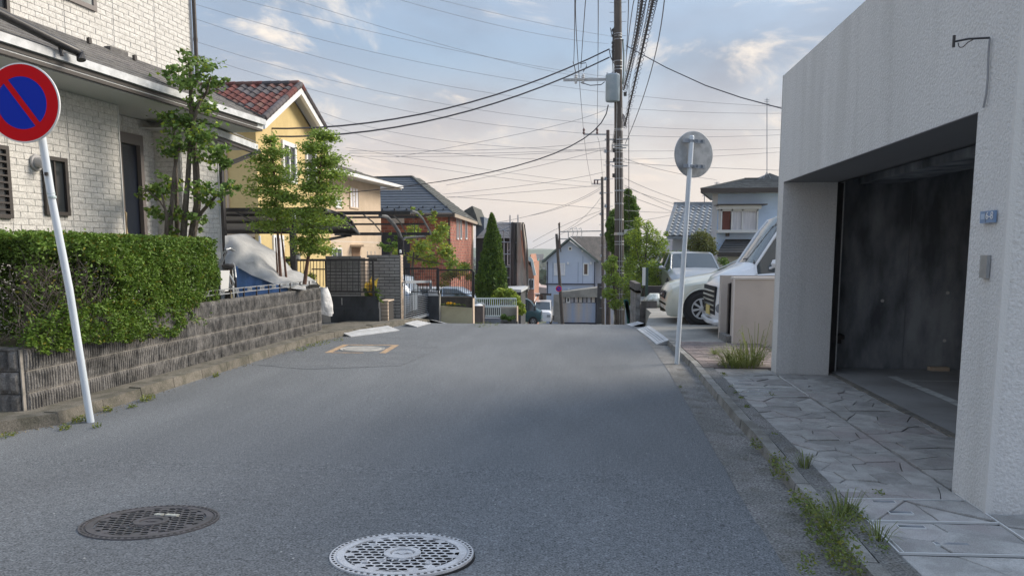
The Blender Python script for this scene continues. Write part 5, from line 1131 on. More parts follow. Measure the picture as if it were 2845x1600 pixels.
mb = MB(FT.M); a, b = FT.hit(977, 688), FT.hit(1000, 735); mb.box(a[0], b[0], -.03, .02, b[1], a[1]); part('door', mb, mat('brown_door', (.30, .19, .12), .7), th)
mb = MB(FT.M)
for v in (652, 673): z = FT.hit(1000, v)[1]; mb.box(-1.5, FT.L, -.006, .0, z, z+.02)
part('wall_joint', mb, jointm, th)
# brick house
bh = thing('house', 'red brick house with a dark hipped slate roof, right of the tan house', 'house', (-9, 41, -2))
slate = mat('dark_slate', (.05, .066, .09), .8, (.066, .082, .105), scale=4, rnd=.15); slate2 = mat('hip_slate', (.085, .088, .08), .85, (.06, .065, .06), scale=4, rnd=.15)
def brickmat(name, c1, c2, mo, sx, sz):
    m = bpy.data.materials.new(name); m.use_nodes = True; T = m.node_tree; B_ = T.nodes['Principled BSDF']; B_.inputs['Roughness'].default_value = .9
    g = T.nodes.new('ShaderNodeNewGeometry'); sp = T.nodes.new('ShaderNodeSeparateXYZ'); T.links.new(g.outputs['Position'], sp.inputs[0])
    ad = T.nodes.new('ShaderNodeMath'); T.links.new(sp.outputs[0], ad.inputs[0]); T.links.new(sp.outputs[1], ad.inputs[1]); cb = T.nodes.new('ShaderNodeCombineXYZ'); T.links.new(ad.outputs[0], cb.inputs[0]); T.links.new(sp.outputs[2], cb.inputs[1])
    br_ = T.nodes.new('ShaderNodeTexBrick'); T.links.new(cb.outputs[0], br_.inputs[0]); br_.inputs['Scale'].default_value = 1; br_.inputs['Brick Width'].default_value = sx; br_.inputs['Row Height'].default_value = sz; br_.inputs['Mortar Size'].default_value = .012
    for k, c in (('Color1', c1), ('Color2', c2), ('Mortar', mo)): br_.inputs[k].default_value = c+(1,)
    T.links.new(br_.outputs[0], B_.inputs[0]); bp = T.nodes.new('ShaderNodeBump'); bp.inputs['Distance'].default_value = -.01; T.links.new(br_.outputs[1], bp.inputs['Height']); T.links.new(bp.outputs[0], B_.inputs['Normal']); return m
brickm = brickmat('red_brick', (.40, .15, .105), (.22, .08, .065), (.34, .24, .19), .36, .15)
Fb1 = Face(at(1010, 700, 37), at(1252, 700, 37)); q2 = at(1312, 700, 45.5); c_ = at(1252, 700, 37); Fb2 = Face((c_.x, 37), (q2.x, 45.5)); ze = 3.30
gz_ = -4
mb = MB(); mb.prism([(at(1010, 700, 37).x, 37, gz_), (c_.x, 37, gz_), (q2.x, 45.5, gz_), (at(1010, 700, 37).x-2, 45.5, gz_)], (0, 0, ze-gz_)); part('wall', mb, brickm, bh)
mb = MB(Fb1.M); a, b = Fb1.hit(1060, 652), Fb1.hit(1140, 760); mb.box(a[0]-3, b[0], -.05, .0, b[1]-1, a[1]); part('dark_panel', mb, mat('blue_black_panel', (.035, .04, .06), .8), bh)
ex = at(1262, 592, 36.2); ey = Vector((at(1325, 602, 46.5).x, 46.5, ze)); ex.z = ze; R1 = at(985, 494, 41); R2 = at(1145, 493, 41.0); R1.z = R2.z
el = Vector((at(985, 700, 36.2).x, 36.2, ze))
courses(bh, [el, ex, R2, R1], 14, slate, .03); courses(bh, [ex, ey, R2+Vector((.3, .6, 0)), R2], 12, slate2, .03)
mb = MB(); mb.bar(ex, R2+Vector((0, 0, .06)), .12, .06); mb.bar(R1, R2+Vector((0, 0, .05)), .14, .08); part('hip_cap', mb, slate2, bh)
mb = MB()
for j in (0, 1):
    for k in range(8): t = (k+.5*j)/8+.05; p = el.lerp(ex, t).lerp(R1.lerp(R2, t), .07+.06*j); mb.box(p.x-.04, p.x+.04, p.y-.06, p.y+.02, p.z+.02, p.z+.10)
part('snow_guard', mb, slate, bh)
mb = MB(); mb.bar(el-Vector((0, .03, .09)), ex-Vector((0, .03, .09)), .08, .16); part('gutter', mb, dark, bh); mb = MB(); mb.bar(ex-Vector((0, 0, .1)), ey-Vector((0, 0, .1)), .08, .16); part('gutter', mb, mat('beige_gutter', (.36, .30, .24), .6), bh)
mb = MB(); mb.hexa([el-Vector((0, 0, .06)), ex-Vector((0, 0, .06)), ey-Vector((0, 0, .06)), Vector((el.x, 46.5, ze-.06)), el-Vector((0, 0, .02)), ex-Vector((0, 0, .02)), ey-Vector((0, 0, .02)), Vector((el.x, 46.5, ze-.02))]); part('soffit', mb, soffitm, bh)
for u in (1268, 1277, 1292): window(bh, Fb2, u, 603, u+4, 662, white, glassd, .07, .05, 0)
window(bh, Fb1, 1092, 608, 1120, 618, white, curtain, .06, .05, 1)
mb = MB(); p = at(1247, 600, 36.9); mb.tube([p, at(1249, 760, 36.9)], .04, 6); part('downpipe', mb, dark, bh)
mb = MB(); p = at(1308, 610, 45); a = at(1312, 700, 45.4); mb.box(a.x-.35, a.x+.05, 45.3, 45.6, -4, ze); part('corner_trim', mb, cream, bh)
# gabled dormer peeping behind
db = thing('house', 'grey-roofed house top just visible behind the brick house', 'house', tuple(at(1310, 640, 52)))
mb = MB(); a, b, c = at(1290, 585, 52), at(1312, 572, 52), at(1322, 596, 52); mb.prism([at(1280, 620, 52), a, b, c, at(1330, 625, 52)], (0, 5, 0)); part('roof', mb, slate2, db)
mb = MB(); mb.box(at(1322, 640, 54).x, at(1345, 640, 54).x, 54, 60, -6, at(1330, 603, 54).z); part('wall', mb, mat('slate_blue_wall', (.13, .16, .21), .9), db)
# house under scaffolding
sh_ = thing('house', 'dark grey house wrapped in scaffold and mesh sheets behind the cypress', 'house', tuple(at(1390, 830, 46)))
dgw = mat('charcoal_wall', (.055, .06, .068), .9, (.04, .045, .05), scale=.8); 
Fs = Face(at(1322, 700, 46), at(1436, 700, 46)); a = Fs.hit(1322, 655); b = Fs.hit(1436, 830)
mb = MB(Fs.M); mb.box(0, Fs.L, 0, 7, b[1]-2, a[1]); g_ = [Fs.hit(1322, 655), Fs.hit(1350, 622), Fs.hit(1437, 655)]
part('wall', mb, dgw, sh_)
mb = MB(Fs.M); l0, l1 = Fs.hit(1325, 662), Fs.hit(1440, 662); t0, t1 = Fs.hit(1345, 616), Fs.hit(1425, 616); mb.hexa([(l0[0], -.5, l0[1]), (l1[0], -.5, l0[1]), (l1[0]-.1, 7, l0[1]), (l0[0], 7, l0[1]), (t0[0], 3, t0[1]), (t1[0], 3, t0[1]), (t1[0], 3.4, t0[1]), (t0[0], 3.4, t0[1])]); part('roof', mb, mat('scaffold_roof', (.10, .10, .11), .9), sh_)
window(sh_, Fs, 1412, 675, 1418, 735, jointm, glassd, .06, .05, 0); window(sh_, Fs, 1425, 670, 1432, 760, mat('blue_sheet', (.06, .10, .20), .6), glassd, .1, .05, 0)
sfd = thing('scaffold', 'steel scaffold with torn grey-brown mesh sheets on the dark house', 'scaffold', tuple(at(1440, 830, 44)))
for u, v0 in ((1370, 612), (1417, 598), (1424, 616), (1439, 597), (1456, 622), (1400, 640)): mb = MB(); mb.tube([at(u, v0, 44.5), at(u+1, 830, 44.5)], .035, 5); part('upright', mb, signback, sfd)
for v in (618, 622, 640, 672, 705, 740, 770): mb = MB(); mb.tube([at(1368, v, 44.4), at(1440, v+2, 44.4)], .03, 4); part('ledger', mb, signback, sfd)
for a, b in (((1380, 625), (1425, 660)), ((1395, 640), (1440, 618)), ((1410, 700), (1438, 670))): mb = MB(); mb.tube([at(*a, 44.3), at(*b, 44.3)], .025, 4); part('brace', mb, signback, sfd)
meshm = mat('mesh_sheet', (.40, .37, .32), .95, (.30, .275, .24), scale=1, stretch=(2, 2, .4)); meshd = mat('dark_mesh_sheet', (.075, .075, .078), .95, (.05, .05, .052), scale=2, stretch=(2, 2, .4))
def drape(name, L, Rr, m, Y, amp=.35, seed=0, n=18, k=10):
    mb = MB()
    for j in range(k+1):
        t = j/k; v = L[0][1]+(L[-1][1]-L[0][1])*t; ul = interp(v, [(q[1], q[0]) for q in L]); ur = interp(v, [(q[1], q[0]) for q in Rr])
        for i in range(n+1): s = i/n; p = at(ul+(ur-ul)*s, v, Y+amp*.7*noise.noise(Vector((s*3+seed, t*2.4, seed)))+amp*.10*sin(s*9+t*3)); mb.v.append(tuple(p))
    mb.f = [(j*(n+1)+i, j*(n+1)+i+1, (j+1)*(n+1)+i+1, (j+1)*(n+1)+i) for j in range(k) for i in range(n)]; part(name, mb, m, sfd, True)
drape('mesh_sheet', [(1436, 618), (1436, 800)], [(1456, 622), (1462, 700), (1468, 800)], meshm, 44, .5, 1)
drape('mesh_sheet', [(1448, 622), (1455, 700), (1462, 810)], [(1458, 620), (1467, 690), (1469, 810)], meshm, 43.4, .4, 4)
drape('mesh_sheet', [(1420, 618), (1418, 800)], [(1437, 618), (1437, 800)], meshd, 44.2, .2, 7); drape('mesh_sheet', [(1446, 640), (1450, 700), (1458, 750)], [(1450, 640), (1456, 700), (1459, 750)], mat('orange_brick_glimpse', (.42, .22, .15), .9), 43.2, .1, 9)
ob = thing('house', 'narrow orange brick gabled house beside the scaffold sheets', 'house', tuple(at(1478, 830, 60)))
obm = brickmat('orange_brick', (.46, .24, .17), (.38, .19, .13), (.40, .26, .2), .5, .2)
Fo = Face(at(1466, 700, 60), at(1484, 700, 60)); a = Fo.hit(1466, 745); mb = MB(Fo.M); z1 = Fo.hit(1475, 728)[1]; mb.box(0, Fo.L, 0, 8, -8, z1); mb.prism([(0, 0, z1), (Fo.L, 0, Fo.hit(1484, 765)[1]+.3), (Fo.L*.45, 0, Fo.hit(1477, 727)[1]+.6)], (0, 8, 0)); part('wall', mb, obm, ob)
mb = MB(); mb.bar(at(1469, 716, 59.6), at(1476, 724, 59.6), .25, .3); mb.bar(at(1477, 722, 59.6), at(1486, 765, 59.6), .3, .2); part('barge_board', mb, mint, ob); window(ob, Fo, 1477, 778, 1481, 800, white, glassd, .1, .05, 0); window(ob, Fo, 1470, 778, 1473, 800, white, glassd, .1, .05, 0)
kk = thing('carport', 'distant carport with a flat pale roof edge left of the teal truck', 'carport', tuple(at(1440, 830, 40)))
mb = MB(); mb.hexa([at(1410, 812, 40), at(1448, 812, 40), at(1470, 800, 44), at(1412, 800, 44), at(1410, 802, 40), at(1448, 805, 40), at(1470, 793, 44), at(1412, 795, 44)]); part('roof', mb, mat('pale_roof_edge', (.45, .48, .50), .7), kk); mb = MB(); mb.box(at(1414, 850, 40.3).x, at(1447, 850, 40.3).x, 40.3, 44, -3.5, at(1430, 813, 40.3).z); part('dark_interior', mb, dgw, kk)
# blue-grey house at the foot of the hill
blh = thing('house', 'pale blue gabled house at the foot of the hill behind the shutter garage', 'house', tuple(at(1590, 895, 80)))
bluem = mat('blue_cladding', (.50, .57, .70), .8, (.47, .54, .67), scale=.6, bump=.01, bscale=6, bstretch=(.2, .2, 3)); grnr = mat('green_grey_trim', (.10, .135, .125), .7); shr = mat('asphalt_shingle', (.125, .115, .11), .95, (.095, .09, .088), scale=2, speck=.3, sscale=20)
Fg = Face(at(1519, 700, 80), at(1655, 700, 80)); zE = Fg.hit(1519, 722)[1]; apx = Fg.hit(1582, 662)
mb = MB(Fg.M); mb.box(0, Fg.L, 0, 7, -7, zE); mb.prism([(0, 0, zE), (Fg.L, 0, zE), (apx[0], 0, apx[1]-.25)], (0, 7, 0)); part('wall', mb, bluem, blh)
mb = MB(Fg.M); o = .55
for xa, xb in ((-.5, apx[0]), (Fg.L+.3, apx[0])): mb.hexa([(xa, -o, zE-.35), (xa, 7.3, zE-.35), (xb, 7.3, apx[1]-.1), (xb, -o, apx[1]-.1), (xa, -o, zE-.1), (xa, 7.3, zE-.1), (xb, 7.3, apx[1]+.12), (xb, -o, apx[1]+.12)])
part('gable_trim', mb, grnr, blh)
mb = MB(Fg.M); rx = Fg.hit(1685, 660)[0]; mb.hexa([(Fg.L+.25, -o+.05, zE-.08), (rx+1.5, -o+2, zE-.08), (rx+1.5, 3, apx[1]+.1), (apx[0]+.1, -o+.08, apx[1]+.14), (Fg.L+.25, -o+.1, zE+.02), (rx+1.5, -o+2, zE+.02), (rx+1.5, 3, apx[1]+.2), (apx[0]+.1, -o+.1, apx[1]+.2)]); part('roof', mb, shr, blh)
mb = MB(Fg.M); mb.box(Fg.L, rx+1, 2.5, 7, -7, zE-.05); part('side_wing', mb, mat('pale_mauve_wall', (.40, .41, .48), .9), blh)
window(blh, Fg, 1542, 734, 1567, 762, white, curtain, .12, .06, 1); window(blh, Fg, 1623, 734, 1632, 762, white, MATS['brown_slat'], .12, .06, 0); window(blh, Fg, 1581, 688, 1587, 694, white, glassd, .10, .06, 0)
mb = MB(Fg.M)
for u, v in ((1578, 731), (1641, 731), (1618, 697), (1580, 804)): a = Fg.hit(u, v); mb.box(a[0]-.1, a[0]+.1, -.15, 0, a[1]-.12, a[1]+.12)
part('vent_cap', mb, white, blh)
mb = MB(Fg.M); z = Fg.hit(1580, 789)[1]; mb.box(0, Fg.L, -.12, 0, z-.06, z+.06)
for u in (1521, 1652): x = Fg.hit(u, 760)[0]; mb.box(x-.05, x+.05, -.1, 0, z-1.2, zE-.2)
part('downpipe', mb, mat('navy_pipe', (.03, .04, .07), .6), blh)
mb = MB(Fg.M)
for u, v0, v1 in ((1536, 728, 785), (1606, 728, 785), (1619, 711, 790)): x = Fg.hit(u, 760)[0]; mb.box(x-.03, x+.03, -.02, 0, Fg.hit(u, v1)[1], Fg.hit(u, v0)[1])
part('panel_joint', mb, mat('blue_joint', (.24, .30, .42), .8), blh)
Fq = Face(at(1556, 700, 76.5), at(1668, 700, 76.5)); t_ = Fq.hit(1600, 808)[1]; t2 = Fq.hit(1600, 826)[1]; gbz = Fq.hit(1600, 898)[1]
gg = thing('garage', 'grey concrete garage box with a pale ribbed roller shutter in front of the blue house', 'garage', tuple(at(1610, 897, 76.5)))
mb = MB(Fq.M); mb.hexa([(0, 0, t2), (Fq.L, 0, t2), (Fq.L, 3, t2), (0, 3, t2), (0, 0, t_-.15), (Fq.L, 0, t_+.35), (Fq.L, 3, t_+.35), (0, 3, t_-.15)]); mb.box(Fq.L-.25, Fq.L, 0, 3, gbz-.5, t2); mb.box(-.15, .1, 0, 3, gbz-.5, t2); mb.box(0, Fq.L, 2.8, 3, gbz-.5, t2); part('surround', mb, asphalt2, gg)
shm = mat('shutter_metal', (.40, .50, .68), .5, (.66, .56, .46), scale=.5, stretch=(1.6, 1.6, .12), lo=.45, hi=.7, metal=.2)  # blue and warm bands paint a reflection into the shutter colour
x0, x1 = Fq.hit(1560, 850)[0], Fq.hit(1655, 850)[0]; zt_ = Fq.hit(1600, 842)[1]; ns_ = 28
for k in range(ns_): z = gbz+.05+(zt_-gbz-.05)*k/ns_; mb = MB(Fq.M); mb.box(x0, x1, .45, .5, z, z+(zt_-gbz)/ns_*.8); part('shutter_slat', mb, shm, gg)
for k in range(8): xx = x0+(x1-x0)*(k+.1)/8; mb = MB(Fq.M); mb.box(xx, xx+(x1-x0)/8*.7, .46, .5, zt_+.05, t2-.03); part('upper_panel', mb, (shm, jointm, MATS['pale_mauve_wall'])[k % 3], gg)
mb = MB(Fq.M); mb.box(x0-.02, Fq.L-.25, .5, .56, gbz-.3, t2); part('backing', mb, MATS['navy_pipe'], gg)
window(gg, Face(at(1556, 700, 76.9), at(1668, 700, 76.9)), 1576, 828, 1581, 838, white, glassd, .12, .06, 0)
top('retaining_wall', R(MB(), 1538, 818, 1558, 895, 74, .3), asphalt2, 'tall grey concrete wall standing left of the leaning pole by the roller shutter', 'wall')
top('retaining_wall', R(MB(), 1660, 787, 1674, 900, 70, .3), dgw, 'dark brown block wall behind the far poles, right of the roller shutter', 'wall')
fr_ = thing('railing', 'small white railing on a dark base behind the parked white van', 'railing', tuple(at(1530, 880, 66)))
mb = MB(); pbar(mb, (1518, 853, 66), (1537, 853, 66), .1); pbar(mb, (1518, 875, 66), (1537, 875, 66), .1); part('rail_bar', mb, mint, fr_)
for k in range(8): mb = MB(); pbar(mb, (1519+k*2.4, 853, 66), (1519+k*2.4, 875, 66), .06); part('baluster', mb, mint, fr_)
mb = MB(); R(mb, 1516, 875, 1540, 890, 66.3, .3); part('base', mb, dgw, fr_)
cpx = thing('carport', 'small dark carport with curved roof behind the parked vehicles', 'carport', tuple(at(1505, 870, 62)))
mb = MB(); mb.tube([at(1480, 845, 62), at(1484, 825, 62), at(1500, 817, 62), at(1532, 818, 62)], .12, 5); mb.tube([at(1509, 818, 62), at(1509, 880, 62)], .25, 5); part('frame', mb, black, cpx)
mb = MB(); pbar(mb, (1464, 816, 61), (1500, 816, 61), .3, .12); mb.hexa([at(1465, 838, 60), at(1485, 838, 60), at(1495, 818, 63), at(1467, 818, 63), at(1465, 836, 60), at(1485, 836, 60), at(1495, 815, 63), at(1467, 815, 63)]); part('roof_panel', mb, MATS['pale_trim'], cpx)
hh = thing('house', 'low pink-tan roofs of houses beyond the orange brick gable', 'house', tuple(at(1500, 830, 90)))
mb = MB(); mb.prism([at(1483, 812, 90), at(1484, 785, 90), at(1497, 797, 90), at(1520, 800, 90), at(1520, 815, 90)], (0, 6, 0)); part('roof', mb, mat('pinkish_roof', (.40, .32, .30), .9), hh); mb = MB(); R(mb, 1484, 800, 1520, 850, 92, 3); part('wall', mb, mat('pale_mixed_wall', (.42, .38, .37), .9, (.2, .18, .18), scale=.8, lo=.45, hi=.55), hh)
# ---------------- right side houses ----------------
rh = thing('house', 'light blue clad house with bay window and grey roof behind the parked cars', 'house', tuple(at(2060, 720, 32)))
lbm = mat('light_blue_cladding', (.54, .68, .90), .8, (.51, .65, .87), scale=1, bump=.01, bscale=4, bstretch=(.3, .3, 4))
Fr = Face(at(1990, 700, 32), at(2200, 700, 32)); zE = Fr.hit(2050, 536)[1]; mb = MB(Fr.M); mb.box(0, Fr.L, 0, 1.0, -.5, zE); mb.box(2.4, Fr.L, 1.0, 6, -.5, zE-.003); part('wall', mb, lbm, rh)
mb = MB(); mb.prism([(at(1990, 700, 32).x, 32.02, -.5), (at(1978, 700, 32).x, 32.3, -.5), (at(1990, 700, 32).x, 33, -.5)], (0, 0, zE+.5)); part('side_wall', mb, mat('shaded_white_wall', (.55, .57, .62), .85), rh)
roofg = mat('grey_slate_roof', (.16, .175, .18), .75, (.10, .11, .115), scale=3, rnd=.15)
e0, e1 = at(1950, 532, 31.3), at(2215, 532, 31.3); e0.z = e1.z = zE+.12; r0, r1 = at(2068, 498, 34.5), at(2215, 490, 34.5); courses(rh, [e0, e1, Vector((r1.x, r1.y, r0.z)), r0], 10, roofg, .04)
lft = Vector((e0.x+1.2, 36, e0.z)); courses(rh, [lft, e0, r0, Vector((r0.x+.3, 35.5, r0.z))], 8, slate2, .04)
mb = MB(); mb.bar(r0, Vector((r1.x, r1.y, r0.z)), .18, .1); mb.bar(e0, r0, .14, .07); part('ridge_cap', mb, slate2, rh)
p0, p1 = at(2118, 493, 34.3), at(2138, 482, 34.3); mb = MB(); mb.prism([at(2105, 500, 33.9), at(2138, 481, 33.9), at(2190, 500, 33.9)], (0, 3, 0)); part('upper_gable', mb, roofg, rh)
mb = MB(); mb.box(e0.x-.02, e1.x, 31.22, 31.34, zE-.05, zE+.14); mb.bar((e0.x, 31.3, zE+.05), (lft.x, lft.y, zE+.05), .1, .18); part('gutter', mb, dark, rh)
mb = MB(); mb.prism([(e0.x+.05, 31.34, zE-.04), (e1.x, 31.34, zE-.04), (e1.x, 36, zE-.04), (lft.x, 36, zE-.04)], (0, 0, .04)); part('soffit', mb, soffitm, rh)
# bay window
bx0, bx1 = Fr.hit(1996, 600)[0], Fr.hit(2098, 600)[0]; z0, z1 = Fr.hit(2050, 641)[1], Fr.hit(2050, 583)[1]; bw_ = MB(Fr.M)
bw_.box(bx0-.08, bx1+.08, -.55, 0, z0-.10, z0+.02); bw_.box(bx0-.10, bx1+.10, -.62, 0, z1, z1+.14); bw_.box(bx0, bx0+.05, -.5, 0, z0, z1); bw_.box(bx1-.05, bx1, -.5, 0, z0, z1); bw_.box((bx0+bx1)/2+.1, (bx0+bx1)/2+.15, -.52, -.47, z0, z1)
for x in (bx0, bx0+.42, bx1-.05): bw_.box(x, x+.06, -.52, -.46, z0, z1)
bw_.box(bx0, bx1, -.52, -.46, z1-.08, z1); bay = part('bay_window', bw_, MATS['pale_trim'], rh)
mb = MB(Fr.M); mb.box(bx0-.2, bx1+.3, -.75, 0, z1+.15, z1+.19); part('bay_roof', mb, dark, bay)
mb = MB(Fr.M); mb.box(bx0+.48, bx1-.05, -.44, -.40, z0+.02, z1-.08); part('curtain', mb, curtain, bay)
mb = MB(Fr.M); mb.box(bx0+.07, bx0+.2, -.45, -.40, z0+.02, z1-.08); mb.box(bx0+.2, bx0+.4, -.45, -.41, z0+.02, z1-.08); part('curtain_edge', mb, mat('dark_red_curtain', (.15, .05, .04), .9), bay)
mb = MB(Fr.M); mb.box(bx0+.05, bx1-.05, -.49, -.48, z0+.02, z1-.08); g2 = part('pane', mb, mat('clear_pane', (1, 1, 1), .0), bay); MATS['clear_pane'].node_tree.nodes['Principled BSDF'].inputs['Transmission Weight'].default_value = 1.; MATS['clear_pane'].node_tree.nodes['Principled BSDF'].inputs['IOR'].default_value = 1.12
p = [at(u, v, 31.2) for u, v in ((1985, 703), (2150, 703), (2150, 664), (2026, 664))]; courses(rh, [(p[0].x, 30.6, p[0].z), (p[1].x, 30.6, p[0].z), (p[2].x, 31.95, p[2].z), (p[3].x, 31.95, p[2].z)], 6, mat('lower_roof', (.055, .058, .062), .8, rnd=.15), .03)
mb = MB(); mb.box(p[0].x, p[1].x, 30.52, 30.62, p[0].z-.14, p[0].z+.02); part('lower_gutter', mb, black, rh)
mb = MB(); mb.box(p[0].x+.1, p[1].x, 30.9, 32, -.2, p[0].z-.05); part('porch_wall', mb, soffitm, rh)
window(rh, Fr, 2018, 647, 2023, 655, dark, glassd, .03, .1, 0)
tr = thing('house', 'house with wavy grey pantile roof left of the light blue house', 'house', tuple(at(1900, 740, 37)))
a, b = at(1852, 656, 36), at(1995, 656, 36); zr_ = at(1880, 571, 39).z; c0x, c1x = at(1878, 571, 39).x, at(1998, 571, 39).x
mb = MB(); mb.box(a.x+.35, b.x+.5, 36.6, 43, -.6, a.z-.1); part('wall', mb, MATS['shaded_white_wall'], tr)
pant = mat('grey_pantile', (.25, .275, .30), .55, (.19, .21, .23), scale=4, rnd=.18)
sl = math.atan2(zr_-a.z, 3.0); Lp = sqrt((zr_-a.z)**2+9); nr = 11; ptl = Lp/nr; pme_ = stile('roof_tile', .27, ptl+.06, .028, pant, .024)
for j in range(nr):
    y0 = 36+3*j/nr; z0 = a.z+(zr_-a.z)*j/nr; xl = a.x+(c0x-a.x)*j/nr; xr = b.x+(c1x-b.x)*j/nr
    n_ = int((xr-xl)/.27)
    for i in range(n_): inst('roof_tile', pme_, tr, (xl+.27*i, y0, z0), (sl, 0, 0))
mb = MB(); mb.box(c0x-.1, c1x+.1, 38.9, 39.15, zr_-.02, zr_+.16); mb.bar((a.x, 36, a.z+.08), (c0x, 39, zr_+.08), .16, .1); part('ridge_tiles', mb, pant, tr)
mb = MB(); mb.hexa([(a.x-.0, 36, a.z-.14), (b.x, 36, a.z-.14), (c1x, 39, zr_-.14), (c0x, 39, zr_-.14), (a.x, 36, a.z-.01), (b.x, 36, a.z-.01), (c1x, 39, zr_-.03), (c0x, 39, zr_-.03)]); part('eave_board', mb, pant, tr)
fa = thing('house', 'low grey roofs and a pale wall glimpsed between the shrubs and the pantile house', 'house', tuple(at(1860, 720, 50)))
mb = MB(); R(mb, 1852, 668, 1876, 760, 50, 4); part('wall', mb, MATS['shaded_white_wall'], fa); mb = MB(); mb.prism([at(1835, 695, 49.8), at(1850, 665, 49.8), at(1885, 668, 49.8), at(1880, 684, 49.8)], (0, 5, 0)); part('roof', mb, slate2, fa)
def antenna(label, u, v0, v1, Y, cr, tri=True):
    t = thing('antenna', label, 'antenna', tuple(at(u, v1, Y))); mb = MB(); mb.tube([at(u, v1, Y), at(u, v0, Y)], .018, 5)
    if tri: 
        for du in (-10, 10): mb.tube([at(u, v1-14, Y), at(u+du, v1+4, Y)], .015, 4)
    part('mast', mb, signback, t); mb = MB()
    for v in cr: mb.tube([at(u-7, v, Y), at(u+7, v-1, Y)], .01, 4)
    part('elements', mb, signback, t)
antenna('tall thin mast antenna with guy legs on the light blue house roof', 2131, 273, 492, 33.9, (278, 283, 290)); antenna('small comb antenna on the left slope of the light blue house roof', 1992, 506, 530, 33, (508, 512, 517), False); antenna('short dark pole antenna above the pantile roof', 1957, 530, 575, 34, (545,), False)
# ---------------- cars ----------------
tyre = mat('tyre_rubber', (.02, .02, .021), .85); chrome = mat('chrome', (.6, .6, .6), .15, metal=1.); lens = mat('headlight_glass', (.26, .28, .31), .06, (.40, .42, .45), scale=30, spec=.9); carglass = mat('car_glass', (.05, .065, .075), .04, spec=1.); alloy = mat('wheel_silver', (.50, .51, .53), .45, metal=.2)
def carpaint(name, c, metal=.0): return mat(name, c, .28, metal=metal, coat=.6)
def car(root, M, st, paint, wheels, rw, cabin, ws, hub=9, grille=None, lightsz=None):
    """st: stations nose to tail (x, z_sill, z_belt, z_top, half width at belt, half width at roof); cabin/ws: index ranges of side glass and of the windscreen"""
    body = MB(M); gl = MB(M); scn = MB(M); S = []
    for (x, zb, zl, zt, wl, wt) in st:
        S.append([(x, -wl*.90, zb), (x, -wl*.99, zb+.12), (x, -wl, (zb+zl)/2), (x, -wl*.985, zl-.04), (x, -wl*.95, zl), (x, -wt, zt-.035), (x, -wt*.86, zt-.004), (x, 0, zt+.012)])
    n = 8
    for i in range(len(st)-1):
        for j in range(n-1):
            tgt = gl if (j == 4 and cabin[0] <= i < cabin[1]) else scn if (j >= 5 and ws[0] <= i < ws[1]) else body
            for sg_ in (1, -1):
                q = [S[i][j], S[i+1][j], S[i+1][j+1], S[i][j+1]]; q = [(p[0], p[1]*sg_, p[2]) for p in q]; tgt.add(q, [(0, 1, 2, 3) if sg_ > 0 else (3, 2, 1, 0)])
    for k in (0, -1): body.add([(p[0], p[1], p[2]) for p in S[k]]+[(p[0], -p[1], p[2]) for p in S[k][::-1]], [tuple(range(2*n))])
    import bmesh
    def fin(name, mb, m):
        me = mb.mesh(name, m, ORG[root.name], True); bm = bmesh.new(); bm.from_mesh(me); bmesh.ops.remove_doubles(bm, verts=bm.verts, dist=.0005); bmesh.ops.recalc_face_normals(bm, faces=bm.faces); bm.to_mesh(me); bm.free()
        for p in me.polygons: p.use_smooth = True
        me.set_sharp_from_angle(angle=radians(32)); return put(name, me, root)
    b_ = fin('body', body, paint); fin('side_window', gl, carglass); fin('windscreen', scn, carglass)
    mb = MB(M)
    for i in range(cabin[0], cabin[1]+1, 2 if cabin[1]-cabin[0] > 3 else 1):
        for sg_ in (1, -1): p, q = S[i][4], S[i][5]; mb.tube([(p[0], p[1]*sg_*1.003, p[2]), (q[0], q[1]*sg_*1.003, q[2])], .022, 5)
    for sg_ in (1, -1):
        pts = [(S[i][5][0], S[i][5][1]*sg_, S[i][5][2]) for i in range(ws[0], cabin[1]+1)]; mb.tube(pts, .028, 5)
    part('window_pillar', mb, paint, root)
    for (x, z) in wheels:
        for sg_ in (1, -1):
            yy = sg_*(st[len(st)//2][4]-.10); c = (x, yy, z+rw); out_ = sg_
            mb = MB(M); mb.lathe([(0, out_*.075), (rw+.055, out_*.085), (rw+.06, out_*.10), (0, out_*.102)], c, 'y', 28); part('wheel_arch', mb, pit, root)
            mb = MB(M); mb.lathe([(rw*.62, out_*.10), (rw*.66, out_*.125), (rw*.9, out_*.13), (rw, out_*.10), (rw, -out_*.06)], c, 'y', 32); t_ = part('tyre', mb, tyre, root, True)
            mb = MB(M); mb.lathe([(0, out_*.104), (rw*.66, out_*.106)], c, 'y', 28); part('wheel_dark', mb, pit, t_)
            mb = MB(M); mb.lathe([(rw*.58, out_*.118), (rw*.60, out_*.124), (rw*.66, out_*.124), (rw*.67, out_*.116)], c, 'y', 32, False); mb.lathe([(0, out_*.135), (rw*.13, out_*.132), (rw*.2, out_*.118)], c, 'y', 16)
            for k in range(hub):
                a = 2*pi*k/hub+.2; mb.hexa([Vector(c)+Vector((rr*cos(a+da), out_*dy, rr*sin(a+da))) for dy in (.106, .124) for rr, da in ((rw*.15, -.34), (rw*.15, .34), (rw*.62, .13), (rw*.62, -.13))])
            part('hubcap', mb, alloy, t_)
    return b_, S
Yc = 15.95; NX = at(1841, 830, 15.9).x; dx = lambda u, Y=15.3: at(u, 800, Y).x-NX; zz_ = lambda v, Y=15.3: at(1900, v, Y).z
sd_ = thing('parked_car', 'pale cream-white sedan parked nose to the street behind the turned sign pole', 'car', (NX, Yc, .06))
Mc = Matrix.Translation((NX, Yc, 0))
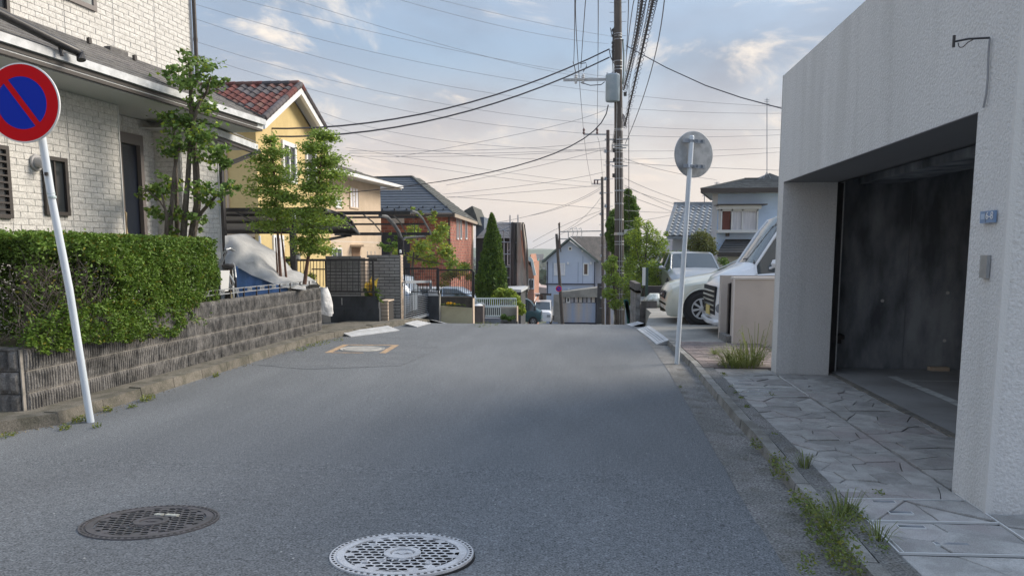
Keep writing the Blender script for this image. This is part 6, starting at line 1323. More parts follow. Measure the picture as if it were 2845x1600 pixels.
st = [(0.0, .34, .50, .60, .60, .45), (.03, .23, .66, .72, .69, .55), (.11, .20, .77, .83, .775, .63), (.28, .20, .84, .89, .82, .68), (.55, .21, .89, .955, .84, .70), (.85, .22, .93, 1.01, .85, .71), (1.08, .23, .96, 1.05, .85, .72), (1.18, .23, .98, 1.09, .85, .72), (1.95, .24, 1.03, 1.50, .85, .60), (2.3, .24, 1.04, 1.56, .85, .60), (3.2, .24, 1.04, 1.56, .85, .60), (4.0, .25, 1.03, 1.48, .84, .58), (4.35, .3, 1.12, 1.25, .8, .6), (4.45, .4, .9, 1.0, .7, .5)]
wx = at(1950, 860, 15.12).x-NX
creamp = carpaint('pearl_paint', (.56, .57, .50), .15)
car(sd_, Mc, st, creamp, [(wx, .065), (wx+2.6, .065)], .315, (7, 12), (7, 8), 8)
def surfY(st, x, z):
    for i in range(len(st)-1):
        if st[i][0] <= x <= st[i+1][0] or i == len(st)-2:
            t = max(0, min(1, (x-st[i][0])/(st[i+1][0]-st[i][0]))); q = [a+(b-a)*t for a, b in zip(st[i], st[i+1])]; break
    _, zb, zl, zt, wl, wt = q; tab = [(zb, wl*.90), (zb+.12, wl*.99), ((zb+zl)/2, wl), (zl-.04, wl*.985), (zl, wl*.95), (max(zl+.001, zt-.035), wt)]
    return interp(z, tab)
def hug(name, M, st, lo_, hi_, m, root, off=.007, sides=(-1, 1), n=10):
    for s in sides:
        mb = MB(M); vs = []
        for i in range(n+1):
            t = i/n*(len(lo_)-1); k = min(len(lo_)-2, int(t)); f_ = t-k
            a = [lo_[k][j]+(lo_[k+1][j]-lo_[k][j])*f_ for j in (0, 1)]; b = [hi_[k][j]+(hi_[k+1][j]-hi_[k][j])*f_ for j in (0, 1)]
            for h in (0, .33, .67, 1): x = a[0]+(b[0]-a[0])*h; z = a[1]+(b[1]-a[1])*h; vs.append((x-off*.5, s*(surfY(st, x, z)+off), z))
        mb.v = vs; mb.f = [(4*i+j, 4*i+j+1, 4*i+j+5, 4*i+j+4) for i in range(n) for j in range(3)]; part(name, mb, m, root, True)
def quadp(name, pts, m, root, off=(0, -.008, 0), th=.012): mb = MB(); mb.prism([Vector(p)+Vector(off) for p in pts], (0, th, 0)); return part(name, mb, m, root)
def curvestrip(name, M, pts0, pts1, m, root, out_=.012):
    mb = MB(M); n = len(pts0); mb.v = [tuple(p) for p in pts0]+[tuple(p) for p in pts1]; mb.f = [(i, i+1, n+i+1, n+i) for i in range(n-1)]; return part(name, mb, m, root, True)
# headlamp, grille slats, fog lamp housing and bumper line on the near front corner
hug('headlight', Mc, st, [(.06, .60), (.20, .68), (.45, .75), (.70, .88)], [(.07, .69), (.22, .80), (.45, .875), (.70, .92)], lens, sd_)
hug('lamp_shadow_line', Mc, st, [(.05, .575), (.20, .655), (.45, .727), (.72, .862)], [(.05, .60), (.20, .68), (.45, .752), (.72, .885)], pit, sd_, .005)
hug('bonnet_gap', Mc, st, [(.70, .90), (1.0, .935), (1.2, .965)], [(.70, .915), (1.0, .95), (1.2, .98)], pit, sd_, .006)
hug('bumper_gap', Mc, st, [(.70, .74), (.50, .76), (.30, .72)], [(.70, .758), (.50, .778), (.30, .738)], pit, sd_, .006)
hug('fog_lamp_housing', Mc, st, [(.03, .36), (.10, .36), (.26, .37)], [(.03, .50), (.10, .50), (.26, .42)], black, sd_)
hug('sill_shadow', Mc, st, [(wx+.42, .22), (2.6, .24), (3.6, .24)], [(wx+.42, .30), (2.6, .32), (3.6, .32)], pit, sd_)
hug('door_gap', Mc, st, [(1.52, .35), (1.535, .35)], [(1.52, 1.12), (1.535, 1.12)], pit, sd_, .006)
mb = MB(Mc); mb.box(-.012, .05, -.47, .47, .545, .70); part('grille_back', mb, pit, sd_)
for k in range(5): mb = MB(Mc); z = .56+.032*k; x = -.012+.004*k; mb.tube([(x, -.40-.02*k, z), (x-.03, 0, z+.01), (x, .40, z)], .008, 5); part('grille_slat', mb, chrome if k % 2 == 0 else black, sd_)
curvestrip('bumper_line', Mc, [(.0, 0, .30), (.0, -.46, .30), (.08, -.70, .30), (.28, -.80, .30), (wx-.40, -.85, .30)], [(.0, 0, .26), (.0, -.46, .26), (.08, -.70, .26), (.28, -.80, .26), (wx-.40, -.85, .26)], pit, sd_)
mb = MB(Mc); mb.tube([(wx+(rw_)*cos(a), -.862, .38+(rw_)*sin(a)) for rw_ in (.385,) for a in [pi*k/14 for k in range(15)]], .012, 5); part('arch_lip', mb, creamp, sd_)
mb = MB(Mc); mb.tube([(1.2, -.5, 1.12), (1.26, -.1, 1.145), (1.22, .35, 1.125)], .012, 4); part('wiper', mb, black, sd_)
mb = MB(Mc); mb.tube([(.0, -.1, .62), (-.015, 0, .62), (0, .1, .62)], .03, 6); part('badge', mb, chrome, sd_)
# white minivan
vn = thing('parked_van', 'white minivan with chrome grille half hidden behind the beige gate wall', 'van', (at(1978, 860, 13.6).x, 13.6, .2))
NV = at(1978, 860, 13.4).x; Mv = Matrix.Translation((NV, 13.65, 0)); whitep = carpaint('white_car_paint', (.74, .76, .80))
st = [(.0, .34, .60, .66, .60, .52), (.03, .24, .86, .93, .70, .6), (.10, .22, .98, 1.05, .80, .68), (.26, .22, 1.04, 1.15, .86, .74), (.50, .24, 1.10, 1.24, .88, .76), (.60, .24, 1.12, 1.30, .88, .76), (.95, .25, 1.15, 1.86, .88, .72), (1.12, .25, 1.16, 2.08, .88, .70), (1.35, .25, 1.16, 2.16, .88, .69), (2.5, .25, 1.16, 2.18, .88, .69), (4.4, .27, 1.16, 2.14, .88, .68), (4.6, .35, 1.14, 1.6, .84, .6)]
car(vn, Mv, st, whitep, [(.86, .22), (3.7, .22)], .33, (5, 10), (5, 7), 10)
gz2 = [(.56, .92), (.62, .86), (.68, .80), (.74, .72), (.80, .66)]
for k, (z, x) in enumerate([(.50, 0), (.58, 0), (.66, 0), (.74, 0), (.82, 0)]): mb = MB(Mv); mb.bar((-.02, -.52, z), (-.02, .52, z), .02, .03); part('grille_bar', mb, chrome, vn)
mb = MB(Mv); mb.box(-.012, .02, -.55, .55, .42, .90); part('grille_back', mb, pit, vn)
hug('headlight', Mv, st, [(.03, .80), (.14, .88), (.42, 1.0)], [(.04, .92), (.16, 1.02), (.42, 1.07)], lens, vn)
hug('chrome_fang', Mv, st, [(.02, .42), (.06, .62), (.10, .80)], [(.14, .42), (.11, .62), (.13, .82)], chrome, vn, .012)
hug('lamp_recess', Mv, st, [(.16, .38), (.26, .38)], [(.13, .70), (.22, .66)], pit, vn, .006)
hug('bonnet_gap', Mv, st, [(.42, 1.045), (.62, 1.09)], [(.42, 1.055), (.62, 1.10)], pit, vn, .006)
hug('door_gap', Mv, st, [(1.25, .4), (1.265, .4)], [(1.25, 1.14), (1.265, 1.14)], pit, vn, .006)
mb = MB(Mv); mb.lathe([(0, 0), (.07, .0), (.08, -.02)], (.04, -.765, .55), 'y', 12); part('fog_lamp', mb, lens, vn); mb = MB(Mv); mb.box(-.035, -.02, -.17, .17, .40, .56); part('licence_plate', mb, mat('yellow_plate', (.62, .50, .18), .5), vn)
mb = MB(Mv); mb.tube([(.0, -.6, .30), (-.02, 0, .28), (.0, .6, .30)], .05, 7); mb.tube([(.0, -.6, .30), (.1, -.80, .32), (.35, -.87, .34)], .05, 7); part('front_lip', mb, whitep, vn)
mb = MB(Mv); mb.lathe([(0, -.07), (.05, -.06), (.075, 0), (.05, .06), (0, .07)], (.86, -1.0, 1.30), 'z', 12); mb.tube([(.80, -.88, 1.22), (.86, -.97, 1.25)], .02, 5); part('mirror', mb, whitep, vn)
mb = MB(Mv); mb.tube([(.58, -.70, 1.30), (.70, -.2, 1.40), (.60, .2, 1.36)], .012, 4); part('wiper', mb, black, vn)
# silver wagon facing the camera
wg = thing('parked_car', 'silver estate car facing the camera behind the cream sedan', 'car', tuple(at(1930, 832, 23)))
cx = (at(1868, 800, 22.6).x+at(2012, 800, 22.6).x)/2; Mw_ = Matrix(((0, -1, 0, cx), (1, 0, 0, 22.3), (0, 0, 1, .03), (0, 0, 0, 1))); silv = carpaint('silver_paint', (.40, .42, .44), .55)
st = [(0, .30, .55, .62, .55, .5), (.06, .20, .62, .70, .72, .62), (.25, .19, .70, .80, .80, .70), (.7, .2, .80, .90, .83, .72), (1.05, .2, .86, .97, .84, .72), (1.75, .2, .90, 1.40, .84, .62), (2.2, .2, .91, 1.45, .84, .61), (3.4, .2, .92, 1.46, .84, .60), (4.3, .22, .93, 1.40, .83, .58), (4.6, .3, .9, 1.0, .78, .55)]
car(wg, Mw_, st, silv, [(.85, 0), (3.5, 0)], .31, (4, 8), (4, 5), 9)
hug('headlight', Mw_, st, [(.02, .52), (.10, .55), (.26, .62)], [(.03, .60), (.12, .66), (.28, .72)], lens, wg)
hug('sill_trim', Mw_, st, [(.2, .22), (3.9, .24)], [(.2, .30), (3.9, .32)], pit, wg)
hug('bonnet_gap', Mw_, st, [(.3, .72), (1.4, .86)], [(.3, .73), (1.4, .87)], pit, wg)
for s in (-1, 1):
    mb = MB(Mw_); mb.lathe([(0, -.06), (.06, -.05), (.08, 0), (.06, .05), (0, .06)], (1.35, s*.97, .98), 'z', 12); mb.tube([(1.35, s*.84, .95), (1.35, s*.93, .97)], .02, 5); part('mirror', mb, silv, wg)
mb = MB(Mw_); mb.box(-.02, .02, -.4, .4, .46, .56); part('grille', mb, pit, wg); mb = MB(Mw_); mb.box(-.05, 0, -.17, .17, .28, .42); part('licence_plate', mb, white, wg)
# teal kei truck, small white van and a covered scooter far down the road
teal = carpaint('dark_teal_paint', (.02, .085, .105)); 
tk = thing('parked_van', 'dark teal small cab-over truck parked at the bottom of the road', 'truck', tuple(at(1480, 902, 54)))
x0 = at(1505, 870, 54).x; Mt = Matrix(((-1, 0, 0, x0), (0, 1, 0, 54.8), (0, 0, 1, at(1490, 903, 54).z), (0, 0, 0, 1)))
st = [(0, .30, .62, .70, .60, .5), (.04, .22, .85, .95, .68, .6), (.28, .2, .98, 1.08, .72, .62), (.40, .2, 1.0, 1.15, .72, .62), (.85, .2, 1.02, 1.72, .72, .58), (1.05, .2, 1.02, 1.84, .72, .56), (1.5, .2, 1.02, 1.86, .72, .56), (2.3, .2, 1.02, 1.82, .72, .56), (2.4, .25, 1.0, 1.3, .7, .5)]
car(tk, Mt, st, teal, [(.62, 0), (2.2, 0)], .27, (3, 7), (3, 5), 6)
mb = MB(Mt); mb.box(-.03, .05, -.70, -.48, .72, .98); part('headlight', mb, lens, tk); mb = MB(Mt); mb.box(-.06, .08, -.72, .72, .25, .42); part('bumper', mb, silv, tk); mb = MB(Mt); mb.tube([(.5, -.74, 1.15), (.5, -.86, 1.2)], .02, 5); mb.box(.44, .52, -.92, -.84, 1.1, 1.4); part('mirror', mb, black, tk)
v2 = thing('parked_van', 'small white van facing up the road beside the teal truck', 'van', tuple(at(1508, 902, 60)))
Mk = Matrix(((0, -1, 0, at(1508, 870, 60).x), (1, 0, 0, 59), (0, 0, 1, at(1508, 903, 59).z), (0, 0, 0, 1)))
st = [(0, .3, .7, .8, .62, .55), (.05, .22, .9, 1.0, .70, .6), (.3, .2, 1.0, 1.1, .72, .64), (.45, .2, 1.02, 1.15, .72, .64), (1.0, .2, 1.04, 1.75, .72, .58), (2.8, .2, 1.05, 1.80, .72, .58), (3.2, .25, 1.0, 1.5, .7, .55)]
car(v2, Mk, st, whitep, [(.6, 0), (2.7, 0)], .27, (3, 5), (3, 4), 6)
for s in (-1, 1): mb = MB(Mk); mb.box(-.03, .05, s*.5-.13, s*.5+.13, .62, .82); part('headlight', mb, lens, v2)
bb = thing('parked_car', 'white-roofed dark blue car glimpsed behind the black railing', 'car', tuple(at(1270, 860, 27)))
Mb = Matrix(((-1, 0, 0, at(1316, 810, 27).x), (0, 1, 0, 27.8), (0, 0, 1, -1.38), (0, 0, 0, 1)))
st = [(0, .3, .6, .7, .6, .5), (.1, .22, .75, .85, .75, .6), (.35, .2, .88, 1.0, .82, .65), (.7, .2, .95, 1.35, .83, .62), (1.1, .2, .97, 1.56, .83, .6), (2.6, .2, .97, 1.58, .83, .6), (3.6, .2, .95, 1.2, .8, .6), (3.9, .3, .8, .9, .7, .5)]
car(bb, Mb, st, whitep, [(.8, 0), (3.1, 0)], .3, (2, 6), (2, 4), 8)
cwv = thing('parked_car', 'light silver-blue car behind the grey sliding gate', 'car', tuple(at(1160, 880, 20)))
Mb = Matrix(((1, 0, 0, at(1100, 810, 24).x), (0, 1, 0, 24.8), (0, 0, 1, -1.08), (0, 0, 0, 1)))
st = [(0, .3, .7, .8, .7, .55), (.15, .22, .85, .95, .78, .6), (.9, .2, .95, 1.08, .83, .65), (1.3, .2, .98, 1.3, .83, .62), (1.5, .2, .98, 1.42, .83, .6), (1.95, .2, .98, 1.4, .83, .6), (2.5, .2, .95, 1.1, .8, .6), (2.7, .3, .8, .9, .7, .5)]
car(cwv, Mb, st, carpaint('ice_blue_paint', (.42, .50, .62), .3), [(.6, 0), (2.1, 0)], .3, (2, 6), (2, 4), 8)
bc_ = thing('parked_car', 'pale blue car glimpsed between the slender trees and the grid fence', 'car', tuple(at(880, 800, 17.5)))
Mb = Matrix(((1, 0, 0, at(838, 810, 17.5).x), (0, 1, 0, 18.2), (0, 0, 1, -.22), (0, 0, 0, 1)))
car(bc_, Mb, [(0, .3, .5, .6, .6, .5), (.15, .22, .65, .75, .75, .6), (.6, .2, .78, .86, .82, .65), (1.0, .2, .82, 1.2, .83, .6), (1.5, .2, .83, 1.28, .83, .6), (2.4, .2, .8, 1.1, .8, .6), (2.6, .3, .7, .8, .7, .5)], MATS['ice_blue_paint'], [(.6, 0), (2.1, 0)], .3, (2, 5), (2, 4), 8)
# ---------------- gate walls beside the garage ----------------
bgm = mat('beige_render', (.52, .465, .42), .9, (.47, .42, .38), scale=2, bump=.002, bscale=40)
bg1 = thing('gate_wall', 'front beige rendered gate wall beside the garage corner', 'wall', (2.9, 12.1, .06))
a, b = at(2037, 775, 12.15), at(2160, 955, 12.15); mb = MB(); mb.box(a.x, b.x+.6, 12.05, 12.25, .02, a.z); part('slab', mb, bgm, bg1); mb = MB(); mb.box(a.x-.015, b.x+.6, 12.035, 12.265, a.z, a.z+.035); mb.box(a.x-.015, a.x+.01, 12.035, 12.05, .02, a.z); part('pale_coping', mb, tilep if False else mat('pale_coping', (.62, .58, .55), .8), bg1)
bg2 = thing('gate_wall', 'rear beige gate wall standing behind the front one, next to the white minivan', 'wall', (2.8, 12.9, .06))
a, b = at(2003, 765, 12.75), at(2160, 930, 12.75); mb = MB(); mb.box(a.x, b.x+.6, 12.68, 12.84, .02, a.z); part('slab', mb, bgm, bg2)
gt = thing('folding_gate', 'folded black gate between the two beige gate walls', 'gate', tuple(at(2033, 925, 12.4)))
for k in range(5): q = at(2026+k*2.5, 790, 12.45); mb = MB(); mb.box(q.x-.012, q.x+.012, 12.4, 12.5, .1, at(2030, 788-k, 12.45).z); part('gate_bar', mb, black, gt)
q = at(2004, 935, 12.5); top('stone_step', MB().box(q.x, q.x+.32, 12.1, 12.7, .04, .17), gutterc, 'low grey step at the foot of the beige gate walls', 'step')
# ---------------- block wall, bag, notice, boards by the utility pole ----------------
wl = thing('block_wall', 'weathered grey concrete block wall end near the utility pole', 'wall', tuple(at(1775, 905, 20)))
blkw = mat('weathered_block', (.27, .265, .26), .95, (.16, .155, .15), scale=5, rnd=.12, bump=.004, bscale=30, speck=.2)
def blockrow(root, u0, u1, Y0, Y1, v0, v1, n, vt0, vt1):
    pass
xA = at(1762, 900, 20).x
for r_ in range(6):
    for c in range(5):
        z = -.75+.2*r_+.07*0; y = 19.6+.4*c
        zt = .83-.0*c
        mb = MB(); mb.box(xA, xA+.12, y, y+.39, z, z+.19); part('block', mb, blkw, wl)
for r_ in range(5):
    for c in range(2): mb = MB(); z = -.75+.2*r_; mb.box(xA+.13+.2*c, xA+.13+.2*c+.19, 19.45, 19.6, z, z+.19); part('block', mb, mat('dark_block', (.12, .11, .105), .95, (.07, .065, .06), scale=6, rnd=.1) if (r_ == 0 and c == 0) else MATS['dark_block'], wl)
mb = MB(); mb.box(xA-.02, xA+.14, 19.55, 21.7, .45, .50); mb.box(xA-.02, xA+.12, 19.55, 21.7, .45, .68); part('coping', mb, MATS['dark_block'], wl)
bag = MB(); q = at(1820, 850, 19.8)
for j in range(9):
    t = j/8; z = .06+.34*t; r = .26*sin(pi*(.22+.66*t))**.7
    for k in range(18): a = 2*pi*k/18; rr_ = r*(1+.13*noise.noise(Vector((cos(a)*2, sin(a)*2, t*4)))+.07*noise.noise(Vector((cos(a)*6, sin(a)*6, t*9)))); bag.v.append((q.x+rr_*cos(a)*1.15, 19.8+rr_*sin(a), z+.02*sin(a*3)))
bag.f = [(j*18+k, j*18+(k+1) % 18, (j+1)*18+(k+1) % 18, (j+1)*18+k) for j in range(8) for k in range(18)]+[tuple(range(18)), tuple(8*18+k for k in range(18))]
top('rubbish_bag', bag, mat('bag_plastic', (.68, .70, .67), .25, (.40, .44, .37), scale=9, bump=.02, bscale=20), 'white plastic rubbish bag on the forecourt by the grey block wall', 'bag', smooth=True)
nt = thing('notice_board', 'narrow pale notice board on a green post in front of the bushes', 'notice board', tuple(at(1795, 830, 20.6)))
mb = MB(); R(mb, 1785, 743, 1793, 793, 20.6, .02); part('board', mb, MATS['pale_trim'], nt); mb = MB(); R(mb, 1794, 743, 1800, 830, 20.6, .05); part('post', mb, mat('green_post', (.03, .06, .05), .6), nt)
mb = MB()
for v in (750, 757, 764, 771, 778): R(mb, 1787, v, 1791, v+1.6, 20.59, .005)
part('printed_lines', mb, jointm, nt)
for k, (u0, v0, u1, v1) in enumerate(((1737, 832, 1754, 900), (1741, 835, 1748, 900))):
    mb = MB(); mb.bar(at(u0, v0, 24.5), at(u1, v1, 24.5), .05, .12); top('green_board', mb, mat('teal_board', (.02, .12, .10), .6) if k == 0 else MATS['teal_board'], ['long teal plank leaning behind the utility pole', 'shorter teal plank leaning beside the longer one, nearer the pole'][k], 'plank')
bp_ = MB(); R(bp_, 1737, 850, 1757, 902, 24.9, .1); top('board_panel', bp_, MATS['shaded_white_wall'], 'pale grey panel standing behind the teal planks', 'panel')
tb = MB(); R(tb, 1798, 795, 1846, 812, 21.8, .3); R(tb, 1800, 812, 1840, 818, 21.7, .4); top('plant_bench', tb, mat('dark_wood', (.05, .045, .045), .8), 'low dark bench under the bushes behind the rubbish bag', 'bench')
# ---------------- vegetation on the right ----------------
shrub('tall columnar conifer behind the right side of the utility pole', [(1745, 538, 10, 500), (1750, 560, 17, 1100), (1753, 590, 22, 1600), (1755, 620, 24, 1700), (1754, 650, 25, 1700), (1755, 680, 27, 1500), (1745, 720, 28, 900)], 31, limeg if False else leafmat('bright_conifer', (.10, .19, .03), (.16, .27, .045)), .13, name='conifer_tree', cat='tree', stem=[(1750, 850), (1750, 560)], tint=(.5, 1.4), droop=-1.5, asp=.35, yo=.15, hollow=.6, sq=1.2)
shrub('smaller bright conifer peeping out left of the utility pole', [(1708, 600, 15, 900), (1703, 625, 18, 1300), (1701, 655, 18, 1300), (1705, 685, 15, 1000), (1711, 712, 11, 500)], 32, MATS['bright_conifer'], .13, name='conifer_tree', cat='tree', stem=[(1706, 860), (1706, 610)], tint=(.6, 1.4), droop=-1.5, asp=.35, yo=.15, hollow=.6, sq=1.2)
shrub('feathery pale green bush hanging at the left foot of the utility pole', [(1696, 740, 22, 700), (1700, 775, 26, 800), (1695, 815, 24, 600), (1710, 845, 20, 400), (1703, 720, 14, 300)], 26, bushy, .10, stem=[(1712, 905), (1705, 760)], tint=(.6, 1.4), droop=.9, asp=.35)
shrub('large mixed green bushy tree between the utility pole and the silver car', [(1760, 660, 26, 700), (1790, 690, 40, 1700), (1770, 740, 44, 1900), (1750, 790, 36, 1100), (1755, 840, 30, 800), (1815, 660, 28, 700), (1830, 700, 26, 600), (1845, 675, 16, 220), (1800, 630, 16, 220), (1775, 620, 18, 260), (1815, 745, 26, 700), (1822, 785, 20, 500), (1800, 770, 30, 700), (1850, 650, 8, 60)], 25.5, bushy, .085, name='tree', cat='tree', stem=[(1785, 870), (1790, 760), (1795, 690)], tint=(.45, 1.35), yo=.7, asp=.4, warm=(.3, (1.5, 1.35, .7)), sq=.95, droop=.1)
shrub('round olive-green tree in front of the pantile house', [(1945, 660, 26, 700), (1925, 680, 24, 600), (1965, 685, 26, 700), (1945, 705, 30, 800), (1985, 700, 12, 120), (1975, 665, 12, 120)], 29, leafmat('olive_leaf', (.14, .17, .05), (.19, .21, .07)), .09, name='tree', cat='tree', stem=[(1945, 790), (1945, 690)], tint=(.5, 1.3))
shrub('dark hedge bushes behind the silver estate car', [(1860, 715, 22, 420), (1890, 712, 20, 420), (1850, 745, 20, 400), (1840, 775, 18, 320), (1905, 720, 16, 240), (2008, 725, 14, 200), (2020, 735, 10, 100)], 27.5, treeg, .09)
P = []
# weeds along the right kerb and at the foot of the garage
wd = thing('weeds', 'weeds and grass tufts sprouting along the right kerb and paving joints', 'weeds', (1.4, 4.2, .03))
def tuft(u, v, r, n, z=.05, hh=.10):
    hh *= .75
    c = atz(u, v, z)
    for i in range(n): a = random.uniform(0, 2*pi); k = r*sqrt(random.random()); P.append((c.x+k*cos(a)*.6, c.y+k*sin(a), z+random.random()**1.6*hh))
for u, v, r, n, h_ in ((2230, 1408, .13, 420, .12), (2265, 1440, .12, 380, .12), (2290, 1490, .16, 700, .14), (2330, 1530, .16, 600, .12), (2350, 1570, .14, 420, .10), (2170, 1320, .12, 320, .13), (2155, 1290, .10, 200, .10), (2100, 1240, .08, 120, .08), (2380, 1440, .10, 220, .08), (2440, 1525, .10, 160, .07), (2440, 1378, .05, 70, .05), (2290, 1375, .04, 40, .04), (2150, 1210, .04, 50, .04), (2075, 1135, .04, 70, .05), (2060, 1110, .05, 80, .05), (2045, 1095, .06, 90, .05), (2145, 1102, .06, 90, .05), (2030, 1080, .06, 90, .06), (2010, 1045, .07, 120, .06), (2005, 1020, .10, 200, .09), (1950, 1050, .05, 60, .05), (1890, 1075, .03, 30, .03), (1930, 1020, .05, 50, .05), (1858, 946, .07, 60, .07), (2345, 1470, .16, 500, .15), (2250, 1560, .07, 90, .06), (2240, 1590, .06, 60, .05)): tuft(u, v, r, n, .01 if u < 2000 else .045, h_)
P = [p for p in P if random.random() < .62]
leafcloud('foliage', P, .020, weedg, wd, tint=(.7, 1.35), droop=-.4, asp=.5, warm=(.2, (1.3, 1.05, .7)))
def grass(name_, label, clumps_, m, wdt=.006):
    t = thing('grass_clump', label, 'grass', tuple(clumps_[0][0]))
    mb = MB()
    for c, n, h_, sp in clumps_:
        for i in range(n):
            a = random.uniform(0, 2*pi); r = sp*sqrt(random.random())*.5; b = Vector((c[0]+r*cos(a), c[1]+r*sin(a), c[2])); L = h_*random.uniform(.45, 1.05); ln = random.uniform(.2, 1.0)*sp*1.2; d = Vector((cos(a), sin(a), 0)); s = Vector((-sin(a), cos(a), 0))*wdt*random.uniform(.6, 1.2)
            p1 = b+d*ln*.25+Vector((0, 0, L*.5)); p2 = b+d*ln*.65+Vector((0, 0, L*.88)); p3 = b+d*ln*1.15+Vector((0, 0, L*random.uniform(.6, 1.0)))
            o = len(mb.v); mb.v += [tuple(q) for q in (b-s, b+s, p1-s, p1+s, p2-s*.7, p2+s*.7, p3)]; mb.f += [(o, o+1, o+3, o+2), (o+2, o+3, o+5, o+4), (o+4, o+5, o+6)]
    me = mb.mesh('blades', m, ORG[t.name]); at2 = me.attributes.new('tint', 'FLOAT_COLOR', 'POINT'); n = len(me.vertices); tt = np.repeat(rng.uniform(.6, 1.3, n//7), 7); at2.data.foreach_set('color', np.stack([tt, tt, tt*.9, np.ones(n)], 1).astype(np.float32).ravel()); put('blades', me, t, kind='stuff'); return t
grass('g', 'big tuft of long grass at the far corner of the garage', [((2.14, 9.62, .06), 170, .32, .36), ((1.96, 9.55, .06), 90, .20, .30), ((2.26, 9.70, .06), 34, .62, .26), ((2.0, 9.85, .06), 80, .26, .3)], grassm, .0045)
grass('g', 'thin upright grass growing from the near gutter among the weeds', [(tuple(atz(2345, 1450, .03)), 60, .20, .10), (tuple(atz(2235, 1310, .03)), 40, .16, .07), (tuple(atz(2310, 1480, .03)), 50, .16, .12), (tuple(atz(1985, 985, .06)), 60, .10, .12), (tuple(atz(2440, 1500, .05)), 40, .10, .1)], grassm, .003)
P = []
wd2 = thing('weeds', 'small weeds and yellow grass along the foot of the left kerb', 'weeds', tuple(atz(400, 1110, .02)))
for u, v, r, n, h_ in ((380, 1095, .09, 200, .10), (410, 1110, .10, 160, .07), (300, 1140, .06, 90, .06), (220, 1170, .08, 120, .06), (180, 1190, .07, 80, .05), (270, 1185, .05, 40, .04), (600, 1045, .05, 70, .06), (370, 1130, .06, 50, .04), (840, 972, .15, 80, .05), (870, 960, .2, 90, .05), (900, 952, .2, 80, .05), (20, 1212, .08, 60, .04), (940, 945, .15, 50, .04), (1350, 904, .5, 200, .08)): tuft(u, v, r, n, .01, h_)
leafcloud('foliage', P, .022, weedg, wd2, tint=(.7, 1.3), droop=-.3, warm=(.4, (1.5, 1.2, .6)))
# grit and leaf litter lying in the left gutter
P = []
for i in range(420): a = random.choice(LK[3:8]); b = LK[LK.index(a)+1]; t = random.random(); x = a[0]+(b[0]-a[0])*t; y = a[1]+(b[1]-a[1])*t; P.append((x+.02+abs(random.gauss(0, .05)), y, .006))
gr = leafcloud('leaf_litter', P, .018, mat('litter', (.32, .27, .17), .9, (.2, .17, .12), scale=30), tint=(.7, 1.2), kind='stuff'); gr['label'] = 'dry leaf litter and grit lying in the left gutter'
# scattered pale grit chips on the road
mb = MB()
for i in range(700):
    x = random.uniform(-4.2, 1.3); y = random.uniform(2.6, 12); z = zr(y)+near(x, y)+.001; r = random.uniform(.0025, .007); mb.add([(x+r*cos(a+i), y+r*sin(a+i), z+(.003 if k % 2 else .001)) for k, a in enumerate((0, 1.6, 3.1, 4.7))], [(0, 1, 2, 3)])
o = top('road_grit', mb, mat('chip', (.42, .42, .41), .9), 'scattered pale grit chips on the asphalt', kind='stuff')
# ---------------- utility poles and wires ----------------
polem = mat('pole_concrete', (.115, .10, .09), .85, (.07, .06, .055), scale=3, stretch=(1, 1, .2), bump=.002, bscale=30); insul = mat('insulator', (.55, .56, .58), .35)
up1 = thing('utility_pole', 'nearest concrete utility pole with grey transformer can and step bolts', 'utility pole', tuple(at(1722, 910, 29)))
YP = 29.; base = at(1722, 915, YP); topz = 14.; xp_ = lambda v: at(1722-(915-v)*.006, v, YP)
tp_ = at(1716, -30, YP)
mb = MB(); mb.tube([base, (tp_.x, YP, tp_.z)], [.185, .135], 20); part('pole', mb, polem, up1, True)
def onp(v): t = (915-v)/945; return Vector((base.x+(tp_.x-base.x)*t, YP, base.z+(tp_.z-base.z)*t)), .185-.05*t
mb = MB()
for v in (7, 33, 58, 96, 135): c, r = onp(v); mb.tube([c+Vector((-.30, -.05, 0)), c+Vector((.30, -.05, 0))], .009, 5)
part('step_bolt', mb, steel, up1)
mb = MB()
for v in (90, 96, 105, 163, 178, 186, 348, 352, 385, 390, 396, 405, 412, 441, 455, 485, 520, 555, 600, 640, 662, 670, 718, 733, 744, 752, 783, 812, 840, 856, 385, 430): c, r = onp(v); mb.lathe([(r+.006, -.012), (r+.010, 0), (r+.006, .012)], c, n=18)
part('steel_band', mb, steel, up1)
mb = MB(); c, r = onp(640); mb.lathe([(r+.02, -.05), (r+.02, .05)], c, n=18); mb.box(c.x+r, c.x+r+.14, YP-.12, YP, c.z-.02, c.z+.16); mb.bar(c+Vector((r+.1, -.05, .12)), c+Vector((r+.40, -.05, .2)), .03); part('bracket', mb, MATS['teal_board'] if False else steel, up1)
mb = MB()
for pts in ([(1722, 905), (1721, 700), (1722, 600), (1720, 480), (1722, 380)], [(1728, 905), (1727, 640), (1729, 450), (1727, 300)], [(1713, 560), (1712, 430), (1714, 300), (1710, 210)]): mb.tube([at(u, v, YP-.22) for u, v in pts], .009, 5)
part('riser_cable', mb, steel, up1)
mb = MB(); mb.tube([at(1730, 110, YP-.2), at(1733, 150, YP-.22), at(1733, 210, YP-.2), at(1730, 235, YP-.2)], .03, 7); part('riser_pipe', mb, mat('grey_green_pipe', (.22, .27, .26), .6), up1, True)
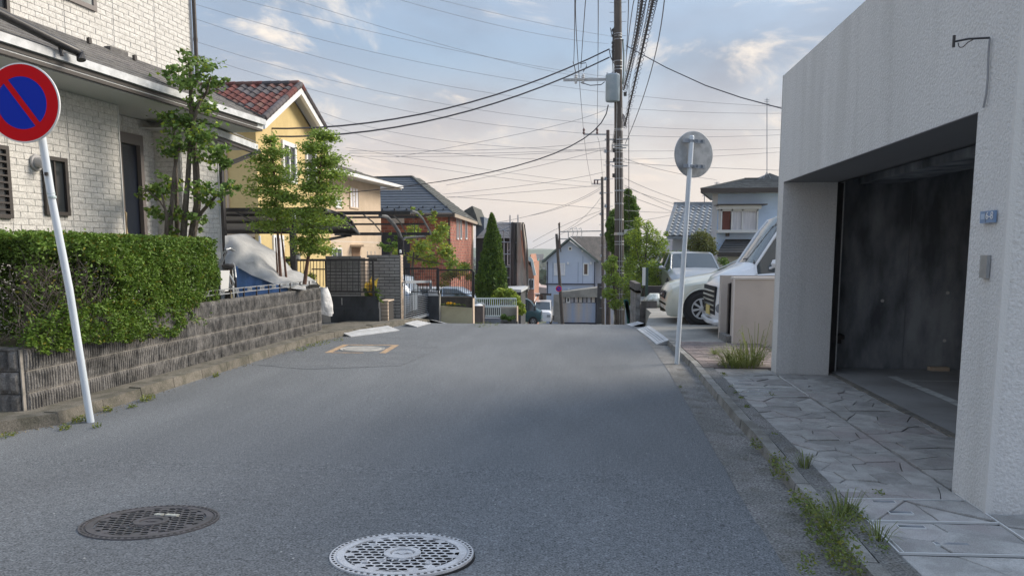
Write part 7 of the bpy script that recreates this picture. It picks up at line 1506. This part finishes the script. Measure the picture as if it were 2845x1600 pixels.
ct = at(1701, 285, YP); ct2 = at(1701, 212, YP); mb = MB(); R_ = .26; mb.lathe([(R_*.3, ct2.z+.04), (R_*.95, ct2.z+.02), (R_, ct2.z), (R_*1.03, ct2.z-.03), (R_, ct2.z-.06), (R_*.99, ct.z+.03), (R_*.9, ct.z), (0, ct.z-.01)], (ct.x, YP-.15, 0), n=24); part('transformer', mb, mat('transformer_grey', (.33, .41, .48), .5, (.28, .36, .43), scale=3), up1, True)
mb = MB()
for du, dv in ((-14, -4), (0, -6), (12, -4)): c = at(1701+du, 212+dv, YP-.15); mb.lathe([(.02, -.04), (.035, 0), (.02, .03), (.03, .05), (.01, .08)], c, n=8)
part('bushing', mb, insul, up1)
mb = MB(); pbar(mb, (1565, 223, YP), (1690, 221, YP), .08, .09); part('crossarm', mb, steel, up1)
for u in (1600, 1620):
    c = at(u, 224, YP); mb = MB(); mb.lathe([(.03, -.12), (.05, -.10), (.05, .02), (.075, .04), (.045, .08), (.07, .11), (.04, .15), (.06, .18), (.02, .24)], c, n=12); part('insulator', mb, insul, up1, True)
mb = MB()
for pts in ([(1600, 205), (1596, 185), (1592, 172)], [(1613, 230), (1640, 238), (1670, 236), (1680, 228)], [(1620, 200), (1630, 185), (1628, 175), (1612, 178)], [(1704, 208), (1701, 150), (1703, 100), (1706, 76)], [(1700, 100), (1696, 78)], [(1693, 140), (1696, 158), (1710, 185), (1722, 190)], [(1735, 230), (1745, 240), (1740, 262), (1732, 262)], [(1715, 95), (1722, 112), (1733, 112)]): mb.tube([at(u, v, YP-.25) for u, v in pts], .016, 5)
c = at(1704, 110, YP-.2); mb.tube([at(1704, 80, YP-.2), at(1704, 170, YP-.2)], .035, 6)
for v in (85, 100, 120, 131, 145, 165): c = at(1703, v, YP-.2); mb.box(c.x-.05, c.x+.05, c.y-.05, c.y+.05, c.z-.035, c.z+.035)
for v, u in ((445, 1707), (488, 1705), (392, 1708), (418, 1706), (262, 1737)): c = at(u, v, YP-.25); mb.box(c.x-.05, c.x+.05, c.y-.05, c.y+.05, c.z-.07, c.z+.07)
part('jumper_wires', mb, black, up1)
mb = MB()
for v, w_ in ((388, 45), (405, 38), (412, 30), (462, 36), (530, 25)): pbar(mb, (1722-w_*.6, v, YP-.2), (1722+w_*.6, v-1, YP-.2), .04)
part('cable_arm', mb, steel, up1)
def dpole(label, u0, v0, u1, v1, Y, r0, r1, arms=(), m=polem):
    t = thing('utility_pole', label, 'utility pole', tuple(at(u0, v0, Y))); mb = MB(); mb.tube([at(u0, v0, Y), at(u1, v1, Y)], [r0, r1], 12); part('pole', mb, m, t, True)
    for a in arms:
        mb = MB(); pbar(mb, (a[0], a[1], Y), (a[2], a[1], Y), .08, .09); part('crossarm', mb, steel, t)
        for u in a[3]: c = at(u, a[1], Y); mb = MB(); mb.lathe([(.05, 0), (.09, .12), (.05, .2), (.09, .3), (.03, .42)], c, n=8); part('insulator', mb, mat('brown_insulator', (.16, .09, .09), .5) if 'brown_insulator' not in MATS else MATS['brown_insulator'], t)
    mb = MB(); 
    for k in range(12): 
        v = v0+(v1-v0)*(.12+.07*k); tt = (v-v0)/(v1-v0); c = at(u0+(u1-u0)*tt, v, Y); mb.tube([c+Vector((-.32, -.1, 0)), c+Vector((.32, -.1, 0))], .018, 4)
        if k % 2: mb.box(c.x-.25, c.x-.1, c.y-.2, c.y-.1, c.z-.1, c.z+.12)
    part('fittings', mb, signback, t, kind='stuff'); return t
dpole('second utility pole down the hill, its brown top just left of the nearest pole', 1690, 905, 1689, 362, 52, .16, .11, ((1622, 374, 1692, (1622, 1659)), (1680, 388, 1712, ()), (1682, 450, 1706, ())), mat('brown_pole', (.10, .07, .065), .85, (.07, .055, .05), scale=2))
dpole('third and shortest utility pole, furthest left of the roadside row', 1676, 905, 1673, 492, 70, .15, .12, ((1643, 512, 1676, (1652, 1660)), (1650, 500, 1690, ())))
lp_ = thing('leaning_pole', 'thin dark wooden pole leaning left in front of the grey roller shutter', 'pole', tuple(at(1563, 905, 73)))
mb = MB(); mb.tube([at(1563, 907, 73), at(1557, 810, 73), at(1546, 650, 73)], [.19, .17, .13], 10); part('pole', mb, dark, lp_, True)
mb = MB(); mb.tube([at(1555, 618, 73), at(1553, 690, 73)], [.05, .12], 6); mb.bar(at(1552, 620, 73), at(1558, 700, 73), .1); part('top_mast', mb, MATS['brown_pole'], lp_)
mb = MB(); pbar(mb, (1555, 644, 73), (1672, 642, 73), .10); pbar(mb, (1555, 664, 73), (1580, 664, 73), .1); pbar(mb, (1579, 644, 73), (1579, 660, 73), .08); part('crossarm', mb, steel, lp_)
mb = MB()
for u in (1590, 1602, 1614): mb.tube([at(u-6, 637, 73), at(u, 633, 73), at(u+3, 644, 73), at(u, 660, 73)], .04, 4)
part('jumper_wires', mb, signback, lp_)
fs = thing('road_sign', 'tiny distant no-parking sign fixed to the leaning dark pole', 'road sign', tuple(at(1553, 802, 72.6)))
disc_sign(fs, at(1552.5, 802, 72.6), Matrix.Rotation(.05, 4, 'Z'), .30, True)
def wire(pts, r, m=None, grp='wires', label=None, n=14):
    """a hanging wire through three or more measured points"""
    P3 = [at(*p) for p in pts]
    if len(P3) == 3:
        a, b, c = P3; Q = []
        for i in range(n+1):
            t = i/n; Q.append(a*((1-t)*(1-2*t))+b*(4*t*(1-t))+c*(t*(2*t-1)))
    else: Q = P3
    mb = MB(); mb.tube(Q, r, 4); o = top('overhead_wire', mb, m or cab, label, 'overhead wire', grp); return o
cab = mat('cable_sheath', (.035, .033, .045), .6); thin = mat('thin_wire', (.17, .18, .20), .6)
wire([(1693, 137, 29), (1240, 302, 25), (720, 357, 22)], .024, label='upper of the two thick service cables from the nearest pole to the yellow house', grp='service cables'); wire([(1693, 160, 29), (1240, 325, 25), (735, 379, 22)], .024, label='lower of the two thick service cables from the nearest pole to the yellow house', grp='service cables')
wire([(1690, 292, 29), (1490, 445, 29), (960, 536, 30)], .020, label='single thick service cable sweeping down to the tan house', grp='service cables')
wire([(1740, 128, 29), (1850, 188, 27.5), (1960, 238, 26), (2060, 272, 25), (2165, 300, 24), (2400, 352, 22), (3000, 450, 19)], .016, label='service cable from the nearest pole to the garage side above the turned sign', grp='service cables')
ORD = ['first', 'second', 'third', 'fourth', 'fifth', 'sixth', 'seventh', 'eighth', 'ninth', 'tenth', 'eleventh', 'twelfth', 'thirteenth']; HLn = 0; HLS = [12, 11, 6, 5, 1, 2, 3, 4, 7, 8, 9, 10]; TLn = RLn = ULn = 0
for a, b, c in (((534, 10), (1400, 217), (2235, 300)), ((534, 50), (1380, 262), (2235, 315)), ((534, 113), (1400, 316), (2235, 360)), ((540, 150), (1380, 348), (2235, 372)), ((670, 0), (1300, 148), (1700, 215)), ((820, 0), (1380, 165), (1700, 222)), ((880, 308), (1430, 410), (2235, 408)), ((905, 340), (1420, 440), (2235, 418)), ((960, 410), (1440, 484), (1690, 510)), ((975, 432), (1440, 500), (1690, 520)), ((1110, 0), (1460, 88), (1690, 122)), ((1220, 0), (1500, 65), (1690, 100))):
    HLn += 1; wire([(a[0], a[1], 170), (b[0], b[1], 190), (c[0], c[1], 205)], .038, thin, 'thin high-voltage lines in the sky', 'thin high-voltage line across the sky, '+ORD[HLS.index(HLn)]+' from the top at left')
TLS = [3, 0, 1, 2, 4, 5, 6, 9, 8, 12, 7, 10, 11]; TL = 'thin far telephone line strung between the pole row and the left rooftops'
for a, b, c in (((970, 420), (1400, 415), (1690, 390)), ((970, 426), (1400, 425), (1690, 410)), ((975, 434), (1380, 432), (1690, 412)), ((1100, 437), (1500, 360), (1690, 300)), ((1240, 515), (1480, 465), (1680, 415)), ((1230, 540), (1500, 510), (1680, 478)), ((1240, 550), (1500, 530), (1670, 515)), ((1240, 546), (1500, 565), (1690, 582)), ((1470, 600), (1580, 570), (1670, 525)), ((1370, 620), (1540, 580), (1670, 520)), ((1480, 672), (1570, 625), (1672, 585)), ((1480, 690), (1570, 645), (1672, 590)), ((1560, 645), (1620, 605), (1672, 545))):
    wire([(a[0], a[1], 62), (b[0], b[1], 60), (c[0], c[1], 60)], .013, thin, 'far telephone lines left of the poles', 'thin telephone line left of the poles, '+ORD[TLS.index(TLn)]+' highest where it meets them'); TLn += 1
RL = 'thin line running from the nearest pole towards the houses on the right'
for a, b, c in (((1735, 440), (1850, 475), (1990, 500)), ((1735, 448), (1850, 460), (2235, 476)), ((1735, 495), (1840, 540), (1950, 575)), ((1735, 515), (1830, 560), (1880, 580)), ((1735, 520), (1850, 560), (1960, 590)), ((1735, 540), (1830, 575), (1930, 610)), ((1735, 584), (1820, 590), (1900, 590)), ((1735, 615), (1830, 605), (1900, 585)), ((1740, 625), (1800, 650), (1845, 670))):
    wire([(a[0], a[1], 30), (b[0], b[1], 32), (c[0], c[1], 36)], .009, thin, 'lines right of the poles', 'thin line from the nearest pole to the right, '+ORD[RLn]+' from the top at the pole'); RLn += 1
ULL = ['leftmost line rising from the left crossarm insulator to the top of the picture', 'line crossing the left insulator and running on to the second pole', 'line rising from the right crossarm insulator to the top of the picture', 'nearly vertical line between the crossarm insulators and the transformer can', 'steep line from the second pole left insulator down to the third pole', 'steep line from the second pole right insulator down to the third pole', 'first line just right of the nearest pole, rising out of the picture', 'second line just right of the nearest pole, rising out of the picture', 'rightmost thin line slanting from the nearest pole to the top of the picture', 'thin line between the two spiral-wrapped cable bundles', 'thin cable hanging down close along the right side of the nearest pole']
for pts in ([(1597, 0, 20), (1596, 110, 25), (1594, 172, 29)], [(1599, 0, 18), (1608, 200, 29), (1622, 370, 52)], [(1627, 0, 20), (1619, 110, 25), (1614, 190, 29)], [(1662, 0, 18), (1661, 200, 34), (1659, 366, 52)], [(1622, 372, 52), (1632, 450, 60), (1644, 510, 70)], [(1659, 380, 52), (1668, 420, 60), (1674, 500, 70)], [(1746, 0, 18), (1744, 80, 22), (1738, 200, 28)], [(1762, 0, 18), (1752, 60, 22), (1740, 160, 28)], [(1846, 0, 16), (1800, 230, 22), (1737, 400, 29)], [(1797, 0, 16), (1775, 90, 20), (1750, 220, 28)], [(1748, 220, 28), (1747, 420, 29), (1748, 700, 30)]):
    wire(pts, .011, cab, 'power lines running overhead', ULL[ULn]); ULn += 1
def bundle(label, pts, r):
    t = thing('cable_bundle', label, 'cable', tuple(at(*pts[0]))); a, b, c = [at(*p) for p in pts]; Q = []
    for i in range(41): t_ = i/40; Q.append(a*((1-t_)*(1-2*t_))+b*(4*t_*(1-t_))+c*(t_*(2*t_-1)))
    mb = MB(); mb.tube(Q, r, 6); part('cable', mb, cab, t); mb = MB(); H_ = []
    for i in range(400): f_ = i/399*40; k = min(39, int(f_)); p = Q[k].lerp(Q[k+1], f_-k); a_ = i*.52; H_.append(p+Vector((cos(a_)*.075, 0, sin(a_)*.075-.05)))
    mb.tube(H_, .008, 3); part('spiral_hanger', mb, cab, t)
bundle('left spiral-wrapped cable bundle rising to the top of the picture beside the pole', [(1786, -20, 14), (1762, 130, 19), (1733, 250, 28)], .028); bundle('right spiral-wrapped cable bundle rising to the top of the picture beside the pole', [(1818, -20, 14), (1784, 140, 19), (1736, 350, 28)], .028); bundle('lower spiral-wrapped cable bundle passing behind the transformer can', [(1735, 350, 28.5), (1718, 330, 34), (1700, 420, 50)], .02)
# ---------------- far hills, town ----------------
hillm = mat('far_hills', (.06, .10, .045), 1, (.11, .15, .09), scale=.006, lo=.4, hi=.62, col3=(.22, .22, .21), scale3=.03, lo3=.6, hi3=.66)
mb = MB(); nx = 90
for r_, (Y, vb, hh) in enumerate(((700, 770, 0), (900, 735, 14), (1200, 712, 10), (1500, 695, 12), (1900, 688, 10), (2000, 760, 0))):
    for i in range(nx): 
        x = -1500+3000*i/(nx-1); z0 = at(1400, vb, Y).z; mb.v.append((x, Y, z0+hh*(noise.noise(Vector((x*.0045, r_*3.3, 0)))+.5*noise.noise(Vector((x*.013, r_*2, 5))))))
mb.f = [(j*nx+i, j*nx+i+1, (j+1)*nx+i+1, (j+1)*nx+i) for j in range(5) for i in range(nx-1)]
top('hills', mb, hillm, kind='structure')
mb = MB(); townc = MB()
for i in range(900):
    Y = random.uniform(280, 1150); x = random.uniform(-.30*Y, .28*Y); t = (Y-280)/870; z = at(1400, interp(Y, [(280, 815), (700, 765), (900, 735), (1150, 714)]), Y).z; s = random.uniform(5, 10); h_ = random.uniform(2, 6)
    (mb if random.random() < .65 else townc).box(x, x+s, Y, Y+s, z-6, z+h_)
top('far_town', mb, mat('town_walls', (.36, .37, .37), .9, (.2, .2, .21), scale=.05, lo=.45, hi=.55), 'pale far-off town houses on the slopes below the hills', kind='stuff'); top('far_roofs', townc, mat('town_roofs', (.13, .145, .15), .9, (.16, .11, .09), scale=.05, lo=.45, hi=.55), 'darker far-off town buildings on the slopes below the hills', kind='stuff')
P = []
for i in range(26000):
    Y = random.uniform(150, 900); x = random.uniform(-.3*Y, .28*Y); 
    if noise.noise(Vector((x*.012, Y*.008, 4))) < .0: continue
    z = at(1400, interp(Y, [(150, 850), (280, 812), (700, 765), (900, 735)]), Y).z; P.append((x, Y, z+random.uniform(-1, 7)))
leafcloud('far_trees', P, 5.5, mat('far_foliage', (.05, .08, .035), 1, (.09, .115, .055), scale=.05), asp=.9, tint=(.6, 1.2), kind='stuff')['label'] = 'hazy tree masses among the far town'
g_ = MB(); q = at(1482, 727, 600); g_.box(q.x, q.x+14*600/FPX, 600, 610, q.z-12, q.z+7*600/FPX); top('green_roofed_hall', g_, mat('turquoise_roof', (.12, .38, .33), .8), 'distant turquoise building between the orange gable and the blue house', 'building')
# ---------------- haze ----------------
HAZE = True
if HAZE:
    mh = bpy.data.materials.new('haze_air'); mh.use_nodes = True; T = mh.node_tree; T.nodes.clear(); o = T.nodes.new('ShaderNodeOutputMaterial'); pv = T.nodes.new('ShaderNodeVolumePrincipled'); pv.inputs['Color'].default_value = (.90, .94, 1, 1); pv.inputs['Density'].default_value = .00032; pv.inputs['Anisotropy'].default_value = .3; T.links.new(pv.outputs[0], o.inputs['Volume'])
    hb = MB(); hb.box(-2600, 2600, -70, 4100, -260, 60); o = top('haze', hb, mh, kind='stuff', org=(0, 0, 0), label='thin pale air haze over the whole street')
